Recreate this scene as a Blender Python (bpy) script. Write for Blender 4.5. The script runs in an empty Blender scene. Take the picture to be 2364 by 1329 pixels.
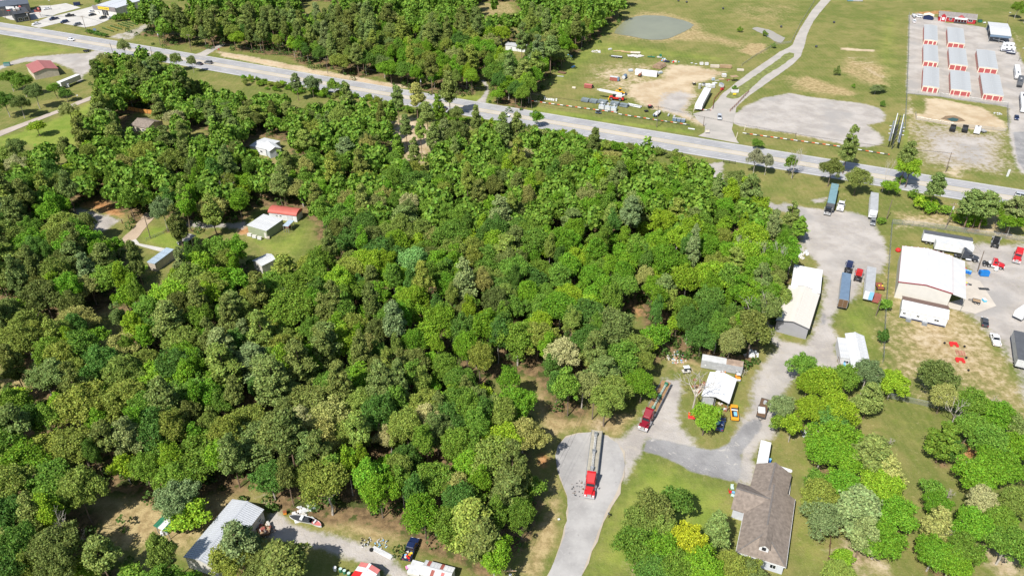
import bpy, bmesh, math, random
import numpy as np
from mathutils import Vector, Matrix

sc = bpy.context.scene
COL = sc.collection
# ------------------------------------------------------------------ camera, sky, sun, exposure
CAM_H, PITCH, FPX, CX, CY = 135.0, math.radians(34), 1786.0, 1182.0, 664.5
cam = bpy.data.cameras.new('camera')
cam.sensor_width = 36.0
cam.lens = 36.0 * FPX / 2364.0
cam.clip_start = 1.0
cam.clip_end = 9000
cam_o = bpy.data.objects.new('camera', cam)
COL.objects.link(cam_o)
cam_o.location = (0, 0, CAM_H)
cam_o.rotation_euler = (math.pi / 2 - PITCH, 0, 0)
sc.camera = cam_o

SUN_EL, SUN_AZ = math.radians(50), math.radians(216)   # bearing of the sun, clockwise from +Y
w = bpy.data.worlds.new('World')
sc.world = w
w.use_nodes = True
wn = w.node_tree.nodes
bg = wn['Background']
sky = wn.new('ShaderNodeTexSky')
sky.sky_type = 'NISHITA'
sky.sun_disc = False
sky.sun_elevation = SUN_EL
sky.sun_rotation = SUN_AZ
w.node_tree.links.new(sky.outputs[0], bg.inputs[0])
bg.inputs[1].default_value = 0.085
sl = bpy.data.lights.new('sun', 'SUN')
sl.energy = 4.6
sl.angle = math.radians(0.5)
sl.color = (1.0, 0.955, 0.88)
so = bpy.data.objects.new('sun', sl)
COL.objects.link(so)
sd = Vector((math.sin(SUN_AZ) * math.cos(SUN_EL), math.cos(SUN_AZ) * math.cos(SUN_EL), math.sin(SUN_EL)))
so.rotation_euler = sd.to_track_quat('Z', 'Y').to_euler()
so.location = sd * 400
sc.view_settings.view_transform = 'Standard'
sc.view_settings.look = 'None'
sc.view_settings.gamma = 1.0
sc.view_settings.use_curve_mapping = False
sc.view_settings.exposure = 0.62
try:
 sc.cycles.max_bounces = 6
 sc.cycles.diffuse_bounces = 3
 sc.cycles.glossy_bounces = 2
 sc.cycles.transmission_bounces = 3
 sc.cycles.transparent_max_bounces = 8
except Exception:
 pass

# ------------------------------------------------------------------ places on the ground
SP, CP = math.sin(PITCH), math.cos(PITCH)

def at(x, y, h=0.0):
 """the point of the world at height h that the photograph shows at pixel x, y"""
 u = (x - CX) / FPX
 v = (y - CY) / FPX
 t = (CAM_H - h) / (SP + v * CP)
 return Vector((u * t, (CP - v * SP) * t, h))

def px_of(X, Y, Z):
 zc = Y * CP - (Z - CAM_H) * SP
 yc = -Y * SP - (Z - CAM_H) * CP
 return CX + FPX * X / zc, CY + FPX * yc / zc

def scale_at(y):
 return (y + 540.0) * 0.829 / CAM_H     # photograph pixels per metre on the ground

def height_of(bx, by, ty):
 """height of an upright thing whose foot is at bx, by and whose top shows at row ty"""
 b = at(bx, by)
 lo, hi = 0.1, 60.0
 for _ in range(40):
  m = (lo + hi) / 2
  if px_of(b.x, b.y, m)[1] > ty:
   lo = m
  else:
   hi = m
 return lo

def heading(a, b):
 d = Vector(b) - Vector(a)
 return math.atan2(d.y, d.x)

# ------------------------------------------------------------------ materials
MATS = {}

def mat(key, col, rough=0.7, metal=0.0, var=0.12, scale=1.5, objcol=False, spec=0.3, bump=0.0, emit=0.0):
 if key in MATS:
  return MATS[key]
 m = bpy.data.materials.new(key)
 m.use_nodes = True
 nt = m.node_tree
 b = nt.nodes['Principled BSDF']
 b.inputs['Roughness'].default_value = rough
 b.inputs['Metallic'].default_value = metal
 b.inputs['Specular IOR Level'].default_value = spec
 tc = nt.nodes.new('ShaderNodeTexCoord')
 nz = nt.nodes.new('ShaderNodeTexNoise')
 nz.inputs['Scale'].default_value = scale
 nz.inputs['Detail'].default_value = 4
 nt.links.new(tc.outputs['Object'], nz.inputs['Vector'])
 mr = nt.nodes.new('ShaderNodeMapRange')
 mr.inputs[1].default_value = 0.3
 mr.inputs[2].default_value = 0.7
 mr.inputs[3].default_value = 1 - var
 mr.inputs[4].default_value = 1 + var * 0.6
 nt.links.new(nz.outputs[0], mr.inputs[0])
 mx = nt.nodes.new('ShaderNodeVectorMath')
 mx.operation = 'SCALE'
 if objcol:
  oi = nt.nodes.new('ShaderNodeObjectInfo')
  nt.links.new(oi.outputs['Color'], mx.inputs[0])
 else:
  mx.inputs[0].default_value = col[:3]
 nt.links.new(mr.outputs[0], mx.inputs['Scale'])
 nt.links.new(mx.outputs[0], b.inputs['Base Color'])
 if bump:
  bp = nt.nodes.new('ShaderNodeBump')
  bp.inputs['Strength'].default_value = bump
  nt.links.new(nz.outputs[0], bp.inputs['Height'])
  nt.links.new(bp.outputs[0], b.inputs['Normal'])
 MATS[key] = m
 return m

def P(name, rough=0.55):
 """plain paint / plastic colours by name"""
 c = dict(white=(.62, .63, .64), offwhite=(.55, .53, .49), cream=(.62, .56, .46), beige=(.5, .44, .36), tan=(.46, .40, .33),
             grey=(.36, .37, .38), lightgrey=(.52, .53, .54), darkgrey=(.09, .095, .105), black=(.018, .018, .02), charcoal=(.045, .05, .058),
             red=(.62, .025, .025), darkred=(.26, .015, .025), brick=(.30, .095, .075), umber=(.17, .11, .09), paleblue=(.36, .44, .52), navy=(.012, .022, .07), blue=(.02, .16, .55),
             lightblue=(.2, .45, .7), teal=(.16, .27, .30), steelblue=(.13, .19, .27), green=(.03, .16, .09), sage=(.27, .31, .2),
             yellow=(.75, .55, .04), orange=(.72, .26, .03), rust=(.25, .09, .045), brown=(.14, .085, .05), wood=(.36, .25, .15),
             pine=(.5, .36, .2), silver=(.6, .61, .62), pink=(.75, .25, .45), galv=(.42, .44, .46), tire=(.02, .02, .021),
             unitred=(.36, .085, .085), trimcream=(.7, .62, .5), rose=(.5, .16, .15), mint=(.45, .58, .52), cyan=(.1, .5, .75))[name]
 met = 0.7 if name in ('silver', 'galv') else 0.0
 return mat('paint_' + name, c, 0.45 if met else rough, met, 0.14, 0.9)

GLASS = lambda: mat('dark_glass', (.012, .016, .022), 0.08, 0, 0.05, 1, spec=0.8)
PAINT = lambda: mat('body_paint', (1, 1, 1), 0.28, 0, 0.05, 0.6, objcol=True, spec=0.6)
TYRE = lambda: mat('tyre_rubber', (.018, .018, .019), 0.85, 0, 0.2, 5)
RIM = lambda: mat('alloy_rim', (.55, .56, .58), 0.35, 0.8, 0.05, 2)

# ------------------------------------------------------------------ mesh helpers
class MB:
 def __init__(self):
  self.v, self.f, self.m = [], [], []

 def add(self, vs, fs, mi=0):
  o = len(self.v)
  self.v += [tuple(p) for p in vs]
  self.f += [tuple(i + o for i in q) for q in fs]
  self.m += [mi] * len(fs)
  return self

 def box(self, x0, x1, y0, y1, z0, z1, mi=0):
  vs = [(x0, y0, z0), (x1, y0, z0), (x1, y1, z0), (x0, y1, z0), (x0, y0, z1), (x1, y0, z1), (x1, y1, z1), (x0, y1, z1)]
  return self.add(vs, [(0, 3, 2, 1), (4, 5, 6, 7), (0, 1, 5, 4), (1, 2, 6, 5), (2, 3, 7, 6), (3, 0, 4, 7)], mi)

 def bar(self, p, q, w, h, mi=0):
  p, q = Vector(p), Vector(q)
  d = (q - p).normalized()
  s = d.cross(Vector((0, 0, 1)))
  if s.length < 1e-4:
   s = Vector((1, 0, 0))
  s.normalize()
  u = s.cross(d)
  s *= w / 2
  u *= h / 2
  vs = [p - s - u, p + s - u, p + s + u, p - s + u, q - s - u, q + s - u, q + s + u, q - s + u]
  return self.add(vs, [(0, 1, 2, 3), (7, 6, 5, 4), (1, 0, 4, 5), (2, 1, 5, 6), (3, 2, 6, 7), (0, 3, 7, 4)], mi)

 def tube(self, p, q, r0, r1=None, n=7, mi=0, caps=True):
  if r1 is None:
   r1 = r0
  p, q = Vector(p), Vector(q)
  d = (q - p).normalized()
  s = d.orthogonal().normalized()
  u = d.cross(s)
  vs = []
  for k in range(n):
   a = 2 * math.pi * k / n
   vs.append(p + (s * math.cos(a) + u * math.sin(a)) * r0)
  for k in range(n):
   a = 2 * math.pi * k / n
   vs.append(q + (s * math.cos(a) + u * math.sin(a)) * r1)
  fs = [(k, (k + 1) % n, n + (k + 1) % n, n + k) for k in range(n)]
  if caps:
   fs += [tuple(range(n - 1, -1, -1)), tuple(range(n, 2 * n))]
  return self.add(vs, fs, mi)

 def poly(self, pts, mi=0):
  return self.add(pts, [tuple(range(len(pts)))], mi)

 def extr(self, prof, a, b, axis='y', mi=0, inset=0.0):
  """a profile in (x,z) swept along y (axis 'y') or in (y,z) swept along x"""
  n = len(prof)
  P0, P1 = [], []
  for (s, z) in prof:
   P0.append((s, a, z) if axis == 'y' else (a, s, z))
   P1.append((s, b, z) if axis == 'y' else (b, s, z))
  fs = [(k, (k + 1) % n, n + (k + 1) % n, n + k) for k in range(n)]
  fs += [tuple(range(n - 1, -1, -1)), tuple(range(n, 2 * n))]
  return self.add(P0 + P1, fs, mi)

 def sphere(self, c, r, n=8, mi=0, sz=1.0):
  vs, fs = [(c[0], c[1], c[2] - r * sz)], []
  m = n // 2
  for i in range(1, m):
   t = math.pi * i / m
   for k in range(n):
    a = 2 * math.pi * k / n
    vs.append((c[0] + r * math.sin(t) * math.cos(a), c[1] + r * math.sin(t) * math.sin(a), c[2] - r * sz * math.cos(t)))
  vs.append((c[0], c[1], c[2] + r * sz))
  for k in range(n):
   fs.append((0, 1 + (k + 1) % n, 1 + k))
  for i in range(m - 2):
   for k in range(n):
    a0 = 1 + i * n + k
    a1 = 1 + i * n + (k + 1) % n
    fs.append((a0, a1, a1 + n, a0 + n))
  L = len(vs) - 1
  for k in range(n):
   fs.append((L, L - n + k, L - n + (k + 1) % n))
  return self.add(vs, fs, mi)

 def mesh(self, name, mats):
  me = bpy.data.meshes.new(name)
  me.from_pydata(self.v, [], self.f)
  for m in (mats if isinstance(mats, (list, tuple)) else [mats]):
   me.materials.append(m)
  if any(self.m):
   me.polygons.foreach_set('material_index', self.m)
  bm = bmesh.new()
  bm.from_mesh(me)
  bmesh.ops.recalc_face_normals(bm, faces=bm.faces)
  bm.to_mesh(me)
  bm.free()
  return me

 def build(self, name, mats, parent=None, loc=None, rz=0.0, bevel=0.0, color=None):
  o = put(name, self.mesh(name, mats), parent, loc, rz, color)
  if bevel:
   b = o.modifiers.new('bevel', 'BEVEL')
   b.width = bevel
   b.segments = 2
   b.limit_method = 'ANGLE'
  return o

def put(name, me, parent=None, loc=None, rz=0.0, color=None):
 o = bpy.data.objects.new(name, me)
 COL.objects.link(o)
 if parent is not None:
  o.parent = parent
 if loc is not None:
  o.location = loc
 if rz:
  o.rotation_euler = (0, 0, rz)
 if color is not None:
  o.color = (*color[:3], 1)
 return o

def tag(o, label, cat, group=None):
 o['label'] = label
 o['category'] = cat
 if group:
  o['group'] = group
 return o

def thing(name, label, cat, loc=(0, 0, 0), rz=0.0, group=None):
 o = bpy.data.objects.new(name, None)
 COL.objects.link(o)
 o.empty_display_size = 0.3
 o.location = loc
 o.rotation_euler = (0, 0, rz)
 return tag(o, label, cat, group)

def struct(o, kind='structure'):
 o['kind'] = kind
 return o

CHILD = {}
def dup(root, loc=None, rz=None, label=None, group=None, color=None, name=None):
 """a copy of a thing with copies of its parts and sub-parts"""
 kids = {}
 r = root.copy()
 COL.objects.link(r)
 if loc is not None:
  r.location = loc
 if rz is not None:
  r.rotation_euler = (0, 0, rz)
 if label:
  r['label'] = label
 if group:
  r['group'] = group
 for ch in root.children:
  c = ch.copy()
  COL.objects.link(c)
  c.parent = r
  if color is not None:
   c.color = (*color, 1)
  for g in ch.children:
   d = g.copy()
   COL.objects.link(d)
   d.parent = c
 return r

def inside(px, py, poly):
 """vectorised point-in-polygon; px, py arrays"""
 px = np.asarray(px, float)
 py = np.asarray(py, float)
 r = np.zeros(px.shape, bool)
 n = len(poly)
 for i in range(n):
  x0, y0 = poly[i][0], poly[i][1]
  x1, y1 = poly[(i + 1) % n][0], poly[(i + 1) % n][1]
  if y0 == y1:
   continue
  c = ((y0 > py) != (y1 > py)) & (px < (x1 - x0) * (py - y0) / (y1 - y0) + x0)
  r ^= c
 return r

def sdist(px, py, poly):
 """signed distance (positive inside)"""
 d = np.full(px.shape, 1e9)
 n = len(poly)
 for i in range(n):
  x0, y0 = poly[i][0], poly[i][1]
  x1, y1 = poly[(i + 1) % n][0], poly[(i + 1) % n][1]
  dx, dy = x1 - x0, y1 - y0
  L = dx * dx + dy * dy + 1e-9
  t = np.clip(((px - x0) * dx + (py - y0) * dy) / L, 0, 1)
  d = np.minimum(d, np.hypot(px - x0 - t * dx, py - y0 - t * dy))
 return np.where(inside(px, py, poly), d, -d)

def W(poly, h=0.0):
 return [tuple(at(x, y, h))[:2] for x, y in poly]
# ------------------------------------------------------------------ the ground
ROAD_LEFT = [(1600, 263), (1625, 256), (1640, 250), (1652, 236), (1668, 216), (1681, 207), (1699, 191), (1730, 168), (1758, 149), (1780, 134), (1800, 120),
             (1823, 109), (1830, 103), (1838, 84), (1848, 66), (1859, 48), (1874, 25), (1897, -2), (1905, -14), (1932, -14), (1920, -2), (1892, 31), (1877, 51),
             (1864, 78), (1857, 107), (1848, 131), (1830, 149), (1800, 171), (1764, 197), (1727, 223), (1700, 247), (1698, 262), (1692, 282), (1690, 300), (1698, 318), (1706, 331),
             (1612, 314), (1626, 306), (1628, 292), (1612, 280)]
ISLAND = [(1676, 225), (1689, 208), (1712, 197), (1764, 161), (1800, 135.5), (1812, 125), (1823, 121.5), (1834, 124), (1832, 132), (1802, 153.5), (1764, 176.5), (1725, 212), (1706, 227), (1690, 229)]
OVAL = [(1699, 262), (1724, 245.6), (1763, 228), (1792, 222), (1823, 216), (1871, 225), (1923, 231.6), (1989, 239), (2027, 249.5), (2042, 266), (2035, 281), (2000, 288),
  (2035, 315), (2034, 330), (2000, 340), (1943, 331), (1841, 309), (1764, 299), (1720, 292), (1692, 284)]
EQUIP = [(1456, 194), (1500, 186), (1528, 182), (1536, 165), (1540, 148), (1600, 152), (1640, 160), (1676, 167), (1640, 184), (1602, 194), (1607, 222), (1596, 236), (1586, 256), (1600, 268), (1628, 280), (1626, 290),
         (1580, 275), (1538, 258), (1500, 250), (1470, 232), (1443, 217)]
EQUIP_CORE = [(1530, 214), (1570, 208), (1604, 218), (1600, 234), (1586, 254), (1606, 268), (1626, 284), (1578, 268), (1538, 258), (1510, 244)]
EQUIP_WIDE = [(1360, 140), (1420, 143), (1475, 138), (1536, 150), (1530, 250), (1470, 246), (1440, 228), (1400, 216), (1370, 205), (1340, 180)]
STORAGE = [(2099, 36), (2120, 31), (2160, 40), (2180, 52), (2255, 60), (2285, 66), (2338, 88), (2345, 110), (2364, 150), (2420, 190), (2420, 420), (2364, 402), (2346, 382), (2331, 318), (2330, 250), (2318, 246), (2240, 234), (2160, 222), (2094, 215)]
PIT = [(2138, 228), (2170, 228), (2215, 237), (2262, 246), (2290, 262), (2318, 280), (2322, 302), (2270, 303), (2200, 291), (2112, 276), (2112, 263), (2136, 262)]
PITWATER = [(2172, 274), (2183, 268), (2205, 267), (2222, 274), (2230, 280), (2205, 282), (2186, 277)]
ROUGH = [(2098, 235), (2112, 262), (2112, 276), (2200, 292), (2322, 304), (2332, 330), (2345, 385), (2330, 404), (2240, 398), (2180, 392), (2120, 372), (2104, 340), (2098, 300)]
SANDPATH = [(2094, 215), (2104, 222), (2108, 262), (2106, 310), (2098, 345), (2094, 345), (2098, 300), (2097, 250)]
YARD = [(1800, 478), (1815, 470), (1842, 478), (1880, 482), (1905, 487), (1950, 489), (1975, 492), (2005, 502), (2025, 535), (2042, 565), (2045, 600), (2032, 628), (2005, 640), (1985, 655), (1970, 690),
  (1936, 705), (1922, 722), (1914, 750), (1926, 780), (1930, 812), (1942, 856), (1925, 876), (1880, 866), (1850, 858), (1822, 882), (1806, 910), (1798, 950), (1792, 990),
  (1780, 1008), (1752, 1012), (1742, 1040), (1738, 1070), (1742, 1110), (1708, 1114), (1712, 1073), (1714, 1040), (1700, 1000), (1728, 960), (1740, 930), (1740, 890), (1752, 862), (1776, 832), (1800, 800), (1768, 778), (1782, 748),
  (1795, 790), (1860, 800), (1885, 760), (1902, 712), (1908, 668), (1910, 640), (1880, 610), (1850, 600), (1862, 575), (1852, 540), (1838, 505)]
YARD_HOLE = [(1848, 588), (1876, 592), (1890, 606), (1862, 614), (1846, 606)]
REDDIRT = [(1795, 840), (1815, 805), (1838, 812), (1830, 835), (1808, 870), (1790, 868)]
APRON = [(1768, 738), (1782, 748), (1792, 782), (1862, 798), (1880, 790), (1878, 806), (1840, 812), (1790, 795), (1765, 776)]
NEYARD = [(2226, 566), (2262, 556), (2300, 562), (2364, 560), (2440, 560), (2440, 930), (2364, 930), (2352, 880), (2320, 822), (2290, 780), (2250, 740), (2216, 716), (2192, 708), (2222, 690), (2226, 640)]
CONCPAD = [(2222, 640), (2262, 648), (2300, 706), (2252, 724), (2194, 712), (2180, 700), (2222, 690)]
ASPH = [(1494, 1009.5), (1525, 1013), (1566, 1022), (1614, 1033), (1645, 1037.6), (1678, 1025), (1690, 1010), (1701, 996), (1720, 975), (1745, 962), (1762, 975), (1756, 992), (1732, 1020), (1714, 1042), (1711, 1075), (1706, 1112), (1681, 1110), (1635, 1099), (1599, 1089), (1558, 1066), (1520, 1050), (1482, 1043), (1486, 1024)]
CONN = [(1418, 1018), (1440, 1012), (1462, 990), (1492, 960), (1520, 905), (1536, 876), (1566, 876), (1570, 912), (1558, 950), (1565, 985), (1590, 1012), (1600, 1028), (1566, 1024), (1525, 1015), (1494, 1011), (1486, 1026), (1480, 1046), (1462, 1062), (1450, 1085), (1441, 1110), (1444, 1070), (1438, 1042)]
STREET = [(1152, 1600), (1264, 1329), (1284.4, 1283), (1302, 1235), (1311, 1181), (1309, 1142.5), (1300, 1117), (1288, 1086), (1282, 1050), (1288, 1027), (1305, 1009.5), (1333, 1000), (1366, 997),
          (1400, 1006), (1425, 1022), (1439, 1045), (1442, 1073), (1438, 1096.5), (1425, 1135), (1405, 1168), (1389, 1206.5), (1374, 1245), (1353.5, 1296), (1343, 1329), (1264, 1600)]
HAY = [(1212, 830), (1236, 836), (1256, 856), (1262, 900), (1290, 950), (1340, 958), (1420, 950), (1470, 940), (1480, 960), (1452, 992), (1430, 1014), (1366, 992), (1330, 996), (1298, 1008), (1278, 1030), (1273, 1060), (1290, 1110),
       (1304, 1150), (1302, 1200), (1290, 1250), (1256, 1340), (1185, 1340), (1215, 1250), (1255, 1160), (1272, 1100), (1262, 1020), (1236, 960), (1226, 890)]
HAY2 = [(720, 1185), (780, 1165), (830, 1150), (890, 1190), (940, 1225), (960, 1240), (900, 1250), (860, 1262), (800, 1238), (740, 1215)]
DRIVE_SW = [(600, 1235), (615, 1219), (622, 1190), (640, 1178), (677, 1209), (723, 1222), (770, 1235), (810, 1245), (856, 1263), (907, 1288), (945, 1330), (960, 1400), (915, 1400), (903, 1330), (880, 1316), (846, 1301), (779, 1278), (720, 1262), (682, 1255), (640, 1246)]
LOT_W = [(164, 478), (194, 481), (238, 494), (284, 506), (262, 522), (238, 536), (208, 530), (196, 512), (170, 498)]
MULCH = [(176, 470), (205, 462), (232, 452), (262, 466), (276, 482), (290, 496), (284, 506), (238, 494), (194, 480)]
ROAD_W = [(366, 470), (382, 478), (366, 494), (350, 510), (330, 532), (314, 551), (288, 561), (262, 572), (228, 592), (212, 612), (196, 606), (218, 584), (250, 566), (282, 552), (306, 527), (338, 489)]
WALK = [(294, 558), (314, 552), (322, 562), (384, 574), (398, 578), (392, 586), (378, 583), (327, 569)]
DRIVE_G = [(404, 510), (436, 507), (470, 512), (540, 514), (566, 508), (574, 516), (560, 530), (520, 526), (470, 526), (430, 524), (400, 522)]
LANE_NW = [(-60, 326), (0, 302), (60, 281), (141, 251), (179, 234), (214, 221), (240, 211), (244, 216), (214, 229), (189, 239), (141, 258.5), (60, 290), (0, 315), (-60, 340)]
CHURCH = [(-20, 162), (15, 145), (59, 132), (100, 129), (143, 125), (200, 123), (218, 117), (240, 116), (262, 121), (238, 128), (226, 138), (221, 150), (205, 163), (192, 176), (188, 188), (176, 190), (180, 176), (166, 160), (140, 150), (122, 144), (60, 143), (20, 152), (-20, 170)]
LOT_A = [(5, 39), (24, 30), (45, 30), (67, 28), (80, 21), (91, 14), (119, 13), (152, 8), (187, 18), (160, 25), (134, 32), (118, 38), (95, 42), (71, 48), (45, 49), (24, 46)]
LOT_B = [(71, 60), (92, 48), (112, 40), (149, 32), (214, 15), (240, 20), (271, 38), (220, 59.5), (195, 64), (137, 53.5), (110, 60), (90, 65)]
SIDE_N = [(436, 130), (462, 122), (486, 110), (512, 100), (522, 103), (496, 116), (474, 130), (478, 136), (440, 134)]
DRIVE_N = [(1092, 240), (1110, 226), (1122, 208), (1118, 196), (1110, 186), (1118, 184), (1128, 198), (1130, 210), (1124, 226), (1122, 242), (1108, 246)]
NURSERY = [(246, 88), (262, 80), (290, 72), (330, 56), (350, 54), (344, 70), (320, 84), (300, 96), (270, 92)]
BANK_N = [(500, 118), (560, 127), (620, 138), (700, 154), (780, 170), (860, 184), (930, 196), (950, 204), (900, 205), (820, 190), (740, 174), (640, 156), (560, 140), (510, 130)]
POND = [(1417.5, 77), (1422, 68), (1430, 59), (1442, 49), (1456, 42), (1470, 38), (1487, 36), (1510, 36), (1530, 37), (1556, 42), (1576, 47), (1592, 52), (1602, 58), (1594, 66), (1579, 74), (1562, 82), (1543, 89.6), (1528, 92), (1515, 92.6), (1498, 92), (1481, 89.6), (1455, 84), (1430, 80.6)]
POND_RING = [(1398, 82), (1412, 58), (1440, 34), (1480, 22), (1540, 26), (1590, 40), (1632, 56), (1640, 76), (1700, 88), (1730, 100), (1740, 118), (1690, 112), (1640, 100), (1590, 98), (1520, 102), (1440, 92)]
POND2 = [(1736, 67), (1740, 64), (1748, 63), (1762, 66), (1776, 69), (1797, 80), (1813, 88), (1808, 95), (1802, 100), (1787, 95), (1764, 80), (1748, 73)]
CLEARING = [(900, 280), (930, 262), (985, 280), (1030, 300), (1010, 345), (970, 382), (935, 372), (912, 345), (895, 310)]
LAWN_A = [(1452, 1076), (1470, 1056), (1490, 1048), (1560, 1072), (1640, 1104), (1690, 1116), (1688, 1170), (1704, 1200), (1696, 1300), (1600, 1340), (1345, 1340), (1395, 1200), (1440, 1110)]
LAWN_B = [(1836, 1140), (1850, 1040), (1900, 1010), (1900, 1230), (1925, 1330), (1830, 1340), (1828, 1250)]
LAWN_C = [(2030, 920), (2140, 940), (2210, 1000), (2190, 1100), (2160, 1250), (2150, 1329), (2080, 1329), (2120, 1180), (2100, 1080), (1995, 1000)]
FIELD_NE = [(1660, 0), (1900, 0), (1850, 60), (1840, 110), (1780, 70), (1700, 60), (1640, 40)]
GREEN_V = [(2030, 30), (2085, 40), (2080, 210), (2010, 200), (2010, 110)]
TANFIELD = [(2052, 640), (2240, 720), (2320, 830), (2364, 940), (2364, 990), (2250, 900), (2150, 860), (2110, 900), (2045, 860)]
LAWN_W = [(-10, 318), (60, 300), (140, 268), (230, 225), (235, 245), (180, 330), (168, 345), (110, 358), (60, 335), (-10, 350)]
LAWN_W2 = [(560, 530), (640, 545), (720, 500), (724, 560), (700, 600), (640, 610), (560, 560)]
LAWN_W3 = [(318, 545), (345, 520), (400, 520), (470, 540), (440, 570), (390, 580), (330, 560)]
LAWN_NW = [(-10, 85), (30, 84), (90, 92), (180, 110), (218, 116), (160, 124), (80, 130), (-10, 152)]
LAWN_SW = [(680, 1262), (770, 1282), (850, 1310), (860, 1340), (690, 1340)]
VERGE_N = [(500, 128), (600, 152), (850, 192), (980, 216), (1090, 234), (1200, 255), (1456, 293), (1612, 315), (1600, 300), (1440, 278), (1226, 240), (1140, 222), (950, 200), (850, 184), (600, 146), (500, 122)]

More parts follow.
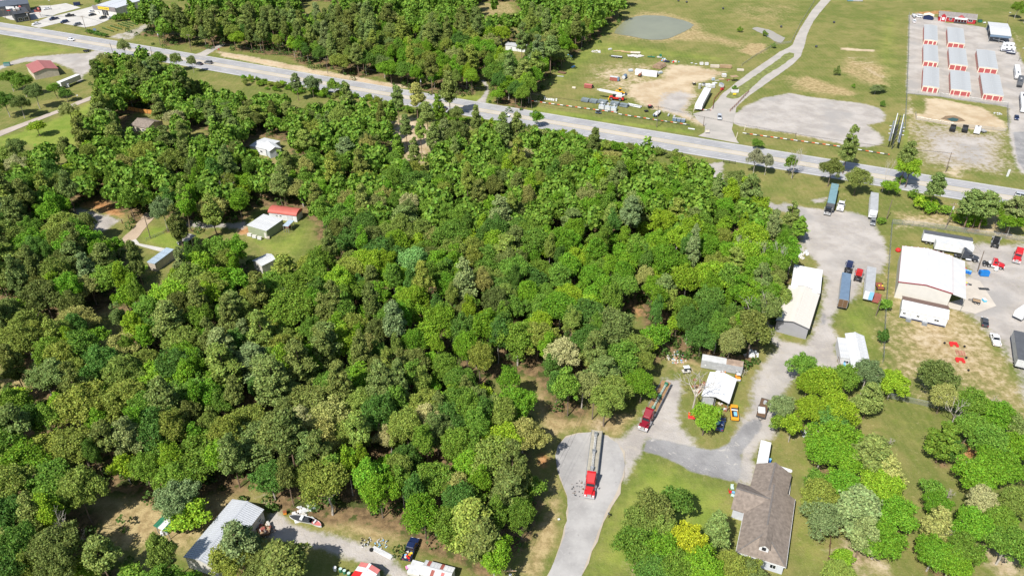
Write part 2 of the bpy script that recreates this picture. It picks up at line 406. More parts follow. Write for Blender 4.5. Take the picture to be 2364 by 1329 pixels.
# fields: (set, channel, polygon, softness in metres, strength)
FIELDS = [
 (0, 0, EQUIP, 5, .95), (0, 0, EQUIP_WIDE, 14, .50), (0, 0, PIT, 3, 1), (0, 0, SANDPATH, 2, .7), (0, 0, BANK_N, 3, .9), (0, 0, CLEARING, 8, .72),
 (0, 0, REDDIRT, 5, .8), (0, 0, [(1790, 305), (1850, 306), (1940, 325), (2020, 318), (2030, 335), (1940, 334), (1860, 318)], 5, .75),
 (0, 0, NEYARD, 4, .45), (0, 0, TANFIELD, 20, .60), (0, 0, LOT_W, 2, .5), (0, 0, [(1355, 985), (1368, 962), (1392, 972), (1400, 1000), (1370, 992)], 3, .7),
 (0, 0, [(1545, 800), (1580, 805), (1600, 830), (1540, 840)], 6, .5), (0, 0, [(545, 524), (578, 522), (575, 542), (548, 540)], 2, .9),
 (0, 0, [(2175, 395), (2225, 372), (2232, 395), (2200, 412)], 6, .8), (0, 0, [(2060, 528), (2140, 525), (2230, 525), (2300, 545), (2364, 560), (2364, 548), (2290, 520), (2170, 500), (2090, 498)], 6, .7),
 (0, 0, [(1850, 790), (1880, 800), (1935, 850), (1900, 880), (1830, 870), (1812, 880)], 5, .45),
 (0, 0, [(1915, 1230), (1960, 1222), (2000, 1260), (2060, 1290), (2080, 1340), (1915, 1340)], 6, .65),
 (0, 0, [(2260, 1262), (2364, 1280), (2364, 1340), (2300, 1340)], 5, .8), (0, 0, [(2300, 570), (2364, 90), (2330, 60), (2345, 100)], 2, .4),
 (0, 0, [(1445, 1300), (1500, 1290), (1510, 1340), (1450, 1340)], 4, .75), (0, 0, [(2300, 50), (2322, 58), (2338, 120), (2326, 110)], 2, .8),
 (0, 0, [(1790, 905), (1805, 890), (1812, 960), (1850, 1010), (1860, 1030), (1800, 1010)], 4, .6),
 (0, 0, [(1938, 110), (2020, 115), (2016, 120), (1942, 116)], 2, .9), (0, 0, [(1990, 150), (2050, 180), (2052, 186), (2000, 168)], 3, .65), (0, 0, [(1930, 120), (2030, 125), (2050, 180), (1960, 160)], 12, .42),
 (0, 1, YARD, 3.5, 1.15), (0, 1, OVAL, 3, 1.2), (0, 1, STORAGE, 2.5, 1), (0, 1, CONN, 3, 1.2), (0, 1, APRON, 3, .9), (0, 1, DRIVE_SW, 2, .95), (0, 1, CHURCH, 3, .95),
 (0, 1, LOT_W, 2, .8), (0, 1, NEYARD, 4, .78), (0, 1, ROUGH, 12, .62), (0, 1, DRIVE_G, 2, .85), (0, 1, EQUIP_CORE, 6, .8), (0, 1, DRIVE_N, 1.2, .9), (0, 1, SIDE_N, 1.2, .95), (0, 1, NURSERY, 3, .55),
 (0, 1, [(1500, 880), (1575, 870), (1600, 930), (1610, 1010), (1560, 1020), (1500, 1000)], 8, .5),
 (0, 1, [(1625, 380), (1672, 372), (1668, 410), (1720, 440), (1770, 462), (1815, 480), (1800, 490), (1740, 466), (1690, 440), (1640, 410), (1630, 395)], 2, .95),
 (0, 1, [(1874, 460), (1908, 455), (1912, 466), (1880, 470)], 2, .9), (0, 1, [(1850, 555), (1862, 560), (1858, 585), (1840, 580)], 2, .9),
 (0, 1, [(590, 1140), (622, 1130), (626, 1180), (600, 1160)], 4, .6), (0, 1, [(560, 1115), (610, 1120), (600, 1150)], 4, .5),
 (0, 2, LAWN_A, 8, .75), (0, 2, LAWN_B, 6, .6), (0, 2, LAWN_C, 14, .42), (0, 2, LAWN_W, 5, .85), (0, 2, LAWN_W2, 5, .55), (0, 2, LAWN_W3, 3, .75), (0, 2, LAWN_NW, 8, .55), (0, 2, VERGE_N, 3, .6),
 (0, 2, GREEN_V, 10, .5), (0, 2, LAWN_SW, 5, .4), (0, 2, [(1240, 180), (1320, 100), (1420, 0), (1460, 10), (1400, 90), (1700, 130), (1690, 150), (1400, 130), (1280, 220)], 10, .5),
 (0, 2, [(1655, 1005), (1668, 985), (1690, 990), (1685, 1015)], 4, .5), (0, 2, [(1690, 930), (1710, 925), (1712, 945), (1692, 950)], 2.5, .9),
 (0, 2, [(1690, 415), (1800, 395), (1870, 425), (1880, 470), (1800, 470), (1720, 440)], 8, .35), (0, 2, [(2085, 300), (2100, 300), (2094, 380), (2080, 380)], 3, .8),
 (0, 2, [(1915, 710), (1985, 690), (2030, 700), (2040, 830), (2010, 850), (1950, 770), (1930, 780)], 6, .55), (0, 2, [(1960, 1235), (1930, 1260)][:0] or [(2085, 1150), (2115, 1165), (2110, 1190), (2090, 1180)], 3, .8),
 (0, 3, HAY, 3, .68), (0, 3, HAY2, 4, .8), (0, 3, POND_RING, 9, .60), (0, 3, ROUGH, 12, .70), (0, 3, TANFIELD, 16, .80), (0, 3, MULCH, 3, .7), (0, 3, FIELD_NE, 20, .42),
 (0, 3, [(1540, 770), (1620, 790), (1700, 830), (1620, 870), (1540, 870), (1515, 820)], 6, .60), (0, 3, [(2060, 520), (2364, 560), (2364, 500), (2200, 470), (2040, 480)], 8, .55),
 (0, 3, [(1730, 100), (1770, 100), (1770, 120), (1735, 130), (1705, 118)], 5, .95), (0, 3, [(1940, 130), (2060, 150), (2070, 205), (2000, 200), (1930, 165)], 8, .62), (0, 3, EQUIP_WIDE, 10, .42),
 (0, 3, [(1090, 8), (1180, 2), (1200, 30), (1120, 40)], 4, .55), (0, 3, [(1790, 170), (1880, 175), (1990, 215), (1960, 228), (1870, 220), (1810, 205)], 6, .5), (0, 3, [(1820, 190), (1860, 172), (1990, 216), (1975, 226), (1870, 215)], 4, .65),
 (0, 3, [(1700, 405), (1800, 410), (1880, 430), (1900, 470), (1990, 470), (2000, 440), (1900, 420)], 8, .40), (0, 3, [(430, 1130), (500, 1140), (560, 1120), (560, 1170), (480, 1200), (420, 1190)], 5, .7),
 (0, 3, [(560, 600), (720, 540), (716, 600), (690, 620)], 6, .35), (0, 3, [(900, 195), (1080, 225), (1180, 250), (1090, 234), (960, 210)], 3, .4), (0, 3, [(270, 1250), (350, 1190), (400, 1240), (300, 1290)], 6, .6),
 (0, 3, [(180, 1130), (420, 1110), (560, 1110), (600, 1180), (440, 1290), (260, 1300), (180, 1240)], 8, .75), (0, 3, [(0, 840), (80, 830), (90, 900), (0, 900)], 6, .8), (0, 3, [(200, 680), (290, 680), (290, 740), (210, 740)], 6, .7),
 (0, 3, CLEARING, 8, .8), (0, 3, [(560, 360), (760, 370), (740, 440), (600, 440)], 8, .6), (0, 3, [(440, 270), (500, 280), (490, 330), (440, 325)], 4, .3),
 (1, 0, ASPH, 1.8, .95), (1, 0, [(1893, 718), (1912, 720), (1912, 748), (1890, 756)], 2, .75), (1, 0, [(2100, 60), (2124, 66), (2124, 210), (2096, 212)], 4, .5), (1, 0, [(2336, 304), (2420, 300), (2420, 420), (2364, 395), (2346, 372)], 2, .8),
 (1, 0, [(1722, 958), (1760, 962), (1745, 1010), (1716, 1050), (1700, 1010)], 3, .55), (1, 0, [(1820, 590), (1890, 530), (1900, 560), (1840, 600)], 6, .35), (1, 0, [(1880, 308), (1960, 300), (2028, 312), (1960, 322)], 4, .4),
 (1, 2, REDDIRT, 3, .55), (1, 2, MULCH, 3, .7), (1, 2, [(548, 524), (578, 522), (575, 542), (548, 540)], 2, .9), (1, 2, BANK_N, 3, .35), (1, 2, [(1246, 1040), (1268, 1050), (1262, 1080), (1244, 1070)], 2, .9), (1, 2, [(2165, 22), (2200, 24), (2200, 34), (2110, 34), (2115, 27)], 3, .6), (1, 2, [(1455, 180), (1530, 150), (1540, 170), (1510, 190)], 5, .0),
 (1, 2, [(480, 1120), (530, 1135), (510, 1160), (470, 1150)], 3, .45), (1, 2, [(2218, 1020), (2260, 1025), (2262, 1062), (2220, 1062)], 2.5, .9), (1, 2, [(1440, 700), (1500, 690), (1500, 740), (1450, 745)], 3, .5),
]
REGIONS = [('gravel_yard', YARD), ('gravel_lot', OVAL), ('gravel_lot', STORAGE), ('dirt_yard', EQUIP), ('dirt_yard', NEYARD), ('gravel_driveway', DRIVE_SW), ('gravel_lot', CHURCH),
           ('gravel_driveway', CONN), ('asphalt_driveway', ASPH), ('dirt_pit', PIT)]

def ground_material():
 m = bpy.data.materials.new('ground_cover')
 m.use_nodes = True
 nt = m.node_tree
 N, L = nt.nodes, nt.links
 b = N['Principled BSDF']
 b.inputs['Roughness'].default_value = 0.95
 b.inputs['Specular IOR Level'].default_value = 0.1
 geo = N.new('ShaderNodeNewGeometry')

 def noise(scale, det=5, rough=0.55, dist=0.0):
  n = N.new('ShaderNodeTexNoise')
  n.inputs['Scale'].default_value = scale
  n.inputs['Detail'].default_value = det
  n.inputs['Roughness'].default_value = rough
  n.inputs['Distortion'].default_value = dist
  L.new(geo.outputs['Position'], n.inputs['Vector'])
  return n.outputs[0]

 def math_(op, a, c=None, d=None):
  n = N.new('ShaderNodeMath')
  n.operation = op
  for i, x in enumerate((a, c, d)):
   if x is None:
    continue
   if isinstance(x, (int, float)):
    n.inputs[i].default_value = x
   else:
    L.new(x, n.inputs[i])
  return n.outputs[0]

 def ramp(x, a, c):
  n = N.new('ShaderNodeMapRange')
  n.interpolation_type = 'SMOOTHSTEP'
  n.inputs[1].default_value = a
  n.inputs[2].default_value = c
  L.new(x, n.inputs[0])
  return n.outputs[0]

 def mix(f, a, c):
  n = N.new('ShaderNodeMix')
  n.data_type = 'RGBA'
  if isinstance(f, float):
   n.inputs[0].default_value = f
  else:
   L.new(f, n.inputs[0])
  for s, x in ((6, a), (7, c)):
   if isinstance(x, tuple):
    n.inputs[s].default_value = (*x, 1)
   else:
    L.new(x, n.inputs[s])
  return n.outputs[2]

 a1 = N.new('ShaderNodeAttribute'); a1.attribute_name = 'cover_a'
 a2 = N.new('ShaderNodeAttribute'); a2.attribute_name = 'cover_b'
 s1 = N.new('ShaderNodeSeparateColor'); L.new(a1.outputs['Color'], s1.inputs[0])
 s2 = N.new('ShaderNodeSeparateColor'); L.new(a2.outputs['Color'], s2.inputs[0])
 big, midn, fine, vfine = noise(0.022, 4), noise(0.11, 5, .6), noise(0.55, 6, .65), noise(2.6, 4, .7)
 edge = math_('ADD', math_('MULTIPLY', fine, 0.6), math_('MULTIPLY', midn, 0.4))

 def weight(ch, soft=0.16, k=1.45):
  x = math_('ADD', ch, math_('MULTIPLY', math_('SUBTRACT', edge, 0.5), k))
  return ramp(x, 0.5 - soft, 0.5 + soft)

 grass = mix(ramp(math_('ADD', math_('MULTIPLY', big, .5), math_('MULTIPLY', midn, .5)), .40, .60), (.118, .146, .033), (.226, .202, .072))
 grass = mix(ramp(fine, .45, .75), grass, (.185, .178, .058))
 wv = N.new('ShaderNodeTexWave')
 wv.inputs['Scale'].default_value = .16
 wv.inputs['Distortion'].default_value = 3.0
 wv.inputs['Detail'].default_value = 3.0
 wv.inputs['Detail Scale'].default_value = 1.5
 L.new(geo.outputs['Position'], wv.inputs['Vector'])
 grass = mix(math_('MULTIPLY', ramp(wv.outputs['Fac'], .3, .9), .10), grass, (.30, .285, .10))
 grass = mix(math_('MULTIPLY', ramp(noise(.30, 6, .7), .50, .62), .55), grass, (.13, .165, .032))
 grass = mix(math_('MULTIPLY', ramp(noise(.9, 5, .75), .56, .70), .5), grass, (.36, .31, .16))
 lush = mix(ramp(midn, .35, .65), (.150, .225, .030), (.235, .28, .052))
 g = mix(math_('MULTIPLY', weight(s1.outputs[2], .25, .9), .85), grass, lush)
 dry = mix(ramp(fine, .35, .65), (.28, .20, .10), (.42, .33, .17))
 g = mix(weight(a1.outputs['Alpha'], .22, 1.0), g, dry)
 g = mix(math_('MULTIPLY', ramp(vfine, .42, .8), .35), g, (.06, .085, .015))
 litter = mix(ramp(fine, .35, .65), (.11, .075, .04), (.24, .165, .085))
 litter = mix(ramp(noise(.3, 4), .5, .6), litter, (.06, .075, .02))
 g = mix(weight(s2.outputs[1], .2, .9), g, litter)
 sand = mix(ramp(midn, .35, .65), (.39, .295, .185), (.50, .41, .285))
 sand = mix(ramp(fine, .5, .75), sand, (.45, .385, .285))
 g = mix(weight(s1.outputs[0], .2), g, sand)
 orange = mix(ramp(fine, .35, .65), (.30, .135, .05), (.42, .24, .11))
 g = mix(weight(s2.outputs[2], .2), g, orange)
 grav = mix(ramp(midn, .36, .64), (.315, .29, .268), (.42, .39, .362))
 grav = mix(ramp(fine, .48, .72), grav, (.38, .345, .30))
 grav = mix(ramp(noise(.05, 3), .52, .66), grav, (.315, .298, .282))
 g = mix(weight(s1.outputs[1], .2), g, grav)
 asph = mix(ramp(midn, .35, .65), (.20, .197, .20), (.29, .285, .285))
 asph = mix(math_('MULTIPLY', ramp(noise(.35, 6, .7, 1.5), .56, .68), .7), asph, (.48, .45, .41))
 g = mix(weight(s2.outputs[0], .10, .6), g, asph)
 # wear: pale and dark flecks at gravel size
 g = mix(math_('MULTIPLY', ramp(noise(7.0, 2), .60, .78), .25), g, (.40, .38, .30))
 L.new(g, b.inputs['Base Color'])
 bp = N.new('ShaderNodeBump')
 bp.inputs['Strength'].default_value = 0.5
 bp.inputs['Distance'].default_value = 0.25
 L.new(math_('ADD', vfine, math_('MULTIPLY', fine, 1.5)), bp.inputs['Height'])
 L.new(bp.outputs[0], b.inputs['Normal'])
 return m

GX0, GX1, GY0, GY1, GS = -400.0, 400.0, 60.0, 640.0, 1.25
_xs = np.arange(GX0, GX1 + .01, GS)
_ys = np.arange(GY0, GY1 + .01, GS)
GXX, GYY = np.meshgrid(_xs, _ys)
FOREST_PTS = []        # filled by the trees: (x, y, radius)

def build_ground():
 ny, nx = GXX.shape
 A = np.zeros((ny, nx, 4), np.float32)
 B = np.zeros((ny, nx, 4), np.float32)
 for st, ch, poly, soft, k in FIELDS:
  wp = W(poly)
  x0, x1 = min(p[0] for p in wp) - soft - 2, max(p[0] for p in wp) + soft + 2
  y0, y1 = min(p[1] for p in wp) - soft - 2, max(p[1] for p in wp) + soft + 2
  i0, i1 = np.searchsorted(_xs, [x0, x1])
  j0, j1 = np.searchsorted(_ys, [y0, y1])
  if i1 <= i0 or j1 <= j0:
   continue
  d = sdist(GXX[j0:j1, i0:i1], GYY[j0:j1, i0:i1], wp)
  v = np.clip(d / soft * .5 + .5, 0, 1) * k
  T = A if st == 0 else B
  T[j0:j1, i0:i1, ch] = np.maximum(T[j0:j1, i0:i1, ch], v)
 # leaf litter where trees stand close together
 for (x, y, r) in FOREST_PTS:
  i0, i1 = np.searchsorted(_xs, [x - 2.2 * r, x + 2.2 * r])
  j0, j1 = np.searchsorted(_ys, [y - 2.2 * r, y + 2.2 * r])
  if i1 <= i0 or j1 <= j0:
   continue
  d2 = (GXX[j0:j1, i0:i1] - x) ** 2 + (GYY[j0:j1, i0:i1] - y) ** 2
  B[j0:j1, i0:i1, 1] += 0.42 * np.exp(-d2 / (r * r * 1.1))
 B[..., 1] = np.clip(B[..., 1], 0, .95)
 island = sdist(GXX, GYY, W(ISLAND))
 hole = sdist(GXX, GYY, W(YARD_HOLE))
 A[..., 1] *= np.clip(.5 - hole / 6, 0.35, 1)
 # paved and bare places carry no leaf litter
 B[..., 1] *= 1 - np.clip(np.maximum(A[..., 1], B[..., 0]) * 1.1, 0, 1)
 reg = np.zeros((ny - 1, nx - 1), np.int32)
 cx = (GXX[:-1, :-1] + GXX[1:, 1:]) / 2
 cy = (GYY[:-1, :-1] + GYY[1:, 1:]) / 2
 for k, (nm, poly) in enumerate(REGIONS):
  reg[inside(cx, cy, W(poly))] = k + 1
 m = ground_material()
 # gentle unevenness
 Z = (np.sin(GXX * .031 + 1) * np.cos(GYY * .027) * .04 + np.sin(GXX * .11 + GYY * .07) * .012).astype(np.float32) - 0.06
 idx = np.arange(ny * nx).reshape(ny, nx)
 quads = np.stack([idx[:-1, :-1], idx[:-1, 1:], idx[1:, 1:], idx[1:, :-1]], -1)
 co = np.stack([GXX, GYY, Z], -1).reshape(-1, 3)
 Af, Bf = A.reshape(-1, 4), B.reshape(-1, 4)
 for k in range(len(REGIONS) + 1):
  q = quads[reg == k]
  if not len(q):
   continue
  u, inv = np.unique(q.ravel(), return_inverse=True)
  vs, qa, qb = co[u], Af[u], Bf[u]
  F = inv.reshape(-1, 4)
  if k == 0:      # one sheet out to the horizon
   n = len(vs)
   R = 7000.0
   ex = np.array([(-R, -R, -.06), (R, -R, -.06), (R, R, -.06), (-R, R, -.06), (GX0, GY0, -.06), (GX1, GY0, -.06), (GX1, GY1, -.06), (GX0, GY1, -.06)])
   vs = np.vstack([vs, ex])
   qa = np.vstack([qa, np.zeros((8, 4))])
   qb = np.vstack([qb, np.zeros((8, 4))])
   F = np.vstack([F, n + np.array([(0, 1, 5, 4), (1, 2, 6, 5), (2, 3, 7, 6), (3, 0, 4, 7)])])
  name = 'ground' if k == 0 else REGIONS[k - 1][0]
  me = bpy.data.meshes.new(name)
  me.vertices.add(len(vs))
  me.vertices.foreach_set('co', vs.astype(np.float32).ravel())
  me.loops.add(F.size)
  me.loops.foreach_set('vertex_index', F.astype(np.int32).ravel())
  me.polygons.add(len(F))
  me.polygons.foreach_set('loop_start', np.arange(0, F.size, 4, dtype=np.int32))
  me.polygons.foreach_set('loop_total', np.full(len(F), 4, np.int32))
  me.update(calc_edges=True)
  me.polygons.foreach_set('use_smooth', np.ones(len(F), bool))
  for nm, q4 in (('cover_a', qa), ('cover_b', qb)):
   at_ = me.attributes.new(nm, 'FLOAT_COLOR', 'POINT')
   at_.data.foreach_set('color', np.ascontiguousarray(q4, np.float32).ravel())
  me.materials.append(m)
  struct(put(name, me))

# ------------------------------------------------------------------ paved sheets
def pavement_material(key, c0, c1, crack=0.35):
 m = bpy.data.materials.new(key)
 m.use_nodes = True
 N, L = m.node_tree.nodes, m.node_tree.links
 b = N['Principled BSDF']
 b.inputs['Roughness'].default_value = 0.85
 b.inputs['Specular IOR Level'].default_value = 0.2
 geo = N.new('ShaderNodeNewGeometry')
 def noise(s, d=5, r=.6, q=0):
  n = N.new('ShaderNodeTexNoise')
  n.inputs['Scale'].default_value = s; n.inputs['Detail'].default_value = d; n.inputs['Roughness'].default_value = r; n.inputs['Distortion'].default_value = q
  L.new(geo.outputs['Position'], n.inputs['Vector'])
  return n.outputs[0]
 def mixc(f, a, c):
  n = N.new('ShaderNodeMix'); n.data_type = 'RGBA'
  L.new(f, n.inputs[0])
  for s, x in ((6, a), (7, c)):
   if isinstance(x, tuple): n.inputs[s].default_value = (*x, 1)
   else: L.new(x, n.inputs[s])
  return n.outputs[2]
 def ramp(x, a, c, hi=1.0):
  n = N.new('ShaderNodeMapRange'); n.interpolation_type = 'SMOOTHSTEP'
  n.inputs[1].default_value = a; n.inputs[2].default_value = c; n.inputs[4].default_value = hi
  L.new(x, n.inputs[0]); return n.outputs[0]
 g = mixc(ramp(noise(.12), .35, .65), c0, c1)
 g = mixc(ramp(noise(1.3, 6, .7), .5, .75, .5), g, tuple(x * 1.18 for x in c1))
 g = mixc(ramp(noise(.25, 8, .75, 2.0), .60, .66, crack), g, tuple(x * .62 for x in c0))
 L.new(g, b.inputs['Base Color'])
 return m

def sheet(name, poly, z, m, jit=0.0, seed=1, kind='structure'):
 rnd = random.Random(seed)
 wp = W(poly)
 pts = []
 n = len(wp)
 for i in range(n):
  a, c = wp[i], wp[(i + 1) % n]
  d = math.hypot(c[0] - a[0], c[1] - a[1])
  k = max(1, int(d / 2.0)) if jit else 1
  for j in range(k):
   t = j / k
   pts.append((a[0] + (c[0] - a[0]) * t + (rnd.uniform(-jit, jit)), a[1] + (c[1] - a[1]) * t + rnd.uniform(-jit, jit), z))
 bm = bmesh.new()
 vs = [bm.verts.new(p) for p in pts]
 es = [bm.edges.new((vs[i], vs[(i + 1) % len(vs)])) for i in range(len(vs))]
 bmesh.ops.triangle_fill(bm, use_beauty=True, use_dissolve=False, edges=es)
 for f in bm.faces:
  if f.normal.z < 0:
   f.normal_flip()
 me = bpy.data.meshes.new(name)
 bm.to_mesh(me)
 bm.free()
 me.materials.append(m)
 o = put(name, me)
 if kind:
  o['kind'] = kind
 return o

HW_UP = [(-160, 25), (0, 51.5), (50, 58), (93, 66), (195, 82), (277, 97), (443, 124), (600, 152), (856, 192), (976, 216), (1096, 235), (1200, 254), (1456, 294), (1630, 319), (1772, 345), (1943, 375), (2084, 399), (2178, 411), (2364, 441), (2600, 480)]
HW_LO = [(-160, 57), (0, 81), (33, 84), (83, 91), (178, 107), (219, 114), (394, 148), (600, 182), (669, 194), (800, 217), (1000, 252), (1200, 287), (1238, 294), (1446, 330), (1481, 336), (1604, 356), (1724, 376), (1790, 388), (1848, 398), (2017, 425), (2209, 455), (2364, 481), (2600, 520)]

def build_roads():
 cy = lambda P, x: np.interp(x, [p[0] for p in P], [p[1] for p in P])
 xs = np.linspace(-150, 2560, 60)
 mid = [at(x, (cy(HW_UP, x) + cy(HW_LO, x)) / 2) for x in xs]
 mid = np.array([(p.x, p.y) for p in mid])
 # smooth centre line
 t = np.linspace(0, 1, len(mid))
 px_ = np.polyfit(t, mid[:, 0], 5)
 py_ = np.polyfit(t, mid[:, 1], 5)
 T = np.linspace(0, 1, 160)
 C = np.stack([np.polyval(px_, T), np.polyval(py_, T)], -1)
 D = np.gradient(C, axis=0)
 D /= np.linalg.norm(D, axis=1)[:, None]
 Nn = np.stack([-D[:, 1], D[:, 0]], -1)
 def strip(o0, o1, z, name, m, parent=None, i0=0, i1=160):
  mb = MB()
  vs, fs = [], []
  for i in range(i0, i1):
   a, c = C[i] + Nn[i] * o0, C[i] + Nn[i] * o1
   vs += [(a[0], a[1], z), (c[0], c[1], z)]
  for i in range(i1 - i0 - 1):
   fs.append((2 * i, 2 * i + 2, 2 * i + 3, 2 * i + 1))
  return mb.add(vs, fs).build(name, m, parent)
 asphalt = pavement_material('highway_asphalt', (.315, .312, .315), (.375, .37, .37), .3)
 rut = pavement_material('worn_wheel_track', (.25, .253, .268), (.31, .312, .322), .25)
 tan = pavement_material('centre_lane_surface', (.40, .365, .31), (.45, .41, .36), .25)
 hw = struct(strip(-9.3, 9.3, 0.02, 'highway', asphalt))
 strip(-1.7, 1.7, 0.026, 'centre_lane', tan, hw)
 for o in (-7.2, -5.6, -4.2, -2.6, 2.6, 4.2, 5.6, 7.2):
  strip(o - .38, o + .38, 0.026, 'wheel_track', rut, hw)
 wl = mat('white_road_paint', (.66, .66, .64), .8, 0, .15, 2)
 yl = mat('yellow_road_paint', (.55, .42, .12), .8, 0, .15, 2)
 for o in (-8.6, 8.6):
  strip(o - .08, o + .08, 0.032, 'edge_line', wl, hw)
 for o in (-1.85, 1.85):
  strip(o - .09, o + .09, 0.032, 'yellow_line', yl, hw)
 dash = MB().box(-1.6, 1.6, -.08, .08, 0, .006).mesh('lane_dash', wl)
 s = np.concatenate([[0], np.cumsum(np.linalg.norm(np.diff(C, axis=0), axis=1))])
 for off in (-4.9, 4.9):
  for d in np.arange(5, s[-1] - 5, 12.2):
   i = int(np.searchsorted(s, d))
   p = C[i] + Nn[i] * off
   x, y = px_of(p[0], p[1], 0)
   if -60 < x < 2420:
    put('lane_dash', dash, hw, (p[0], p[1], .028), math.atan2(D[i][1], D[i][0]))
 conc = pavement_material('street_concrete', (.28, .272, .266), (.38, .37, .36), .4)
 edge = pavement_material('street_edge_sand', (.36, .31, .25), (.42, .37, .30), .1)
 road = pavement_material('drive_asphalt', (.33, .31, .28), (.40, .37, .335), .18)
 lot = pavement_material('lot_concrete', (.42, .405, .375), (.49, .475, .44), .15)
 sheet('street_shoulder', [(1154, 1600), (1262, 1329), (1282.5, 1283), (1300, 1235), (1309, 1181), (1307.5, 1142.5), (1298, 1117), (1286.5, 1086), (1280.5, 1050), (1286.5, 1026), (1304, 1008), (1332, 998.5), (1366, 995.5), (1401, 1004.5), (1426, 1020.5), (1441, 1044), (1445, 1073), (1442, 1097), (1429.5, 1136), (1410, 1169.5), (1394, 1207), (1379, 1246), (1358, 1297), (1347.5, 1329), (1269, 1600)], 0.006, edge, .35, 3)
 sheet('street', STREET, 0.02, conc, .14, 4)
 sheet('access_road', ROAD_LEFT, 0.02, road, .12, 5)
 sheet('parking_lot', LOT_A, 0.02, lot)
 sheet('parking_lot', LOT_B, 0.02, lot)
 sheet('side_road', [(x, y) for x, y in SIDE_N], 0.024, road, .1, 8)
 sheet('lane', LANE_NW, 0.02, pavement_material('lane_asphalt', (.35, .30, .26), (.42, .36, .31), .2), .15, 6)
 sheet('dirt_road', ROAD_W, 0.02, pavement_material('packed_dirt', (.34, .26, .19), (.42, .33, .24), .2), .3, 7)
 sheet('concrete_walk', WALK, 0.03, lot)
 sheet('concrete_pad', CONCPAD, 0.03, pavement_material('pad_concrete', (.43, .39, .34), (.5, .455, .395), .15))
 isl = sheet('grass_island', ISLAND, 0.03, mat('island_grass', (.17, .19, .055), .95, 0, .35, .5), .2, 9)
 water = mat('murky_water', (.215, .22, .145), 0.25, 0, .12, .06, spec=0.3)
 sheet('pond_water', POND, 0.03, water, .25, 10)
 sheet('pond_water', POND2, 0.03, mat('silty_water', (.34, .30, .235), 0.2, 0, .10, .06, spec=0.4), .25, 11)
 sheet('puddle_water', PITWATER, 0.03, mat('brown_water', (.22, .14, .06), 0.2, 0, .1, .2), .2, 12)
 sheet('puddle_water', [(2186, 275), (2200, 272), (2214, 275), (2210, 280), (2196, 280)], 0.036, mat('green_water', (.03, .075, .06), 0.15, 0, .1, .2), .15, 13)
# ------------------------------------------------------------------ vegetation
def leaf_material(key, trans=0.3, var=(0.6, 1.4), hue=0.018):
 m = bpy.data.materials.new(key)
 m.use_nodes = True
 N, L = m.node_tree.nodes, m.node_tree.links
 N.remove(N['Principled BSDF'])
 out = N['Material Output']
 oi = N.new('ShaderNodeObjectInfo')
 geo = N.new('ShaderNodeNewGeometry')
 hs = N.new('ShaderNodeHueSaturation')
 L.new(oi.outputs['Color'], hs.inputs['Color'])
 mr = N.new('ShaderNodeMapRange')
 mr.inputs[3].default_value, mr.inputs[4].default_value = var
 L.new(geo.outputs['Random Per Island'], mr.inputs[0])
 L.new(mr.outputs[0], hs.inputs['Value'])
 mh = N.new('ShaderNodeMath'); mh.operation = 'FRACT'
 mm = N.new('ShaderNodeMath'); mm.operation = 'MULTIPLY'; mm.inputs[1].default_value = 17.3
 L.new(geo.outputs['Random Per Island'], mm.inputs[0]); L.new(mm.outputs[0], mh.inputs[0])
 m2 = N.new('ShaderNodeMapRange'); m2.inputs[3].default_value, m2.inputs[4].default_value = .5 - hue, .5 + hue
 L.new(mh.outputs[0], m2.inputs[0]); L.new(m2.outputs[0], hs.inputs['Hue'])
 d = N.new('ShaderNodeBsdfDiffuse'); t = N.new('ShaderNodeBsdfTranslucent'); x = N.new('ShaderNodeMixShader')
 L.new(hs.outputs[0], d.inputs[0]); L.new(hs.outputs[0], t.inputs[0])
 x.inputs[0].default_value = trans
 L.new(d.outputs[0], x.inputs[1]); L.new(t.outputs[0], x.inputs[2])
 g = N.new('ShaderNodeBsdfGlossy'); g.inputs['Roughness'].default_value = .6; g.inputs[0].default_value = (.8, .85, .8, 1)
 y = N.new('ShaderNodeMixShader'); y.inputs[0].default_value = .012
 L.new(x.outputs[0], y.inputs[1]); L.new(g.outputs[0], y.inputs[2])
 L.new(y.outputs[0], out.inputs[0])
 return m

LEAF = leaf_material('leaf_foliage')
NEEDLE = leaf_material('pine_needles', .2, (.55, 1.5), .02)
BARK = mat('bark', (.16, .125, .095), .95, 0, .35, 2.5)
PALEBARK = mat('pale_bark', (.38, .35, .31), .95, 0, .3, 2.5)

def quads_mesh(name, C, Nn, S, rng, m, aspect=1.0):
 """one leaf clump (a bent quad) at each C facing Nn with half size S"""
 n = len(C)
 r = rng.normal(size=(n, 3))
 t = np.cross(Nn, r)
 t /= np.linalg.norm(t, axis=1)[:, None] + 1e-9
 b = np.cross(Nn, t)
 s = S[:, None]
 droop = Nn * s * rng.uniform(-.5, .25, (n, 1))
 V = np.stack([C - t * s * aspect - b * s * .35, C - b * s + droop, C + t * s * aspect - b * s * .1, C + b * s * 1.0 + droop * .6], 1).reshape(-1, 3)
 me = bpy.data.meshes.new(name)
 me.vertices.add(4 * n)
 me.vertices.foreach_set('co', V.astype(np.float32).ravel())
 me.loops.add(4 * n)
 me.loops.foreach_set('vertex_index', np.arange(4 * n, dtype=np.int32))
 me.polygons.add(n)
 me.polygons.foreach_set('loop_start', np.arange(0, 4 * n, 4, dtype=np.int32))
 me.polygons.foreach_set('loop_total', np.full(n, 4, np.int32))
 me.update(calc_edges=True)
 me.materials.append(m)
 return me

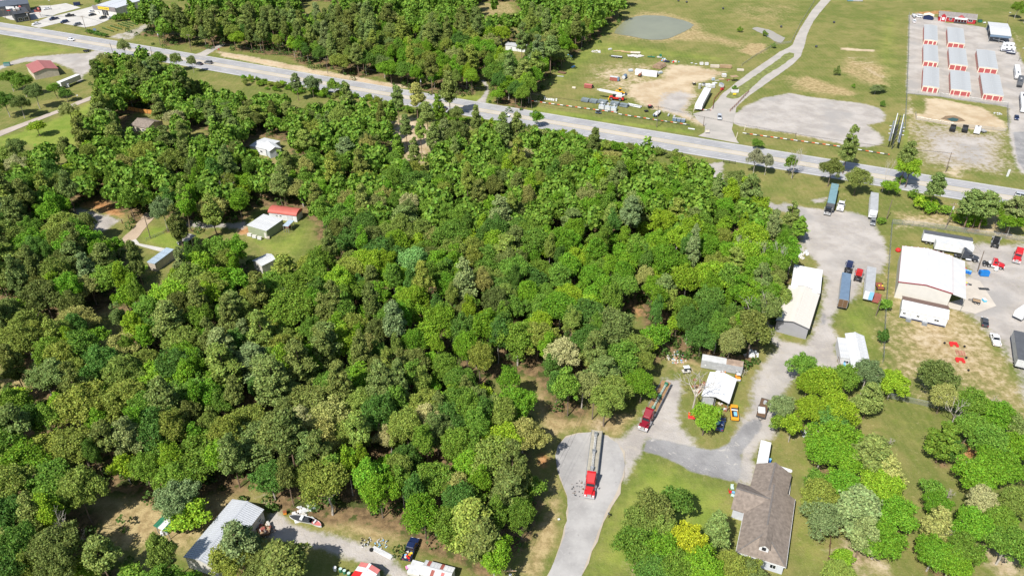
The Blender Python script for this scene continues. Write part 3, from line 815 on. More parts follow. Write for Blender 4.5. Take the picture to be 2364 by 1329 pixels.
def crown_points(lobes, per, rng, inner=.72):
 """points and outward normals on the shells of lobes (x, y, z, r, flat), those buried in another lobe left out"""
 Ls = np.array([l[:4] for l in lobes])
 Cs, Ns = [], []
 for l in lobes:
  k = int(per * l[3] ** 2)
  d = rng.normal(size=(k, 3))
  d /= np.linalg.norm(d, axis=1)[:, None]
  d = d[(d[:, 2] > -.55) | (rng.random(k) < .35)]
  wv = rng.normal(size=(3, 3)) * 3.0
  ph = rng.random(3) * 6.28
  bump = 1 + .16 * np.sin(d @ wv.T + ph).sum(1)
  rr = l[3] * bump * (1 - .45 * rng.random(len(d)) ** 2) * (1 + .14 * rng.normal(size=len(d)))
  p = np.array(l[:3]) + d * rr[:, None] * np.array([1, 1, l[4]])
  Cs.append(p)
  Ns.append(d)
 C, Nn = np.vstack(Cs), np.vstack(Ns)
 keep = np.ones(len(C), bool)
 for l in Ls:
  keep &= np.linalg.norm(C - l[:3], axis=1) > inner * .82 * l[3] - 1e-6
 return C[keep], Nn[keep]

def limb_tree(H, zc, R, r0, rng, n=6, lean=.0, mb=None):
 mb = mb or MB()
 top = Vector((lean * H, 0, zc))
 p = Vector((0, 0, -.3))
 k = 4
 prev = p
 for i in range(1, k + 1):
  t = i / k
  q = Vector((top.x * t + rng.normal() * .12, rng.normal() * .12, top.z * t))
  mb.tube(prev, q, r0 * (1 - .55 * (i - 1) / k), r0 * (1 - .55 * i / k), 7)
  prev = q
 for i in range(n):
  a = 2 * math.pi * (i + rng.random()) / n
  s = top * (0.55 + .4 * rng.random())
  e = s + Vector((math.cos(a) * R * (.5 + .4 * rng.random()), math.sin(a) * R * (.5 + .4 * rng.random()), (H - s.z) * (.35 + .45 * rng.random())))
  mid = (s + e) / 2 + Vector((rng.normal() * .2, rng.normal() * .2, -.25))
  mb.tube(s, mid, r0 * .42, r0 * .28, 5, caps=False)
  mb.tube(mid, e, r0 * .28, r0 * .08, 5, caps=False)
 return mb

VARS = {}      # kind -> list of (crown mesh, trunk mesh, crown radius, height, crown centre height)

def make_broadleaf(i, kind):
 rng = np.random.default_rng(100 + i * 7 + len(kind))
 if kind == 'broadleaf_tree':
  R, H, zc, nl, lr, leaf, flat = 4.9, 13.5, 8.6, 70, (.65, 1.5), .165, .9
 elif kind == 'oak_tree':
  R, H, zc, nl, lr, leaf, flat = 4.9, 13.0, 8.6, 90, (.55, 1.2), .155, .9
 elif kind == 'young_tree':
  R, H, zc, nl, lr, leaf, flat = 2.6, 9.0, 5.4, 26, (.6, 1.15), .165, 1.0
 elif kind == 'slender_tree':
  R, H, zc, nl, lr, leaf, flat = 2.7, 14.5, 8.4, 50, (.5, 1.15), .155, 1.0
 else:   # shrub
  R, H, zc, nl, lr, leaf, flat = 2.0, 2.8, 1.3, 14, (.45, .9), .15, .9
 hz = (H - zc)
 lobes = []
 off = rng.normal(size=3) * np.array([.10, .10, 0]) * R
 for k in range(nl):
  d = rng.normal(size=3)
  d /= np.linalg.norm(d)
  if d[2] < -.35:
   d[2] *= -.6
  q = (.42 + .50 * rng.random() ** .7)
  r = rng.uniform(*lr)
  wob = 1 + .20 * math.sin(3 * math.atan2(d[1], d[0]) + i * 2.1) * (1 - abs(d[2])) + .10 * math.sin(5 * math.atan2(d[1], d[0]) + 4 * d[2] + i)
  c = off + np.array([d[0] * R * q * wob, d[1] * R * q * wob, zc + d[2] * (hz if d[2] > 0 else hz * .8) * q])
  lobes.append((c[0], c[1], max(c[2], r * .5), r, flat))
 lobes.append((off[0], off[1], zc, R * .45, 1.0))
 per = {'broadleaf_tree': 290, 'oak_tree': 300, 'young_tree': 320, 'slender_tree': 320, 'shrub': 330}[kind]
 C, Nn = crown_points(lobes, per, rng)
 j = rng.normal(size=C.shape)
 Nv = Nn * 1.0 + j * 1.1
 Nv /= np.linalg.norm(Nv, axis=1)[:, None]
 S = leaf * rng.uniform(.65, 1.35, len(C))
 me = quads_mesh(kind + '_crown', C, Nv, S, rng, LEAF)
 if kind == 'shrub':
  tr = MB()
  for k in range(4):
   a = k * 1.6 + i
   tr.tube((0, 0, -.1), (math.cos(a) * .8, math.sin(a) * .8, 1.3), .06, .02, 4)
  tm = tr.mesh('shrub_stem', BARK)
 else:
  tm = limb_tree(H * .92, zc, R, {'broadleaf_tree': .24, 'oak_tree': .27, 'young_tree': .13, 'slender_tree': .16}[kind], rng, 7).mesh(kind + '_trunk', BARK if (i % 3) else PALEBARK)
 return me, tm, R, H, zc

def make_pine(i):
 rng = np.random.default_rng(500 + i)
 H, R = 18.0, 3.6
 zb = [7.5, 9.0, 6.5, 10.5, 6.0][i % 5]
 lobes = []
 nw = 9
 for wv in range(nw):
  t = wv / (nw - 1)
  z = zb + (H - zb - .6) * t
  rr = R * (1 - .72 * t ** 1.4) * (.75 + .4 * rng.random()) * (.6 if wv == 0 else 1)
  nb = 5 if t < .7 else 3
  a0 = rng.random() * 6.28
  for k in range(nb):
   if rng.random() < .16:
    continue
   a = a0 + 2 * math.pi * k / nb + rng.normal() * .25
   q = rr * (.62 + .3 * rng.random())
   lobes.append((math.cos(a) * q, math.sin(a) * q, z + rng.normal() * .35 + q * .12, .75 + .45 * rng.random() + .35 * (1 - t), .7))
 lobes.append((0, 0, H - .5, .7, 1.1))
 C, Nn = crown_points(lobes, 330, rng, .5)
 Nv = Nn + rng.normal(size=C.shape) * .8
 Nv /= np.linalg.norm(Nv, axis=1)[:, None]
 S = .165 * rng.uniform(.6, 1.4, len(C))
 me = quads_mesh('pine_tree_crown', C, Nv, S, rng, NEEDLE, 1.5)
 mb = MB()
 prev = Vector((0, 0, -.3))
 for k in range(1, 6):
  t = k / 5
  q = Vector((rng.normal() * .12, rng.normal() * .12, H * .97 * t))
  mb.tube(prev, q, .24 * (1 - .85 * (k - 1) / 5), .24 * (1 - .85 * k / 5), 7)
  prev = q
 for l in lobes[::2]:
  mb.tube((0, 0, l[2] - .5), (l[0], l[1], l[2]), .05, .02, 4, caps=False)
 for k in range(5):
  z = zb - .6 - k * .9
  a = rng.random() * 6.28
  mb.tube((0, 0, z), (math.cos(a) * 1.1, math.sin(a) * 1.1, z + .1), .035, .012, 4, caps=False)
 return me, mb.mesh('pine_tree_trunk', mat('pine_bark', (.21, .145, .105), .95, 0, .35, 2)), R, H, (zb + H) / 2

def make_dead(i):
 rng = np.random.default_rng(900 + i)
 H = 11.0
 mb, tw = MB(), MB()
 def grow(p, d, L, r, depth):
  q = p + d * L
  (mb if depth < 2 else tw).tube(p, q, r, r * .62, 6 if depth < 2 else 4, caps=False)
  if depth >= (4 if i != 2 else 5):
   return
  for k in range(3 if depth else 4):
   a = Vector((rng.normal(), rng.normal(), rng.normal() * .5 + .55)).normalized()
   nd = (d * .72 + a * .75).normalized()
   grow(q - d * L * .25 * rng.random(), nd, L * (.56 + .22 * rng.random()), r * .56, depth + 1)
 grow(Vector((0, 0, -.2)), Vector((rng.normal() * .06, rng.normal() * .06, 1)).normalized(), H * (.42 if i != 2 else .2), .2, 0)
 m = mat('grey_dead_wood', (.42, .385, .34), .95, 0, .3, 2)
 return tw.mesh('bare_branches', m), mb.mesh('dead_tree_trunk', m), 3.5, H, H * .6

def build_variants():
 VARS['broadleaf_tree'] = [make_broadleaf(i, 'broadleaf_tree') for i in range(7)]
 VARS['oak_tree'] = [make_broadleaf(i, 'oak_tree') for i in range(6)]
 VARS['young_tree'] = [make_broadleaf(i, 'young_tree') for i in range(4)]
 VARS['slender_tree'] = [make_broadleaf(i, 'slender_tree') for i in range(5)]
 VARS['shrub'] = [make_broadleaf(i, 'shrub') for i in range(4)]
 VARS['pine_tree'] = [make_pine(i) for i in range(5)]
 VARS['dead_tree'] = [make_dead(i) for i in range(4)]

PAL = {   # leaf colours
 'vivid green': (.168, .330, .024), 'mid green': (.168, .292, .036), 'dark green': (.110, .220, .036), 'olive green': (.250, .318, .058),
 'khaki': (.345, .365, .108), 'cream flowered': (.48, .47, .21), 'lime green': (.248, .392, .028), 'yellow green': (.40, .46, .03),
 'dull green': (.200, .262, .068), 'grey green': (.228, .298, .110), 'pale grey': (.33, .36, .22), 'blue green': (.130, .275, .05), 'mint green': (.20, .36, .095),
 'dark olive': (.168, .210, .050), 'bare grey': (.5, .46, .40)}

TREES = []     # (kind, x, y, scale, zscale, colour word, label, group, variant)
TRNG = random.Random(77)

def colour_of(word):
 c = PAL[word]
 k = TRNG.uniform(.84, 1.18)
 h = TRNG.uniform(-.09, .09)
 return (c[0] * k * (1 + h), c[1] * k, c[2] * k * (1 - h))

def plant(kind, x, y, s, zs, word, label, group=None, var=None):
 v = VARS[kind]
 k = TRNG.randrange(len(v)) if var is None else var
 crown, trunk, R, H, zc = v[k]
 t = thing(kind, label, {'broadleaf_tree': 'tree', 'oak_tree': 'tree', 'young_tree': 'tree', 'slender_tree': 'tree', 'pine_tree': 'tree', 'dead_tree': 'tree', 'shrub': 'bush'}[kind], (x, y, 0), TRNG.uniform(0, 6.28), group)
 t.scale = (s, s, zs)
 put('trunk' if kind != 'shrub' else 'stem', trunk, t)
 put({'dead_tree': 'branches', 'shrub': 'foliage'}.get(kind, 'crown'), crown, t, color=colour_of(word))
 return t

def crown_at(px, py, kind, s, zs):
 """ground point of a tree whose crown centre shows at px, py"""
 zc = VARS[kind][0][4] * zs
 p = at(px, py, zc)
 return p.x, p.y

# ---- trees one can single out: px, py of crown centre, kind, radius (m), height scale, colour, label
SOLO = [
 (85, 293, 'young_tree', 3.60, .8, 'lime green', 'small lime green tree alone on the mown lawn by the lane'),
 (285, 107, 'broadleaf_tree', 3.40, .75, 'grey green', 'thin open tree standing against the highway west of the road junction'),
 (366, 138, 'broadleaf_tree', 3.60, .8, 'mid green', 'green roadside tree west of the two cars on the highway'),
 (405, 137, 'broadleaf_tree', 3.20, .75, 'dull green', 'see-through roadside tree next to the two dark cars'),
 (442, 142, 'broadleaf_tree', 2.40, .7, 'grey green', 'small thin roadside tree hiding the tail of a dark car'),
 (682, 188, 'pine_tree', 2.60, .75, 'grey green', 'short thin pine poking above the scrub into the highway'),
 (720, 194, 'broadleaf_tree', 3.80, .8, 'grey green', 'wide thin roadside tree with pale leaves beside the scrub'),
 (770, 198, 'young_tree', 2.80, 1.0, 'mid green', 'bushy young tree against the highway east of the thin pine'),
 (796, 202, 'young_tree', 1.80, 1.0, 'dark green', 'slim dark young tree against the highway edge'),
 (917, 224, 'pine_tree', 3.00, 1.0, 'dull green', 'round topped pine rising in front of the highway lanes'),
 (961, 222, 'pine_tree', 3.40, 1.1, 'khaki', 'tall browning pine with bare trunk in front of the highway'),
 (1011, 245, 'pine_tree', 2.60, .9, 'mid green', 'small green pine before the highway beside the browning pine'),
 (1036, 198, 'pine_tree', 3.60, 1.15, 'dull green', 'tallest pine reaching across both sides of the highway'),
 (985, 262, 'pine_tree', 3.20, .95, 'dull green', 'pine over the bare ground clearing'),
 (936, 288, 'pine_tree', 2.60, .85, 'dull green', 'thin pine on the west rim of the bare clearing'),
 (970, 300, 'pine_tree', 2.40, .9, 'olive green', 'slim olive pine in the middle of the bare clearing'),
 (1000, 312, 'pine_tree', 2.80, .85, 'dull green', 'thin pine on the east rim of the bare clearing'),
 (918, 335, 'pine_tree', 2.60, .8, 'mid green', 'green pine at the south-west rim of the bare clearing'),
 (956, 345, 'pine_tree', 2.20, .85, 'dull green', 'slim dull pine at the south end of the bare clearing'),
 (1026, 300, 'pine_tree', 2.80, .9, 'grey green', 'grey green pine just east of the bare clearing'),
 (1055, 262, 'broadleaf_tree', 3.00, .8, 'dull green', 'thin crooked tree by the highway east of the clearing'),
 (1745, 366, 'broadleaf_tree', 3.00, .8, 'pale grey', 'pale grey thin-leaved tree by the highway at the gravel entrance'),
 (1771, 374, 'broadleaf_tree', 2.50, .65, 'pale grey', 'smaller pale grey tree beside its taller twin at the entrance'),
 (1702, 418, 'broadleaf_tree', 4.30, .8, 'dull green', 'dark open tree standing over the white gravel track'),
 (1827, 376, 'young_tree', 2.20, 1.0, 'mid green', 'leafy sapling at the foot of the leaning bare trunk'),
 (1921, 390, 'broadleaf_tree', 4.00, .85, 'dull green', 'roadside tree right behind the teal trailer'),
 (1981, 413, 'broadleaf_tree', 4.30, .8, 'dull green', 'wide roadside tree between the two parked trailers'),
 (1966, 322, 'pine_tree', 3.00, 1.15, 'dull green', 'tall lean pine in front of the striped rail'),
 (2103, 388, 'broadleaf_tree', 4.60, .95, 'lime green', 'bright lime green tree over the far highway edge'),
 (2098, 358, 'pine_tree', 3.00, 1.0, 'dull green', 'dull pine rising behind the lime green tree'),
 (2163, 425, 'pine_tree', 3.20, .85, 'dull green', 'narrow pine standing in front of the highway near the pole'),
 (2247, 466, 'pine_tree', 4.40, .85, 'dull green', 'broad dark pine at the west end of the roadside thicket'),
 (2282, 470, 'pine_tree', 3.80, .85, 'dull green', 'dull pine in the middle of the roadside thicket'),
 (2256, 496, 'broadleaf_tree', 3.20, .65, 'vivid green', 'vivid green low tree in the roadside thicket'),
 (2312, 486, 'broadleaf_tree', 3.60, .75, 'mid green', 'rounded green tree in the roadside thicket'),
 (2345, 480, 'pine_tree', 3.80, .8, 'grey green', 'grey green pine at the east end of the thicket'),
 (2338, 510, 'broadleaf_tree', 4.20, .7, 'vivid green', 'dense green tree closing the thicket at the picture edge'),
 (2056, 430, 'young_tree', 3.40, .65, 'vivid green', 'bushy green tree below the bare leaning trunk'),
 (2132, 466, 'shrub', 4.40, 1.6, 'lime green', 'large lime green shrub in the roadside brush'),
 (2150, 482, 'shrub', 3.20, 1.5, 'vivid green', 'rounded vivid shrub beside the larger lime one'),
 (2181, 484, 'shrub', 2.80, 1.3, 'mid green', 'green shrub at the foot of the leaning pole'),
 (2216, 506, 'shrub', 2.60, 1.2, 'lime green', 'lime shrub under the broad dark pine'),
 (2238, 512, 'shrub', 2.20, 1.2, 'lime green', 'low lime shrub next to the thicket corner'),
 (2262, 514, 'shrub', 2.40, 1.2, 'vivid green', 'green shrub at the south rim of the thicket'),
 (2080, 418, 'shrub', 2.00, 1.2, 'mid green', 'shrub in the brush west of the lime green tree'),
 (2108, 452, 'shrub', 2.40, 1.1, 'mid green', 'low shrub in the brush under the lime green tree'),
 (1848, 843, 'oak_tree', 3.83, .72, 'mid green', 'rounded green tree at the mouth of the pale dirt track'),
 (1905, 890, 'broadleaf_tree', 4.87, .8, 'lime green', 'broad lime green tree south of the deck'),
 (1866, 886, 'broadleaf_tree', 3.48, .7, 'lime green', 'lime tree between the dirt track and the broad tree'),
 (1950, 872, 'broadleaf_tree', 3.48, .7, 'mid green', 'green tree tucked below the deck'),
 (2003, 862, 'broadleaf_tree', 4.00, .8, 'grey green', 'soft grey green tree hiding the end of the metal roofed shed'),
 (2062, 884, 'broadleaf_tree', 4.18, .62, 'lime green', 'low olive-lime tree with a smooth round top by the field'),
 (2010, 912, 'pine_tree', 3.13, .6, 'dull green', 'tree with two pale trunks south of the metal roofed shed'),
 (2172, 872, 'oak_tree', 4.87, .85, 'dark olive', 'dark olive oak alone at the field edge'),
 (2180, 912, 'oak_tree', 3.65, .7, 'khaki', 'khaki tree with pale limbs under the dark olive oak'),
 (2250, 935, 'broadleaf_tree', 4.35, .75, 'mid green', 'green tree beside the dead grey limbs'),
 (2300, 960, 'broadleaf_tree', 4.70, .75, 'vivid green', 'broad vivid tree north of the fenced corner wood'),
 (2350, 985, 'broadleaf_tree', 4.00, .7, 'dull green', 'dull tree at the picture edge above the corner wood'),
 (1800, 938, 'broadleaf_tree', 3.13, .7, 'grey green', 'pale leaved tree over the flat trailer'),
 (1935, 945, 'broadleaf_tree', 4.35, .8, 'lime green', 'spreading lime tree with pale boughs showing'),
 (1880, 950, 'broadleaf_tree', 3.83, .75, 'lime green', 'lime tree over the junk pile'),
 (1830, 985, 'young_tree', 2.26, .9, 'lime green', 'small lime tree beside the white trailer drive'),
 (1798, 975, 'young_tree', 1.91, .7, 'mid green', 'small green tree on the edge of the grey drive'),
 (1925, 965, 'broadleaf_tree', 4.00, .7, 'blue green', 'blue green tree inside the garden clump'),
 (1928, 1018, 'broadleaf_tree', 5.57, .8, 'vivid green', 'large green tree at the top of the garden clump'),
 (1900, 1040, 'broadleaf_tree', 3.83, .75, 'vivid green', 'green tree on the house side of the garden clump'),
 (1950, 1062, 'broadleaf_tree', 4.00, .75, 'vivid green', 'green tree with bare twigs in the garden clump'),
 (2020, 1046, 'pine_tree', 4.18, .75, 'dull green', 'leaning dull pine on the field side of the garden clump'),
 (2050, 1084, 'pine_tree', 3.13, .6, 'khaki', 'khaki low pine beside the leaning pine'),
 (1880, 1112, 'young_tree', 2.61, .9, 'mid green', 'small green tree nearest the house gable'),
 (1897, 1146, 'oak_tree', 4.52, .8, 'olive green', 'olive green oak on the house side of the garden clump'),
 (1905, 1196, 'broadleaf_tree', 4.35, .72, 'grey green', 'grey green tree at the south-west of the garden clump'),
 (1950, 1126, 'broadleaf_tree', 4.35, .75, 'vivid green', 'dense green tree in the heart of the garden clump'),
 (1985, 1168, 'pine_tree', 4.35, .8, 'grey green', 'hazy grey green pine over the garden clump'),
 (2046, 1128, 'broadleaf_tree', 4.70, .75, 'lime green', 'lime green tree on the east of the garden clump'),
 (2056, 1190, 'broadleaf_tree', 4.87, .75, 'vivid green', 'broad vivid tree on the south-east of the garden clump'),
 (2030, 1245, 'broadleaf_tree', 4.35, .7, 'vivid green', 'vivid green tree ending the garden clump on the south'),
 (1998, 1228, 'pine_tree', 2.78, .65, 'grey green', 'hazy pine trailing over the bare patch'),
 (1948, 1286, 'young_tree', 1.91, .6, 'lime green', 'small round lime tree on the bare ground'),
 (1933, 1324, 'oak_tree', 3.48, .6, 'olive green', 'olive tree cut by the bottom of the picture by the bare ground'),
 (2155, 1130, 'young_tree', 2.26, .8, 'mid green', 'small green tree under the silvery bare tree'),
 (2163, 1170, 'broadleaf_tree', 2.96, .62, 'vivid green', 'green tree below the silvery bare tree'),
 (2166, 1204, 'pine_tree', 2.78, .65, 'khaki', 'khaki pine south of the silvery bare tree'),
 (2158, 1276, 'broadleaf_tree', 3.83, .65, 'vivid green', 'vivid tree nearest the lawn in the corner wood'),
 (2200, 1296, 'broadleaf_tree', 3.65, .6, 'vivid green', 'vivid tree at the foot of the corner wood'),
 (2225, 1262, 'broadleaf_tree', 3.65, .7, 'mid green', 'mid green tree within the corner wood'),
 (2245, 1215, 'broadleaf_tree', 3.83, .75, 'vivid green', 'tall vivid tree within the corner wood'),
 (2270, 1160, 'oak_tree', 3.31, .75, 'cream flowered', 'pale cream oak in the corner wood'),
 (2325, 1255, 'broadleaf_tree', 4.35, .75, 'mid green', 'broad tree by the path in the corner wood'),
 (2310, 1212, 'oak_tree', 3.83, .7, 'mid green', 'lumpy green oak in the corner wood'),
 (2342, 1165, 'oak_tree', 3.65, .8, 'olive green', 'olive oak at the picture edge of the corner wood'),
 (2265, 1096, 'broadleaf_tree', 4.70, .72, 'vivid green', 'spreading green tree on the lawn side of the corner wood'),
 (2320, 1078, 'broadleaf_tree', 4.70, .75, 'vivid green', 'spreading green tree deeper in the corner wood'),
 (2292, 1022, 'broadleaf_tree', 4.35, .75, 'mid green', 'tall green tree over the orange earth'),
 (2340, 1030, 'oak_tree', 4.00, .75, 'vivid green', 'lumpy vivid tree at the upper corner of the wood'),
 (2186, 1008, 'pine_tree', 3.48, .65, 'mid green', 'green pine at the tip of the corner wood'),
 (2196, 1034, 'broadleaf_tree', 2.44, .6, 'dark green', 'small dark tree at the tip of the corner wood'),
 (2240, 990, 'broadleaf_tree', 3.83, .7, 'mid green', 'green tree between the dead limbs and the corner wood'),
 (1507, 1168, 'oak_tree', 4.60, .9, 'dark olive', 'dark olive oak on the lawn by the cul-de-sac'),
 (1557, 1160, 'young_tree', 3.40, 1.05, 'dark green', 'dark green upright tree with lime tip on the lawn'),
 (1480, 1205, 'oak_tree', 4.20, .8, 'olive green', 'olive green tree on the street side of the lawn clump'),
 (1478, 1258, 'broadleaf_tree', 4.80, .75, 'mid green', 'broad green tree at the street corner of the lawn clump'),
 (1526, 1266, 'broadleaf_tree', 4.20, .75, 'vivid green', 'vivid green tree in the middle of the lawn clump'),
 (1588, 1246, 'broadleaf_tree', 3.40, .85, 'yellow green', 'bright yellow green tree on the lawn west of the house'),
 (1530, 1215, 'oak_tree', 3.60, .8, 'olive green', 'small olive oak between the dark oak and the yellow tree'),
 (1657, 1212, 'pine_tree', 2.60, .62, 'dull green', 'slender pine with bare trunk beside the house'),
 (1618, 1304, 'broadleaf_tree', 4.20, .7, 'vivid green', 'vivid tree below the yellow green tree'),
 (1686, 1312, 'oak_tree', 4.20, .65, 'olive green', 'olive oak in front of the house wall'),
 (1730, 1320, 'oak_tree', 3.60, .6, 'dull green', 'dull oak at the porch end of the house'),
 (1565, 1310, 'broadleaf_tree', 3.80, .7, 'mid green', 'green tree at the bottom of the lawn clump'),
 (1512, 1318, 'broadleaf_tree', 3.80, .65, 'dark green', 'dark tree at the bottom corner of the lawn clump'),
 (1629, 966, 'broadleaf_tree', 3.70, .62, 'lime green', 'lime tree standing alone by the open shed'),
 (1302, 822, 'oak_tree', 4.40, 1.0, 'cream flowered', 'cream flowered oak beside the mown path'),
 (1346, 890, 'oak_tree', 4.00, .85, 'khaki', 'khaki oak nearest the pole at the wood corner'),
 (1375, 800, 'pine_tree', 3.60, .75, 'dull green', 'dull pine behind the cream oak'),
 (1422, 902, 'oak_tree', 4.80, .75, 'olive green', 'olive oak overhanging the cul-de-sac verge'),
 (1482, 888, 'broadleaf_tree', 4.00, .7, 'vivid green', 'vivid tree beside the dark red truck bed'),
 (1436, 828, 'broadleaf_tree', 5.00, .9, 'mid green', 'tall green tree at the south-east wood corner'),
 (1392, 854, 'pine_tree', 3.60, .7, 'dull green', 'low dull pine between the khaki and green trees'),
 (1476, 838, 'oak_tree', 3.60, .75, 'olive green', 'olive tree at the edge of the weedy yard'),
 (1299, 905, 'shrub', 2.40, 1.6, 'vivid green', 'green shrub at the feet of the pale oaks'),
 (945, 470, 'oak_tree', 3.60, 1.0, 'cream flowered', 'cream flowered oak deep in the wood'),
 (1356, 455, 'oak_tree', 4.60, 1.0, 'khaki', 'khaki domed oak in the wood south of the highway'),
 (1212, 362, 'oak_tree', 4.20, .9, 'cream flowered', 'pale cream oak near the north rim of the wood'),
 (1418, 372, 'oak_tree', 4.60, .9, 'khaki', 'pale khaki oak near the highway rim of the wood'),
 (948, 606, 'broadleaf_tree', 5.40, .9, 'mint green', 'mint green domed tree in the wood'),
 (878, 590, 'broadleaf_tree', 6.00, .95, 'dark green', 'very broad dark green tree in the wood'),
 (960, 425, 'broadleaf_tree', 6.40, .9, 'dark green', 'broad dark tree south of the bare clearing'),
 (905, 415, 'broadleaf_tree', 5.40, .9, 'mid green', 'broad mid green tree beside the dark one south of the clearing'),
 (1640, 640, 'broadleaf_tree', 6.20, 1.05, 'lime green', 'largest lime green tree of the wood'),
 (1750, 480, 'broadleaf_tree', 5.00, .9, 'lime green', 'lime tree at the east rim by the gravel track'),
 (1240, 270, 'young_tree', 2.60, .9, 'vivid green', 'vivid young tree on the highway rim of the wood'),
 (551, 470, 'young_tree', 2.40, 1.0, 'lime green', 'narrow lime tree north of the grey roofed shed'),
 (1065, 640, 'young_tree', 3.00, 1.3, 'lime green', 'bright lime crown in the middle of the wood'),
 (795, 790, 'broadleaf_tree', 5.00, .9, 'lime green', 'lime domed tree west of the wood centre'),
 (700, 970, 'oak_tree', 3.60, .9, 'cream flowered', 'pale cream oak in the lower wood'),
 (978, 965, 'oak_tree', 3.60, .9, 'cream flowered', 'yellow cream oak above the lower wood'),
 (900, 1008, 'oak_tree', 2.60, .8, 'cream flowered', 'small pale yellow oak in the lower wood'),
 (1170, 1015, 'broadleaf_tree', 4.60, .9, 'lime green', 'lime tree near the street verge'),
 (1205, 1000, 'oak_tree', 4.60, .9, 'khaki', 'khaki oak above the street verge'),
 (1090, 1200, 'pine_tree', 4.60, .85, 'olive green', 'olive pine at the south-east tip of the lower wood'),
 (1110, 1235, 'pine_tree', 4.20, .75, 'dull green', 'dull pine at the south tip of the lower wood'),
 (1140, 1280, 'broadleaf_tree', 4.00, .75, 'vivid green', 'vivid tree at the south tip of the lower wood'),
 (410, 1150, 'broadleaf_tree', 4.20, .75, 'grey green', 'open grey green tree over the green roofed shed'),
 (436, 1190, 'young_tree', 3.60, .8, 'lime green', 'lime tree beside the green roofed shed'),
 (545, 1245, 'pine_tree', 3.80, .75, 'grey green', 'thin pine standing over the long metal roof'),
 (530, 1300, 'oak_tree', 4.20, .75, 'olive green', 'olive oak hiding the lower end of the metal roof'),
 (650, 1290, 'pine_tree', 4.40, .7, 'dark olive', 'dark pine between the metal roof and the sandy drive'),
 (615, 1310, 'oak_tree', 4.40, .65, 'dark olive', 'dark olive oak at the bottom edge by the drive'),
 (25, 480, 'oak_tree', 4.60, .9, 'khaki', 'khaki oak at the west edge by the dirt road'),
 (30, 385, 'oak_tree', 4.80, .9, 'cream flowered', 'silvery cream oak at the west edge'),
 (285, 380, 'oak_tree', 4.60, .9, 'khaki', 'khaki oak north of the brown dirt lot'),
 (265, 212, 'oak_tree', 4.00, .9, 'khaki', 'pale oak north of the orange fence'),
 (407, 272, 'oak_tree', 4.60, .8, 'cream flowered', 'cream flowered oak at the end of the orange fence'),
 (375, 485, 'broadleaf_tree', 3.60, .95, 'grey green', 'tall grey green tree with clean trunk by the dirt road'),
 (430, 455, 'broadleaf_tree', 4.60, .95, 'vivid green', 'spreading green tree by the small fenced yard'),
 (190, 520, 'broadleaf_tree', 4.00, .85, 'dull green', 'dull tree overhanging the brown dirt lot'),
 (160, 255, 'oak_tree', 4.00, .8, 'khaki', 'khaki oak on the lawn beside the lane'),
 (80, 215, 'broadleaf_tree', 4.20, .9, 'dull green', 'tall dull tree on the near side of the red roofed hall'),
 (125, 205, 'young_tree', 3.40, .9, 'mid green', 'tree hiding the tail of the white container'),
 (150, 215, 'young_tree', 2.60, .8, 'dark green', 'small dark tree by the white container'),
 (20, 180, 'broadleaf_tree', 4.00, .8, 'mid green', 'green tree west of the red roofed hall'),
 (50, 190, 'broadleaf_tree', 4.40, .85, 'mid green', 'green tree against the red roofed hall'),
 (10, 235, 'broadleaf_tree', 4.40, .85, 'dark green', 'dark tree at the west edge above the lane'),
 (45, 240, 'broadleaf_tree', 3.80, .8, 'dull green', 'dull tree on the lawn above the lane'),
 (1848, 520, 'pine_tree', 2.40, .55, 'mid green', 'narrow conical tree at the corner of the truck yard'),
 (1800, 545, 'broadleaf_tree', 4.00, .8, 'mid green', 'green tree at the east rim beside the truck yard'),
 (1790, 588, 'broadleaf_tree', 4.60, .85, 'vivid green', 'vivid tree over the corner of the white lean-to'),
 (1830, 490, 'pine_tree', 2.60, .7, 'dull green', 'dull pine at the top of the truck yard'),
 (2040, 703, 'shrub', 2.00, 1.5, 'mid green', 'shrub growing through the chain fence by the trailers'),
 (2038, 778, 'shrub', 1.80, 1.6, 'dark green', 'dark shrub on the chain fence by the metal roofed shed'),
 (2032, 510, 'shrub', 1.70, .9, 'mid green', 'low shrub at the fence corner post'),
 (1932, 165, 'shrub', 1.60, 1.6, 'dull green', 'lone small shrub in the rough field'),
 (2022, 205, 'young_tree', 2.60, .5, 'grey green', 'grey thicket willow beside the drainage swale'),
 (2036, 203, 'young_tree', 2.40, .42, 'dull green', 'dull thicket willow right of its grey neighbour'),
 (2036, 241, 'shrub', 1.30, .9, 'dark green', 'round dark shrub near the gravel lot end'),
 (1971, 199, 'shrub', 0.90, .7, 'mid green', 'tiny shrub in the swale'),
 (2351, 18, 'broadleaf_tree', 3.60, .8, 'mid green', 'tree behind the grey canopy at the field corner'),
 (2372, 28, 'broadleaf_tree', 3.40, .8, 'mid green', 'second tree at the corner of the storage field'),
 (1708, 70, 'shrub', 1.60, 1.0, 'mid green', 'small bush on the pasture ditch'),
 (1765, 78, 'shrub', 1.80, 1.1, 'mid green', 'bush on the bank of the silty pond'),
 (1786, 106, 'shrub', 1.60, 1.1, 'dull green', 'bush by the fence below the silty pond'),
 (1696, 205, 'shrub', 1.60, 1.0, 'mid green', 'bush planted on the grass island sign'),
 (1749, 330, 'young_tree', 2.20, .5, 'mid green', 'small round tree by the striped rail on the verge'),
 (227, 4, 'shrub', 2.40, 1.4, 'dark green', 'bush behind the yellow signed store'),
 (1790, 640, 'oak_tree', 4.00, .75, 'dull green', 'dull tree leaning over the tan barn corner'),
 (1812, 690, 'young_tree', 2.80, .75, 'olive green', 'small tree against the tan barn'),
]
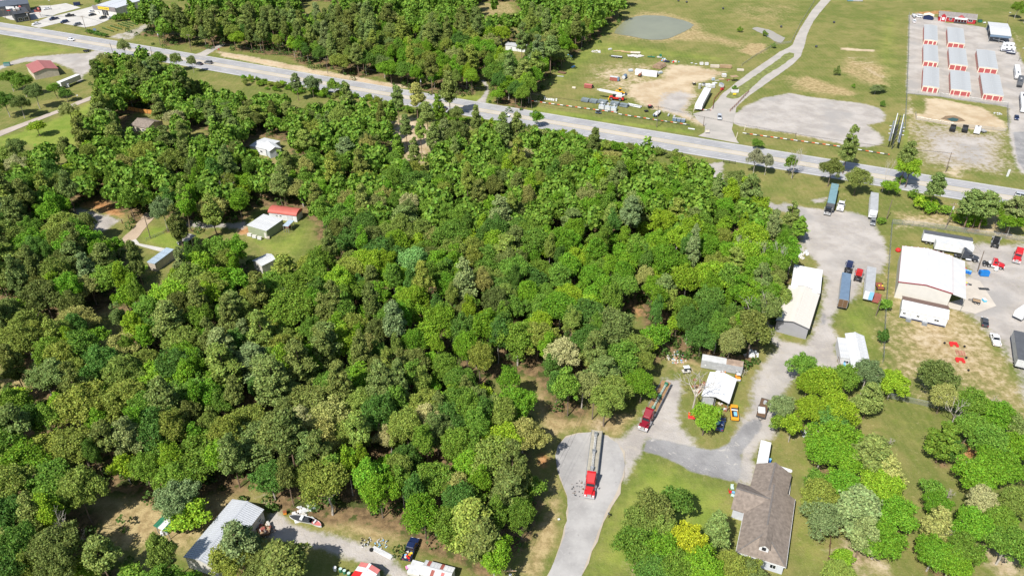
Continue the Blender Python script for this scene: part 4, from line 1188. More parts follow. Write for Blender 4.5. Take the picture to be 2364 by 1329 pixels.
DEAD = [   # base px, base py, variant, radius scale, height (m), label
 (1599, 944, 0, 1.15, 12, 'bare leafless tree beside the white roofed shed'),
 (1828, 411, 1, .9, 12, 'leaning bare trunk with one long limb at the highway'),
 (2036, 443, 1, .5, 13, 'tall bare leaning trunk by the roadside brush'),
 (1109, 303, 3, .35, 10, 'branchless dead trunk at the highway edge'),
 (2050, 1030, 2, .8, 6, 'grey leafless bush tree on the east lawn'),
 (2186, 1152, 2, .9, 7, 'silvery bare tree in the corner wood'),
 (2195, 985, 0, 1.2, 9, 'dead grey boughs sprawling by the fenced field'),
 (2260, 975, 3, .9, 9, 'dead grey trunk among the field edge trees'),
 (2165, 1275, 1, .8, 7, 'white dead stump branches in the corner wood'),
 (1787, 645, 1, .6, 13, 'white bare trunk at the edge over the truck yard'),
 (1725, 645, 3, .5, 14, 'pale bare trunk on the eastern wood slope'),
 (1745, 640, 1, .5, 13, 'second pale bare trunk on the eastern wood slope'),
 (1697, 625, 0, .7, 13, 'brown leafless pine in the eastern wood'),
 (1608, 572, 3, .5, 12, 'white forked snag in the eastern wood'),
 (1738, 770, 0, 1.1, 14, 'grey bare tree above the long grey trailer'),
 (525, 470, 0, 1.1, 11, 'grey bare tree north of the grey roofed shed'),
 (160, 1262, 1, 1.0, 11, 'white dead tree in the lower west wood'),
 (1100, 848, 2, .7, 12, 'bleached dead crown in the middle of the wood'),
 (1840, 300 + 95, 3, .3, 9, 'thin dead pole trunk by the highway entrance'),
 (1715, 868, 2, .9, 5, 'grey brush tree at the end of the long grey trailer'),
]
FOREST = [(0, 352), (60, 338), (120, 352), (165, 352), (190, 325), (175, 275), (215, 240), (238, 222), (222, 195), (215, 165), (235, 148), (262, 138), (330, 132), (400, 165), (450, 178), (520, 203), (640, 222), (740, 236), (850, 252), (940, 268),
          (1000, 278), (1090, 296), (1200, 312), (1300, 332), (1450, 355), (1560, 378), (1630, 402), (1680, 430), (1735, 452), (1795, 492), (1832, 512), (1838, 570), (1832, 630), (1795, 680), (1776, 735), (1738, 780), (1690, 790), (1640, 778),
          (1560, 752), (1505, 775), (1505, 850), (1475, 900), (1400, 930), (1310, 915), (1275, 870), (1238, 812), (1205, 820), (1222, 930), (1246, 1000), (1250, 1060), (1235, 1130), (1195, 1230), (1160, 1300), (1090, 1290), (1040, 1225), (960, 1215), (900, 1165),
          (860, 1130), (800, 1130), (740, 1160), (640, 1150), (600, 1120), (590, 1085), (480, 1095), (420, 1130), (380, 1140), (330, 1165), (280, 1225), (160, 1330), (-40, 1360), (-60, 352)]
FOREST_SW = [(160, 1270), (260, 1230), (330, 1245), (420, 1262), (450, 1290), (460, 1345), (150, 1345)]
NORTH = [(275, 58), (300, 42), (345, 24), (400, 8), (430, -40), (1450, -40), (1440, 8), (1400, 38), (1345, 88), (1285, 135), (1245, 178), (1212, 215), (1140, 205), (1128, 165), (1100, 178), (1060, 190), (960, 178), (900, 158), (820, 145), (700, 118), (620, 92), (560, 90), (524, 82), (500, 90),
         (430, 78), (360, 70), (345, 48), (300, 62)]
CLEAR = [   # visible ground and buildings: no crown may cover them
 [(290, 245), (395, 262), (392, 290), (330, 302), (280, 300)], [(572, 315), (668, 315), (668, 362), (610, 360), (576, 342)], [(438, 282), (486, 290), (486, 318), (450, 322)],
 [(168, 474), (235, 452), (290, 492), (245, 540), (196, 520)], [(285, 560), (340, 490), (372, 500), (345, 545), (400, 530), (470, 540), (462, 560), (420, 572), (400, 590), (345, 610), (330, 585)], [(462, 508), (560, 508), (610, 474), (695, 470), (726, 520), (722, 560), (690, 592), (640, 600), (562, 552), (545, 530), (470, 528)],
 [(580, 582), (628, 588), (622, 628), (600, 622)], [(345, 600), (385, 580), (392, 600), (372, 655), (350, 650)],
 [(912, 284), (1000, 298), (1010, 335), (968, 378), (938, 362), (910, 325)], [(1455, 700), (1500, 692), (1496, 730), (1462, 745)], [(1222, 826), (1256, 850), (1266, 905), (1290, 962), (1250, 985), (1230, 920)], [(360, 1180), (402, 1180), (430, 1160), (480, 1120), (505, 1140), (500, 1170), (440, 1250), (362, 1236)],
 [(1248, 1035), (1280, 1040), (1275, 1090), (1245, 1085)], [(700, 2), (770, -2), (775, 12), (700, 30), (684, 36)], [(1100, 4), (1195, 0), (1200, 36), (1110, 40)], [(1160, 92), (1215, 98), (1212, 122), (1165, 120)], [(1100, 190), (1135, 180), (1132, 215), (1100, 222)], [(470, 135), (490, 112), (545, 92), (520, 118)],
 [(1808, 478), (1812, 500), (1800, 500), (1760, 465)], [(1640, 400), (1665, 370), (1680, 410)], [(225, 700), (265, 690), (270, 720), (240, 730)], [(0, 850), (50, 855), (55, 890), (0, 880)], [(215, 1140), (330, 1120), (345, 1160), (250, 1215)], [(280, 1010), (275, 1000), (262, 1010)], [(95, 1120), (130, 1130), (120, 1150)], [(1135, 835), (1170, 850), (1150, 872)],
 [(375, 10), (440, 0), (440, 14), (390, 22)], [(345, 70), (335, 50), (300, 46), (280, 60)]]
MARKS = [((1350, 950), 'near the cul-de-sac'), ((1560, 800), 'above the weedy yard'), ((1780, 650), 'beside the tan barn'), ((1700, 440), 'by the white gravel track'), ((1400, 380), 'along the highway in the east wood'), ((960, 330), 'by the bare clearing'),
         ((640, 520), 'around the grey roofed shed'), ((620, 330), 'around the white house'), ((330, 280), 'around the orange fence'), ((250, 510), 'around the brown dirt lot'), ((370, 600), 'below the narrow shed by the walk'), ((90, 420), 'along the west edge'), ((90, 700), 'in the far west wood'),
         ((100, 950), 'in the south-west wood'), ((400, 850), 'in the western wood heart'), ((700, 780), 'in the wood heart west of the mint tree'), ((1000, 620), 'around the mint tree'), ((1200, 500), 'in the wood heart south of the highway'), ((1150, 760), 'in the wood heart north of the mown path'), ((1180, 1080), 'along the street verge'),
         ((900, 1050), 'in the lower wood'), ((600, 1050), 'above the long metal roof'), ((300, 1230), 'behind the green roofed shed'), ((700, 215), 'in the scrub along the highway'), ((650, 80), 'in the pine stand north of the highway'), ((950, 90), 'in the north wood'), ((1250, 120), 'along the pasture edge'), ((450, 50), 'behind the plant nursery'), ((1180, 90), 'around the small white cabin'), ((1550, 560), 'in the eastern wood')]

def build_trees():
 build_variants()
 rng = random.Random(5)
 placed = []
 print('LEAVES', {k: [len(v[0].polygons) for v in vs] for k, vs in VARS.items()})
 for px, py, kind, r, zs, word, label in SOLO:
  s = r / VARS[kind][0][2]
  x, y = crown_at(px, py, kind, s, zs)
  plant(kind, x, y, s, zs, word, label)
  placed.append((x, y, r))
  FOREST_PTS.append((x, y, r * .7))
 for bx, by, var, s, h, label in DEAD:
  p = at(bx, by)
  plant('dead_tree', p.x, p.y, s * h / 11, h / 11, 'bare grey', label, var=var)
 cand = []
 for zone, poly, step, mixf in (('w', FOREST, 4.75, None), ('sw', FOREST_SW, 5.0, None), ('n', NORTH, 6.4, None)):
  wp = W(poly, 8.0)
  x0, x1 = min(p[0] for p in wp), max(p[0] for p in wp)
  y0, y1 = min(p[1] for p in wp), max(p[1] for p in wp)
  y = y0
  row = 0
  while y < y1:
   x = x0 + (row % 2) * step * .5
   while x < x1:
    cand.append((zone, x + rng.uniform(-.38, .38) * step, y + rng.uniform(-.38, .38) * step, poly))
    x += step
   y += step * .87
   row += 1
 cand.sort(key=lambda c: c[2])
 made = []
 clears = CLEAR
 grid = {}
 def near(x, y, r, f):
  gx, gy = int(x // 8), int(y // 8)
  for i in range(gx - 2, gx + 3):
   for j in range(gy - 2, gy + 3):
    for (a, b, q) in grid.get((i, j), ()):
     if math.hypot(a - x, b - y) < f * (q + r):
      return True
  return False
 for a in placed:
  grid.setdefault((int(a[0] // 8), int(a[1] // 8)), []).append(a)
 for zone, x, y, poly in cand:
  cx, cy = px_of(x, y, 8.0)
  if not (-70 < cx < 2440 and -45 < cy < 1385):
   continue
  if not inside([cx], [cy], poly)[0]:
   continue
  u = rng.random()
  # what grows where
  if zone == 'n':
   if cx < 860 and cy > 30:
    kind = 'pine_tree' if u < .62 else ('broadleaf_tree' if u < .9 else 'oak_tree')
   else:
    kind = 'broadleaf_tree' if u < .56 else ('pine_tree' if u < .74 else ('oak_tree' if u < .88 else 'young_tree'))
  elif cx < 760 and cy < 480:
   kind = 'broadleaf_tree' if u < .46 else ('oak_tree' if u < .70 else ('pine_tree' if u < .86 else 'young_tree'))
  elif cx < 560:
   kind = 'oak_tree' if u < .40 else ('broadleaf_tree' if u < .72 else ('pine_tree' if u < .90 else 'young_tree'))
  elif 560 <= cx < 800 and cy > 720:
   kind = 'pine_tree' if u < .42 else ('oak_tree' if u < .62 else ('broadleaf_tree' if u < .92 else 'young_tree'))
  elif cx > 1250 and cy < 640:
   kind = 'broadleaf_tree' if u < .55 else ('young_tree' if u < .80 else ('oak_tree' if u < .93 else 'pine_tree'))
  else:
   kind = 'broadleaf_tree' if u < .55 else ('oak_tree' if u < .78 else ('pine_tree' if u < .88 else 'young_tree'))
  if rng.random() < (.34 if kind == 'broadleaf_tree' else .12) and zone != 'sw':
   kind = 'slender_tree'
  R0 = VARS[kind][0][2]
  s = (rng.uniform(.60, 1.0) if rng.random() < .72 else rng.uniform(1.0, 1.28)) if kind != 'young_tree' else rng.uniform(.8, 1.35)
  zs = rng.uniform(.72, 1.12)
  if zone == 'w' and cx < 700 and cy > 420 and kind in ('oak_tree', 'broadleaf_tree'):
   s *= 1.18
  if cy < 300 and 430 < cx < 760 and zone == 'w':      # low scrub by the highway
   zs *= .62
   s *= .85
  if zone == 'n' and kind == 'pine_tree':
   zs = rng.uniform(.95, 1.2)
  r = R0 * s
  zc = VARS[kind][0][4] * zs
  ccx, ccy = px_of(x, y, zc)
  sp = scale_at(ccy) * r * .85
  hit = False
  pts = [(ccx + math.cos(k * .785) * sp, ccy + math.sin(k * .785) * sp * .95) for k in range(8)] + [(ccx, ccy), px_of(x, y, 1.0)]
  for q in clears:
   if inside([p[0] for p in pts], [p[1] for p in pts], q).any():
    hit = True
    break
  if hit or near(x, y, r, .54):
   continue
  grid.setdefault((int(x // 8), int(y // 8)), []).append((x, y, r))
  made.append((zone, kind, x, y, s, zs, ccx, ccy))
  FOREST_PTS.append((x, y, 5.0))
 words = {'broadleaf_tree': ['vivid green'] * 5 + ['mid green'] * 6 + ['dark green'] * 3 + ['lime green'] * 2 + ['olive green', 'olive green', 'dull green'],
             'oak_tree': ['olive green'] * 6 + ['khaki'] * 2 + ['dark olive'] * 2 + ['mid green'] * 3 + ['dull green'],
             'pine_tree': ['dull green'] * 6 + ['dark olive'] * 3 + ['olive green'] * 2 + ['grey green'],
             'young_tree': ['lime green'] * 4 + ['vivid green'] * 5 + ['mid green'] * 4}
 words['slender_tree'] = words['broadleaf_tree']
 noun = {'broadleaf_tree': 'leafy tree', 'slender_tree': 'slender tree', 'oak_tree': 'lumpy oak', 'pine_tree': 'pine', 'young_tree': 'young tree'}
 quota = {'slender_tree': 300, 'broadleaf_tree': 300 - sum(1 for q in SOLO if q[2] == 'broadleaf_tree'), 'oak_tree': 300 - sum(1 for q in SOLO if q[2] == 'oak_tree'),
             'pine_tree': 300 - sum(1 for q in SOLO if q[2] == 'pine_tree'), 'young_tree': 300 - sum(1 for q in SOLO if q[2] == 'young_tree')}
 far = []
 made.sort(key=lambda m: 0 if m[0] == 'n' and m[7] > 70 else 1)
 for zone, kind, x, y, s, zs, cx, cy in made:
  size = 'large ' if s > 1.06 else ('small ' if s < .84 else '')
  tone = rng.choice(words[kind])
  if cx > 1250 and 330 < cy < 700 and zone == 'w' and rng.random() < .5 and kind != 'pine_tree':
   tone = rng.choice(['lime green', 'vivid green', 'vivid green'])
  if cx < 420 and cy > 600 and kind == 'broadleaf_tree' and rng.random() < .45:
   tone = rng.choice(['dull green', 'dark green', 'olive green'])
  if quota[kind] <= 0:
   far.append((kind, x, y, s, zs, tone))
   continue
  quota[kind] -= 1
  mk, where = min(MARKS, key=lambda q: math.hypot(q[0][0] - cx, (q[0][1] - cy) * 1.3))
  ang = math.atan2(mk[1] - cy, cx - mk[0])
  side = ['east', 'north-east', 'north', 'north-west', 'west', 'south-west', 'south', 'south-east'][int(round(ang / (math.pi / 4))) % 8]
  side = 'middle part' if math.hypot(cx - mk[0], cy - mk[1]) < 38 else side + ' part'
  tall = '' if size else ('tall ' if zs > 1.0 else ('low ' if zs < .82 else ''))
  plant(kind, x, y, s, zs, tone, f'{tall}{size}{tone} {noun[kind]} {where}, {side}', noun[kind] + 's ' + where)
 print('TREES', len(made), 'left', quota, 'far', len(far))
 for k in range(150):
  u = 560 + 1060 * (k + rng.random()) / 150
  v = np.interp(u, [560, 720, 860, 1010, 1100, 1220, 1400, 1620], [190, 215, 240, 268, 282, 304, 338, 378]) + rng.uniform(-7, 9)
  p = at(u, v)
  sh = rng.uniform(.5, 1.15)
  tone = rng.choice(['mid green', 'vivid green', 'lime green', 'olive green', 'dull green'])
  seg = ['west of the thin pine', 'below the wide thin tree', 'before the dark young tree', 'west of the bare clearing', 'north of the bare clearing', 'east of the bare clearing', 'opposite the equipment yard', 'opposite the crane', 'opposite the pipe bundles', 'near the white gravel track'][min(9, int((u - 560) / 106))]
  plant('shrub', p.x, p.y, sh, sh * rng.uniform(.7, 1.4), tone, ('large ' if sh > .9 else 'small ' if sh < .65 else '') + tone + ' shrub in the highway scrub strip ' + seg, 'shrubs in the scrub strip ' + seg)
 # trees past the first three hundred of a kind: one mass
 if far:
  Cs, Ns, Ss = [], [], []
  r2 = np.random.default_rng(3)
  src = {}
  for kind in VARS:
   if kind in ('dead_tree',):
    continue
   me = VARS[kind][0][0]
   co = np.empty(len(me.vertices) * 3, np.float32)
   me.vertices.foreach_get('co', co)
   src[kind] = co.reshape(-1, 4, 3).mean(1)
  for kind, x, y, s, zs, tone in far:
   p = src[kind]
   p = p[r2.random(len(p)) < .075]
   a = r2.random() * 6.28
   q = np.stack([p[:, 0] * math.cos(a) - p[:, 1] * math.sin(a), p[:, 0] * math.sin(a) + p[:, 1] * math.cos(a), p[:, 2]], 1) * np.array([s, s, zs])
   c = q.mean(0)
   n = q - c
   n = n / (np.linalg.norm(n, axis=1)[:, None] + 1e-6) + r2.normal(size=q.shape) * .6
   Cs.append(q + np.array([x, y, 0])); Ns.append(n / np.linalg.norm(n, axis=1)[:, None]); Ss.append(np.full(len(q), .60) * r2.uniform(.6, 1.3, len(q)))
  me = quads_mesh('far_woods', np.vstack(Cs), np.vstack(Ns), np.concatenate(Ss), r2, LEAF)
  o = put('far_woods', me, color=PAL['mid green'])
  struct(o, 'stuff')
  tag(o, 'far green woodland canopy beyond the nearer trees north of the highway', 'woods')
 # undergrowth beneath the woods
 r2 = np.random.default_rng(8)
 Cs, Ns, Ss = [], [], []
 under = [m for m in made]
 for zone, kind, x, y, s, zs, cx, cy in under:
  for k in range(2):
   bx, by = x + r2.normal() * 3.4, y + r2.normal() * 3.4
   px, py = px_of(bx, by, .8)
   if any(inside([px], [py], q)[0] for q in clears + [HAY, STREET, HAY2, DRIVE_SW, ROAD_W, WALK, LANE_NW, SIDE_N, LAWN_W, LAWN_W2, LAWN_W3]):
    continue
   n = 46
   d = r2.normal(size=(n, 3)); d /= np.linalg.norm(d, axis=1)[:, None]; d[:, 2] = np.abs(d[:, 2])
   R = .7 + r2.random() * 1.2
   Cs.append(np.array([bx, by, .15]) + d * R * np.array([1, 1, .9 + r2.random()])); Ns.append(d); Ss.append(np.full(n, .30) * r2.uniform(.7, 1.3, n))
 N2 = np.vstack(Ns) + r2.normal(size=(len(np.vstack(Ns)), 3)) * .5
 me = quads_mesh('undergrowth', np.vstack(Cs), N2 / np.linalg.norm(N2, axis=1)[:, None], np.concatenate(Ss), r2, LEAF)
 o = put('undergrowth', me, color=(.075, .135, .026))
 struct(o, 'stuff')
 tag(o, 'tangled green brush covering the floor beneath the trees', 'undergrowth')
# ------------------------------------------------------------------ buildings
def frame_of(A, B, C, h, d=None, long_=False):
 a, b = at(*A, h), at(*B, h)
 if long_:      # the long side A-C gives the direction
  c = at(*C, h)
  rz = math.atan2(c.y - a.y, c.x - a.x) - math.pi / 2
  wd = (b.x - a.x) * math.cos(rz) + (b.y - a.y) * math.sin(rz)
  return Vector((a.x, a.y, 0)), rz, wd, (c - a).length
 rz = math.atan2(b.y - a.y, b.x - a.x)
 wd = (b - a).length
 if d is None:
  c = at(*C, h)
  d = (c.x - a.x) * -math.sin(rz) + (c.y - a.y) * math.cos(rz)
 return Vector((a.x, a.y, 0)), rz, wd, d

def rise_for(a, rz, lx, ly, h, py):
 x = a.x + lx * math.cos(rz) - ly * math.sin(rz)
 y = a.y + lx * math.sin(rz) + ly * math.cos(rz)
 for k in range(1, 80):
  if px_of(x, y, h + k * .1)[1] < py:
   return k * .1
 return 2.0

def wall_feature(t, kind, wall, u, z, fw, fh, wd, d, col='white', pane=None):
 """a window or door on a wall, u = centre along the wall as a fraction, standing 3 cm proud"""
 if wall in ('front', 'back'):
  y = -.03 if wall == 'front' else d + .03
  c = Vector((u * wd, y, z))
  rot = 0 if wall == 'front' else math.pi
 else:
  x = -.03 if wall == 'left' else wd + .03
  c = Vector((x, u * d, z))
  rot = -math.pi / 2 if wall == 'left' else math.pi / 2
 if kind == 'window':
  mb = MB()
  f = .12
  mb.box(-fw / 2, fw / 2, -.06, 0, -fh / 2, -fh / 2 + f).box(-fw / 2, fw / 2, -.06, 0, fh / 2 - f, fh / 2)
  mb.box(-fw / 2, -fw / 2 + f, -.06, 0, -fh / 2 + f, fh / 2 - f).box(fw / 2 - f, fw / 2, -.06, 0, -fh / 2 + f, fh / 2 - f)
  mb.box(-.03, .03, -.05, 0, -fh / 2 + f, fh / 2 - f)
  o = mb.build('window', P(col), t, c, rot)
  MB().box(-fw / 2 + f, fw / 2 - f, -.02, .0, -fh / 2 + f, fh / 2 - f).build('pane', pane or GLASS(), o)
 elif kind == 'door':
  o = MB().box(-fw / 2, fw / 2, -.05, 0, -fh / 2, fh / 2).build('door', P(col), t, c, rot)
  MB().box(fw / 2 - .2, fw / 2 - .1, -.1, -.05, -.1, .1).build('handle', P('galv'), o)
 else:   # roller door with slats
  mb = MB()
  n = 7
  for k in range(n):
   z0 = -fh / 2 + fh * k / n
   mb.box(-fw / 2, fw / 2, -.05 - .02 * (k % 2), 0, z0, z0 + fh / n - .015)
  o = mb.build(kind, P(col), t, c, rot)
 return o

def building(name, label, cat, A, B, C, h, rise=1.0, ridge='y', wall='lightgrey', roof='galv', over=.3, panels=0, seam=.07, feats=(), d=None, open_=False, trim=None, group=None, roofmat=None, panel_cols=None, wallmat=None, thick=.12, rib_par=0, long_=False, hip=False):
 a, rz, wd, d = frame_of(A, B, C, h, d, long_)
 t = thing(name, label, cat, a, rz, group)
 wm = wallmat or P(wall)
 rm = roofmat or P(roof)
 wt = .14
 if hip:      # hipped front: eaves all round the front, ridge starting half a width back
  zr, ze, oo = h + rise, h - over * rise / (wd / 2), over
  p = [(-oo, -oo, ze), (wd + oo, -oo, ze), (wd + oo, d + oo, ze), (-oo, d + oo, ze), (wd / 2, wd / 2, zr), (wd / 2, d + oo, zr)]
  for tri in ((0, 1, 4), (1, 2, 5, 4), (3, 0, 4, 5)):
   vs = [p[i] for i in tri]
   n = len(vs)
   MB().add(vs + [(x, y, z - .12) for x, y, z in vs], [tuple(range(n)), tuple(range(2 * n - 1, n - 1, -1))] + [(i, (i + 1) % n, n + (i + 1) % n, n + i) for i in range(n)]).build('roof_slope', roofmat, t)
  for e in ((-oo, -oo), (wd + oo, -oo)):
   MB().bar((e[0], e[1], ze + .03), (wd / 2, wd / 2, zr + .03), .3, .05).build('ridge_cap', mat('ridge_shingles', (.15, .135, .125), .95, 0, .2, 2), t)
  MB().bar((wd / 2, wd / 2, zr + .03), (wd / 2, d + oo, zr + .03), .35, .05).build('ridge_cap', mat('ridge_shingles', (.15, .135, .125)), t)
  MB().box(-oo, wd + oo, -oo - .06, -oo, ze - .2, ze).box(-oo - .06, -oo, -oo, d + oo, ze - .2, ze).box(wd + oo, wd + oo + .06, -oo, d + oo, ze - .2, ze).build('gutter', P('white'), t)
  wm = wallmat
  MB().box(0, wd, 0, wt, -.1, h - .1).build('wall', wm, t)
  MB().extr([(0, -.1), (wd, -.1), (wd, h - .1), (wd / 2, h + rise - .1), (0, h - .1)], d - wt, d).build('wall', wm, t)
  MB().box(0, wt, wt, d - wt, -.1, h - .1).build('wall', wm, t)
  MB().box(wd - wt, wd, wt, d - wt, -.1, h - .1).build('wall', wm, t)
  for f in feats:
   wall_feature(t, f[0], f[1], f[2], f[3], f[4], f[5], wd, d, *(f[6:]))
  t['_w'], t['_d'] = wd, d
  return t
 if open_:
  for i, (x, y) in enumerate(((.1, .1), (wd - .1, .1), (wd - .1, d - .1), (.1, d - .1), (wd / 2, .1), (wd / 2, d - .1), (.1, d / 2), (wd - .1, d / 2))):
   MB().box(x - .08, x + .08, y - .08, y + .08, -.1, h).build('post', P('galv'), t)
 else:
  top = h - .02
  if ridge == 'y':
   MB().extr([(0, -.1), (wd, -.1), (wd, top), (wd / 2, top + rise), (0, top)], 0, wt).build('wall', wm, t)
   MB().extr([(0, -.1), (wd, -.1), (wd, top), (wd / 2, top + rise), (0, top)], d - wt, d).build('wall', wm, t)
   MB().box(0, wt, wt, d - wt, -.1, top).build('wall', wm, t)
   MB().box(wd - wt, wd, wt, d - wt, -.1, top).build('wall', wm, t)
  elif ridge == 'x':
   MB().extr([(0, -.1), (d, -.1), (d, top), (d / 2, top + rise), (0, top)], 0, wt, 'x').build('wall', wm, t)
   MB().extr([(0, -.1), (d, -.1), (d, top), (d / 2, top + rise), (0, top)], wd - wt, wd, 'x').build('wall', wm, t)
   MB().box(wt, wd - wt, 0, wt, -.1, top).build('wall', wm, t)
   MB().box(wt, wd - wt, d - wt, d, -.1, top).build('wall', wm, t)
  else:
   MB().box(0, wd, 0, wt, -.1, top).build('wall', wm, t)
   MB().box(0, wd, d - wt, d, -.1, top + rise).build('wall', wm, t)
   MB().extr([(wt, -.1), (d - wt, -.1), (d - wt, top + rise), (wt, top)], 0, wt, 'x').build('wall', wm, t)
   MB().extr([(wt, -.1), (d - wt, -.1), (d - wt, top + rise), (wt, top)], wd - wt, wd, 'x').build('wall', wm, t)
 o = over
 slopes = []
 if ridge == 'y':
  k = rise / (wd / 2)
  slopes = [((-o, h - o * k), (wd / 2, h + rise)), ((wd + o, h - o * k), (wd / 2, h + rise))]
  L0, L1 = -o, d + o
 elif ridge == 'x':
  k = rise / (d / 2)
  slopes = [((-o, h - o * k), (d / 2, h + rise)), ((d + o, h - o * k), (d / 2, h + rise))]
  L0, L1 = -o, wd + o
 else:
  k = rise / d
  slopes = [((-o, h - o * k), (d + o, h + rise + o * k))]
  L0, L1 = -o, wd + o
 ax = 'y' if ridge == 'y' else 'x'
 rmain = None
 if ridge in 'xy':
  e = slopes[0][1]
  mb = MB()
  kk = k
  mb.extr([(e[0] - .28, e[1] - .28 * kk + thick + .012), (e[0], e[1] + thick + .02), (e[0] + .28, e[1] - .28 * kk + thick + .012), (e[0] + .28, e[1] - .28 * kk + thick + .055), (e[0], e[1] + thick + .07), (e[0] - .28, e[1] - .28 * kk + thick + .055)], L0, L1, ax)
  rmain = mb.build('roof', rm, t)
 for si, (lo, hi) in enumerate(slopes):
  prof = [lo, hi, (hi[0], hi[1] + thick), (lo[0], lo[1] + thick)]
  if panels:
   n = panels
   pw = (L1 - L0) / n
   meshes = {}
   if rmain is None:
    rmain = MB().extr([(lo[0], lo[1] - .03), (hi[0], hi[1] - .03), (hi[0], hi[1] - .003), (lo[0], lo[1] - .003)], L0 + .05, L1 - .05, ax).build('roof', rm, t)
   for i in range(n):
    col = panel_cols[si][i % len(panel_cols[si])] if panel_cols else None
    if col not in meshes:
     mb = MB().extr(prof, 0, pw - .012, ax)
     pr2 = [(lo[0], lo[1] + thick), (hi[0], hi[1] + thick), (hi[0], hi[1] + thick + seam), (lo[0], lo[1] + thick + seam)]
     mb.extr(pr2, .0, .09, ax)
     meshes[col] = mb.mesh('roof_panel', P(col) if col else rm)
    put('roof_panel', meshes[col], rmain, (0, L0 + i * pw, 0) if ax == 'y' else (L0 + i * pw, 0, 0))
  else:
   MB().extr(prof, L0, L1, ax).build('roof_slope', rm, t)
   for i in range(rib_par):
    f = (i + .6) / (rib_par + .2)
    x, z = lo[0] + (hi[0] - lo[0]) * f, lo[1] + (hi[1] - lo[1]) * f + thick
    MB().extr([(x - .22, z - .02), (x + .22, z - .02 + .0), (x + .12, z + .13), (x - .12, z + .13)], L0, L1, ax).build('roof_rib', P('white'), t)
 if trim and ridge in 'xy':
  for e0 in (L0 - .04, L1):
   mb = MB()
   for lo, hi in slopes:
    if ax == 'y':
     mb.bar((lo[0], e0 + .02, lo[1] + .02), (hi[0], e0 + .02, hi[1] + .02), .06, .3)
    else:
     mb.bar((e0 + .02, lo[0], lo[1] + .02), (e0 + .02, hi[0], hi[1] + .02), .06, .3)
   mb.build('fascia', P(trim), t)
  mb = MB()
  for lo, hi in slopes:
   if ax == 'y':
    mb.box(lo[0] - .05, lo[0] + .05, L0, L1, lo[1] - .12, lo[1] + .1)
   else:
    mb.box(L0, L1, lo[0] - .05, lo[0] + .05, lo[1] - .12, lo[1] + .1)
  mb.build('gutter', P(trim), t)
 for f in feats:
  wall_feature(t, f[0], f[1], f[2], f[3], f[4], f[5], wd, d, *(f[6:]))
 t['_w'], t['_d'] = wd, d
 return t

def dims(t):
 return t['_w'], t['_d']

def shingle_mat():
 m = mat('shingle_roof', (.215, .178, .150), .95, 0, .28, 1.4)
 return m

def text_part(txt, parent, loc, size, col, rot=(math.pi / 2, 0, 0), name='lettering', ext=.02):
 cu = bpy.data.curves.new(name, 'FONT')
 cu.body = txt
 cu.size = size
 cu.align_x = 'CENTER'
 cu.align_y = 'CENTER'
 cu.extrude = ext
 cu.materials.append(P(col))
 tmp = bpy.data.objects.new(name, cu)
 COL.objects.link(tmp)
 bpy.context.view_layer.update()
 me = bpy.data.meshes.new_from_object(tmp.evaluated_get(bpy.context.evaluated_depsgraph_get()))
 bpy.data.objects.remove(tmp)
 if not me.materials:
  me.materials.append(P(col))
 o = put(name, me)
 o.parent = parent
 o.location = loc
 o.rotation_euler = rot
 return o

def planks(t, x0, x1, y0, y1, z, n, m, along='x', name='plank', th=.05):
 meshes = []
 if along == 'x':
  pw = (y1 - y0) / n
  me = MB().box(x0, x1, 0, pw - .02, 0, th).mesh(name, m)
  for i in range(n):
   put(name, me, t, (0, y0 + i * pw, z + .004 * (i % 3)))
 else:
  pw = (x1 - x0) / n
  me = MB().box(0, pw - .02, y0, y1, 0, th).mesh(name, m)
  for i in range(n):
   put(name, me, t, (x0 + i * pw, 0, z + .004 * (i % 3)))

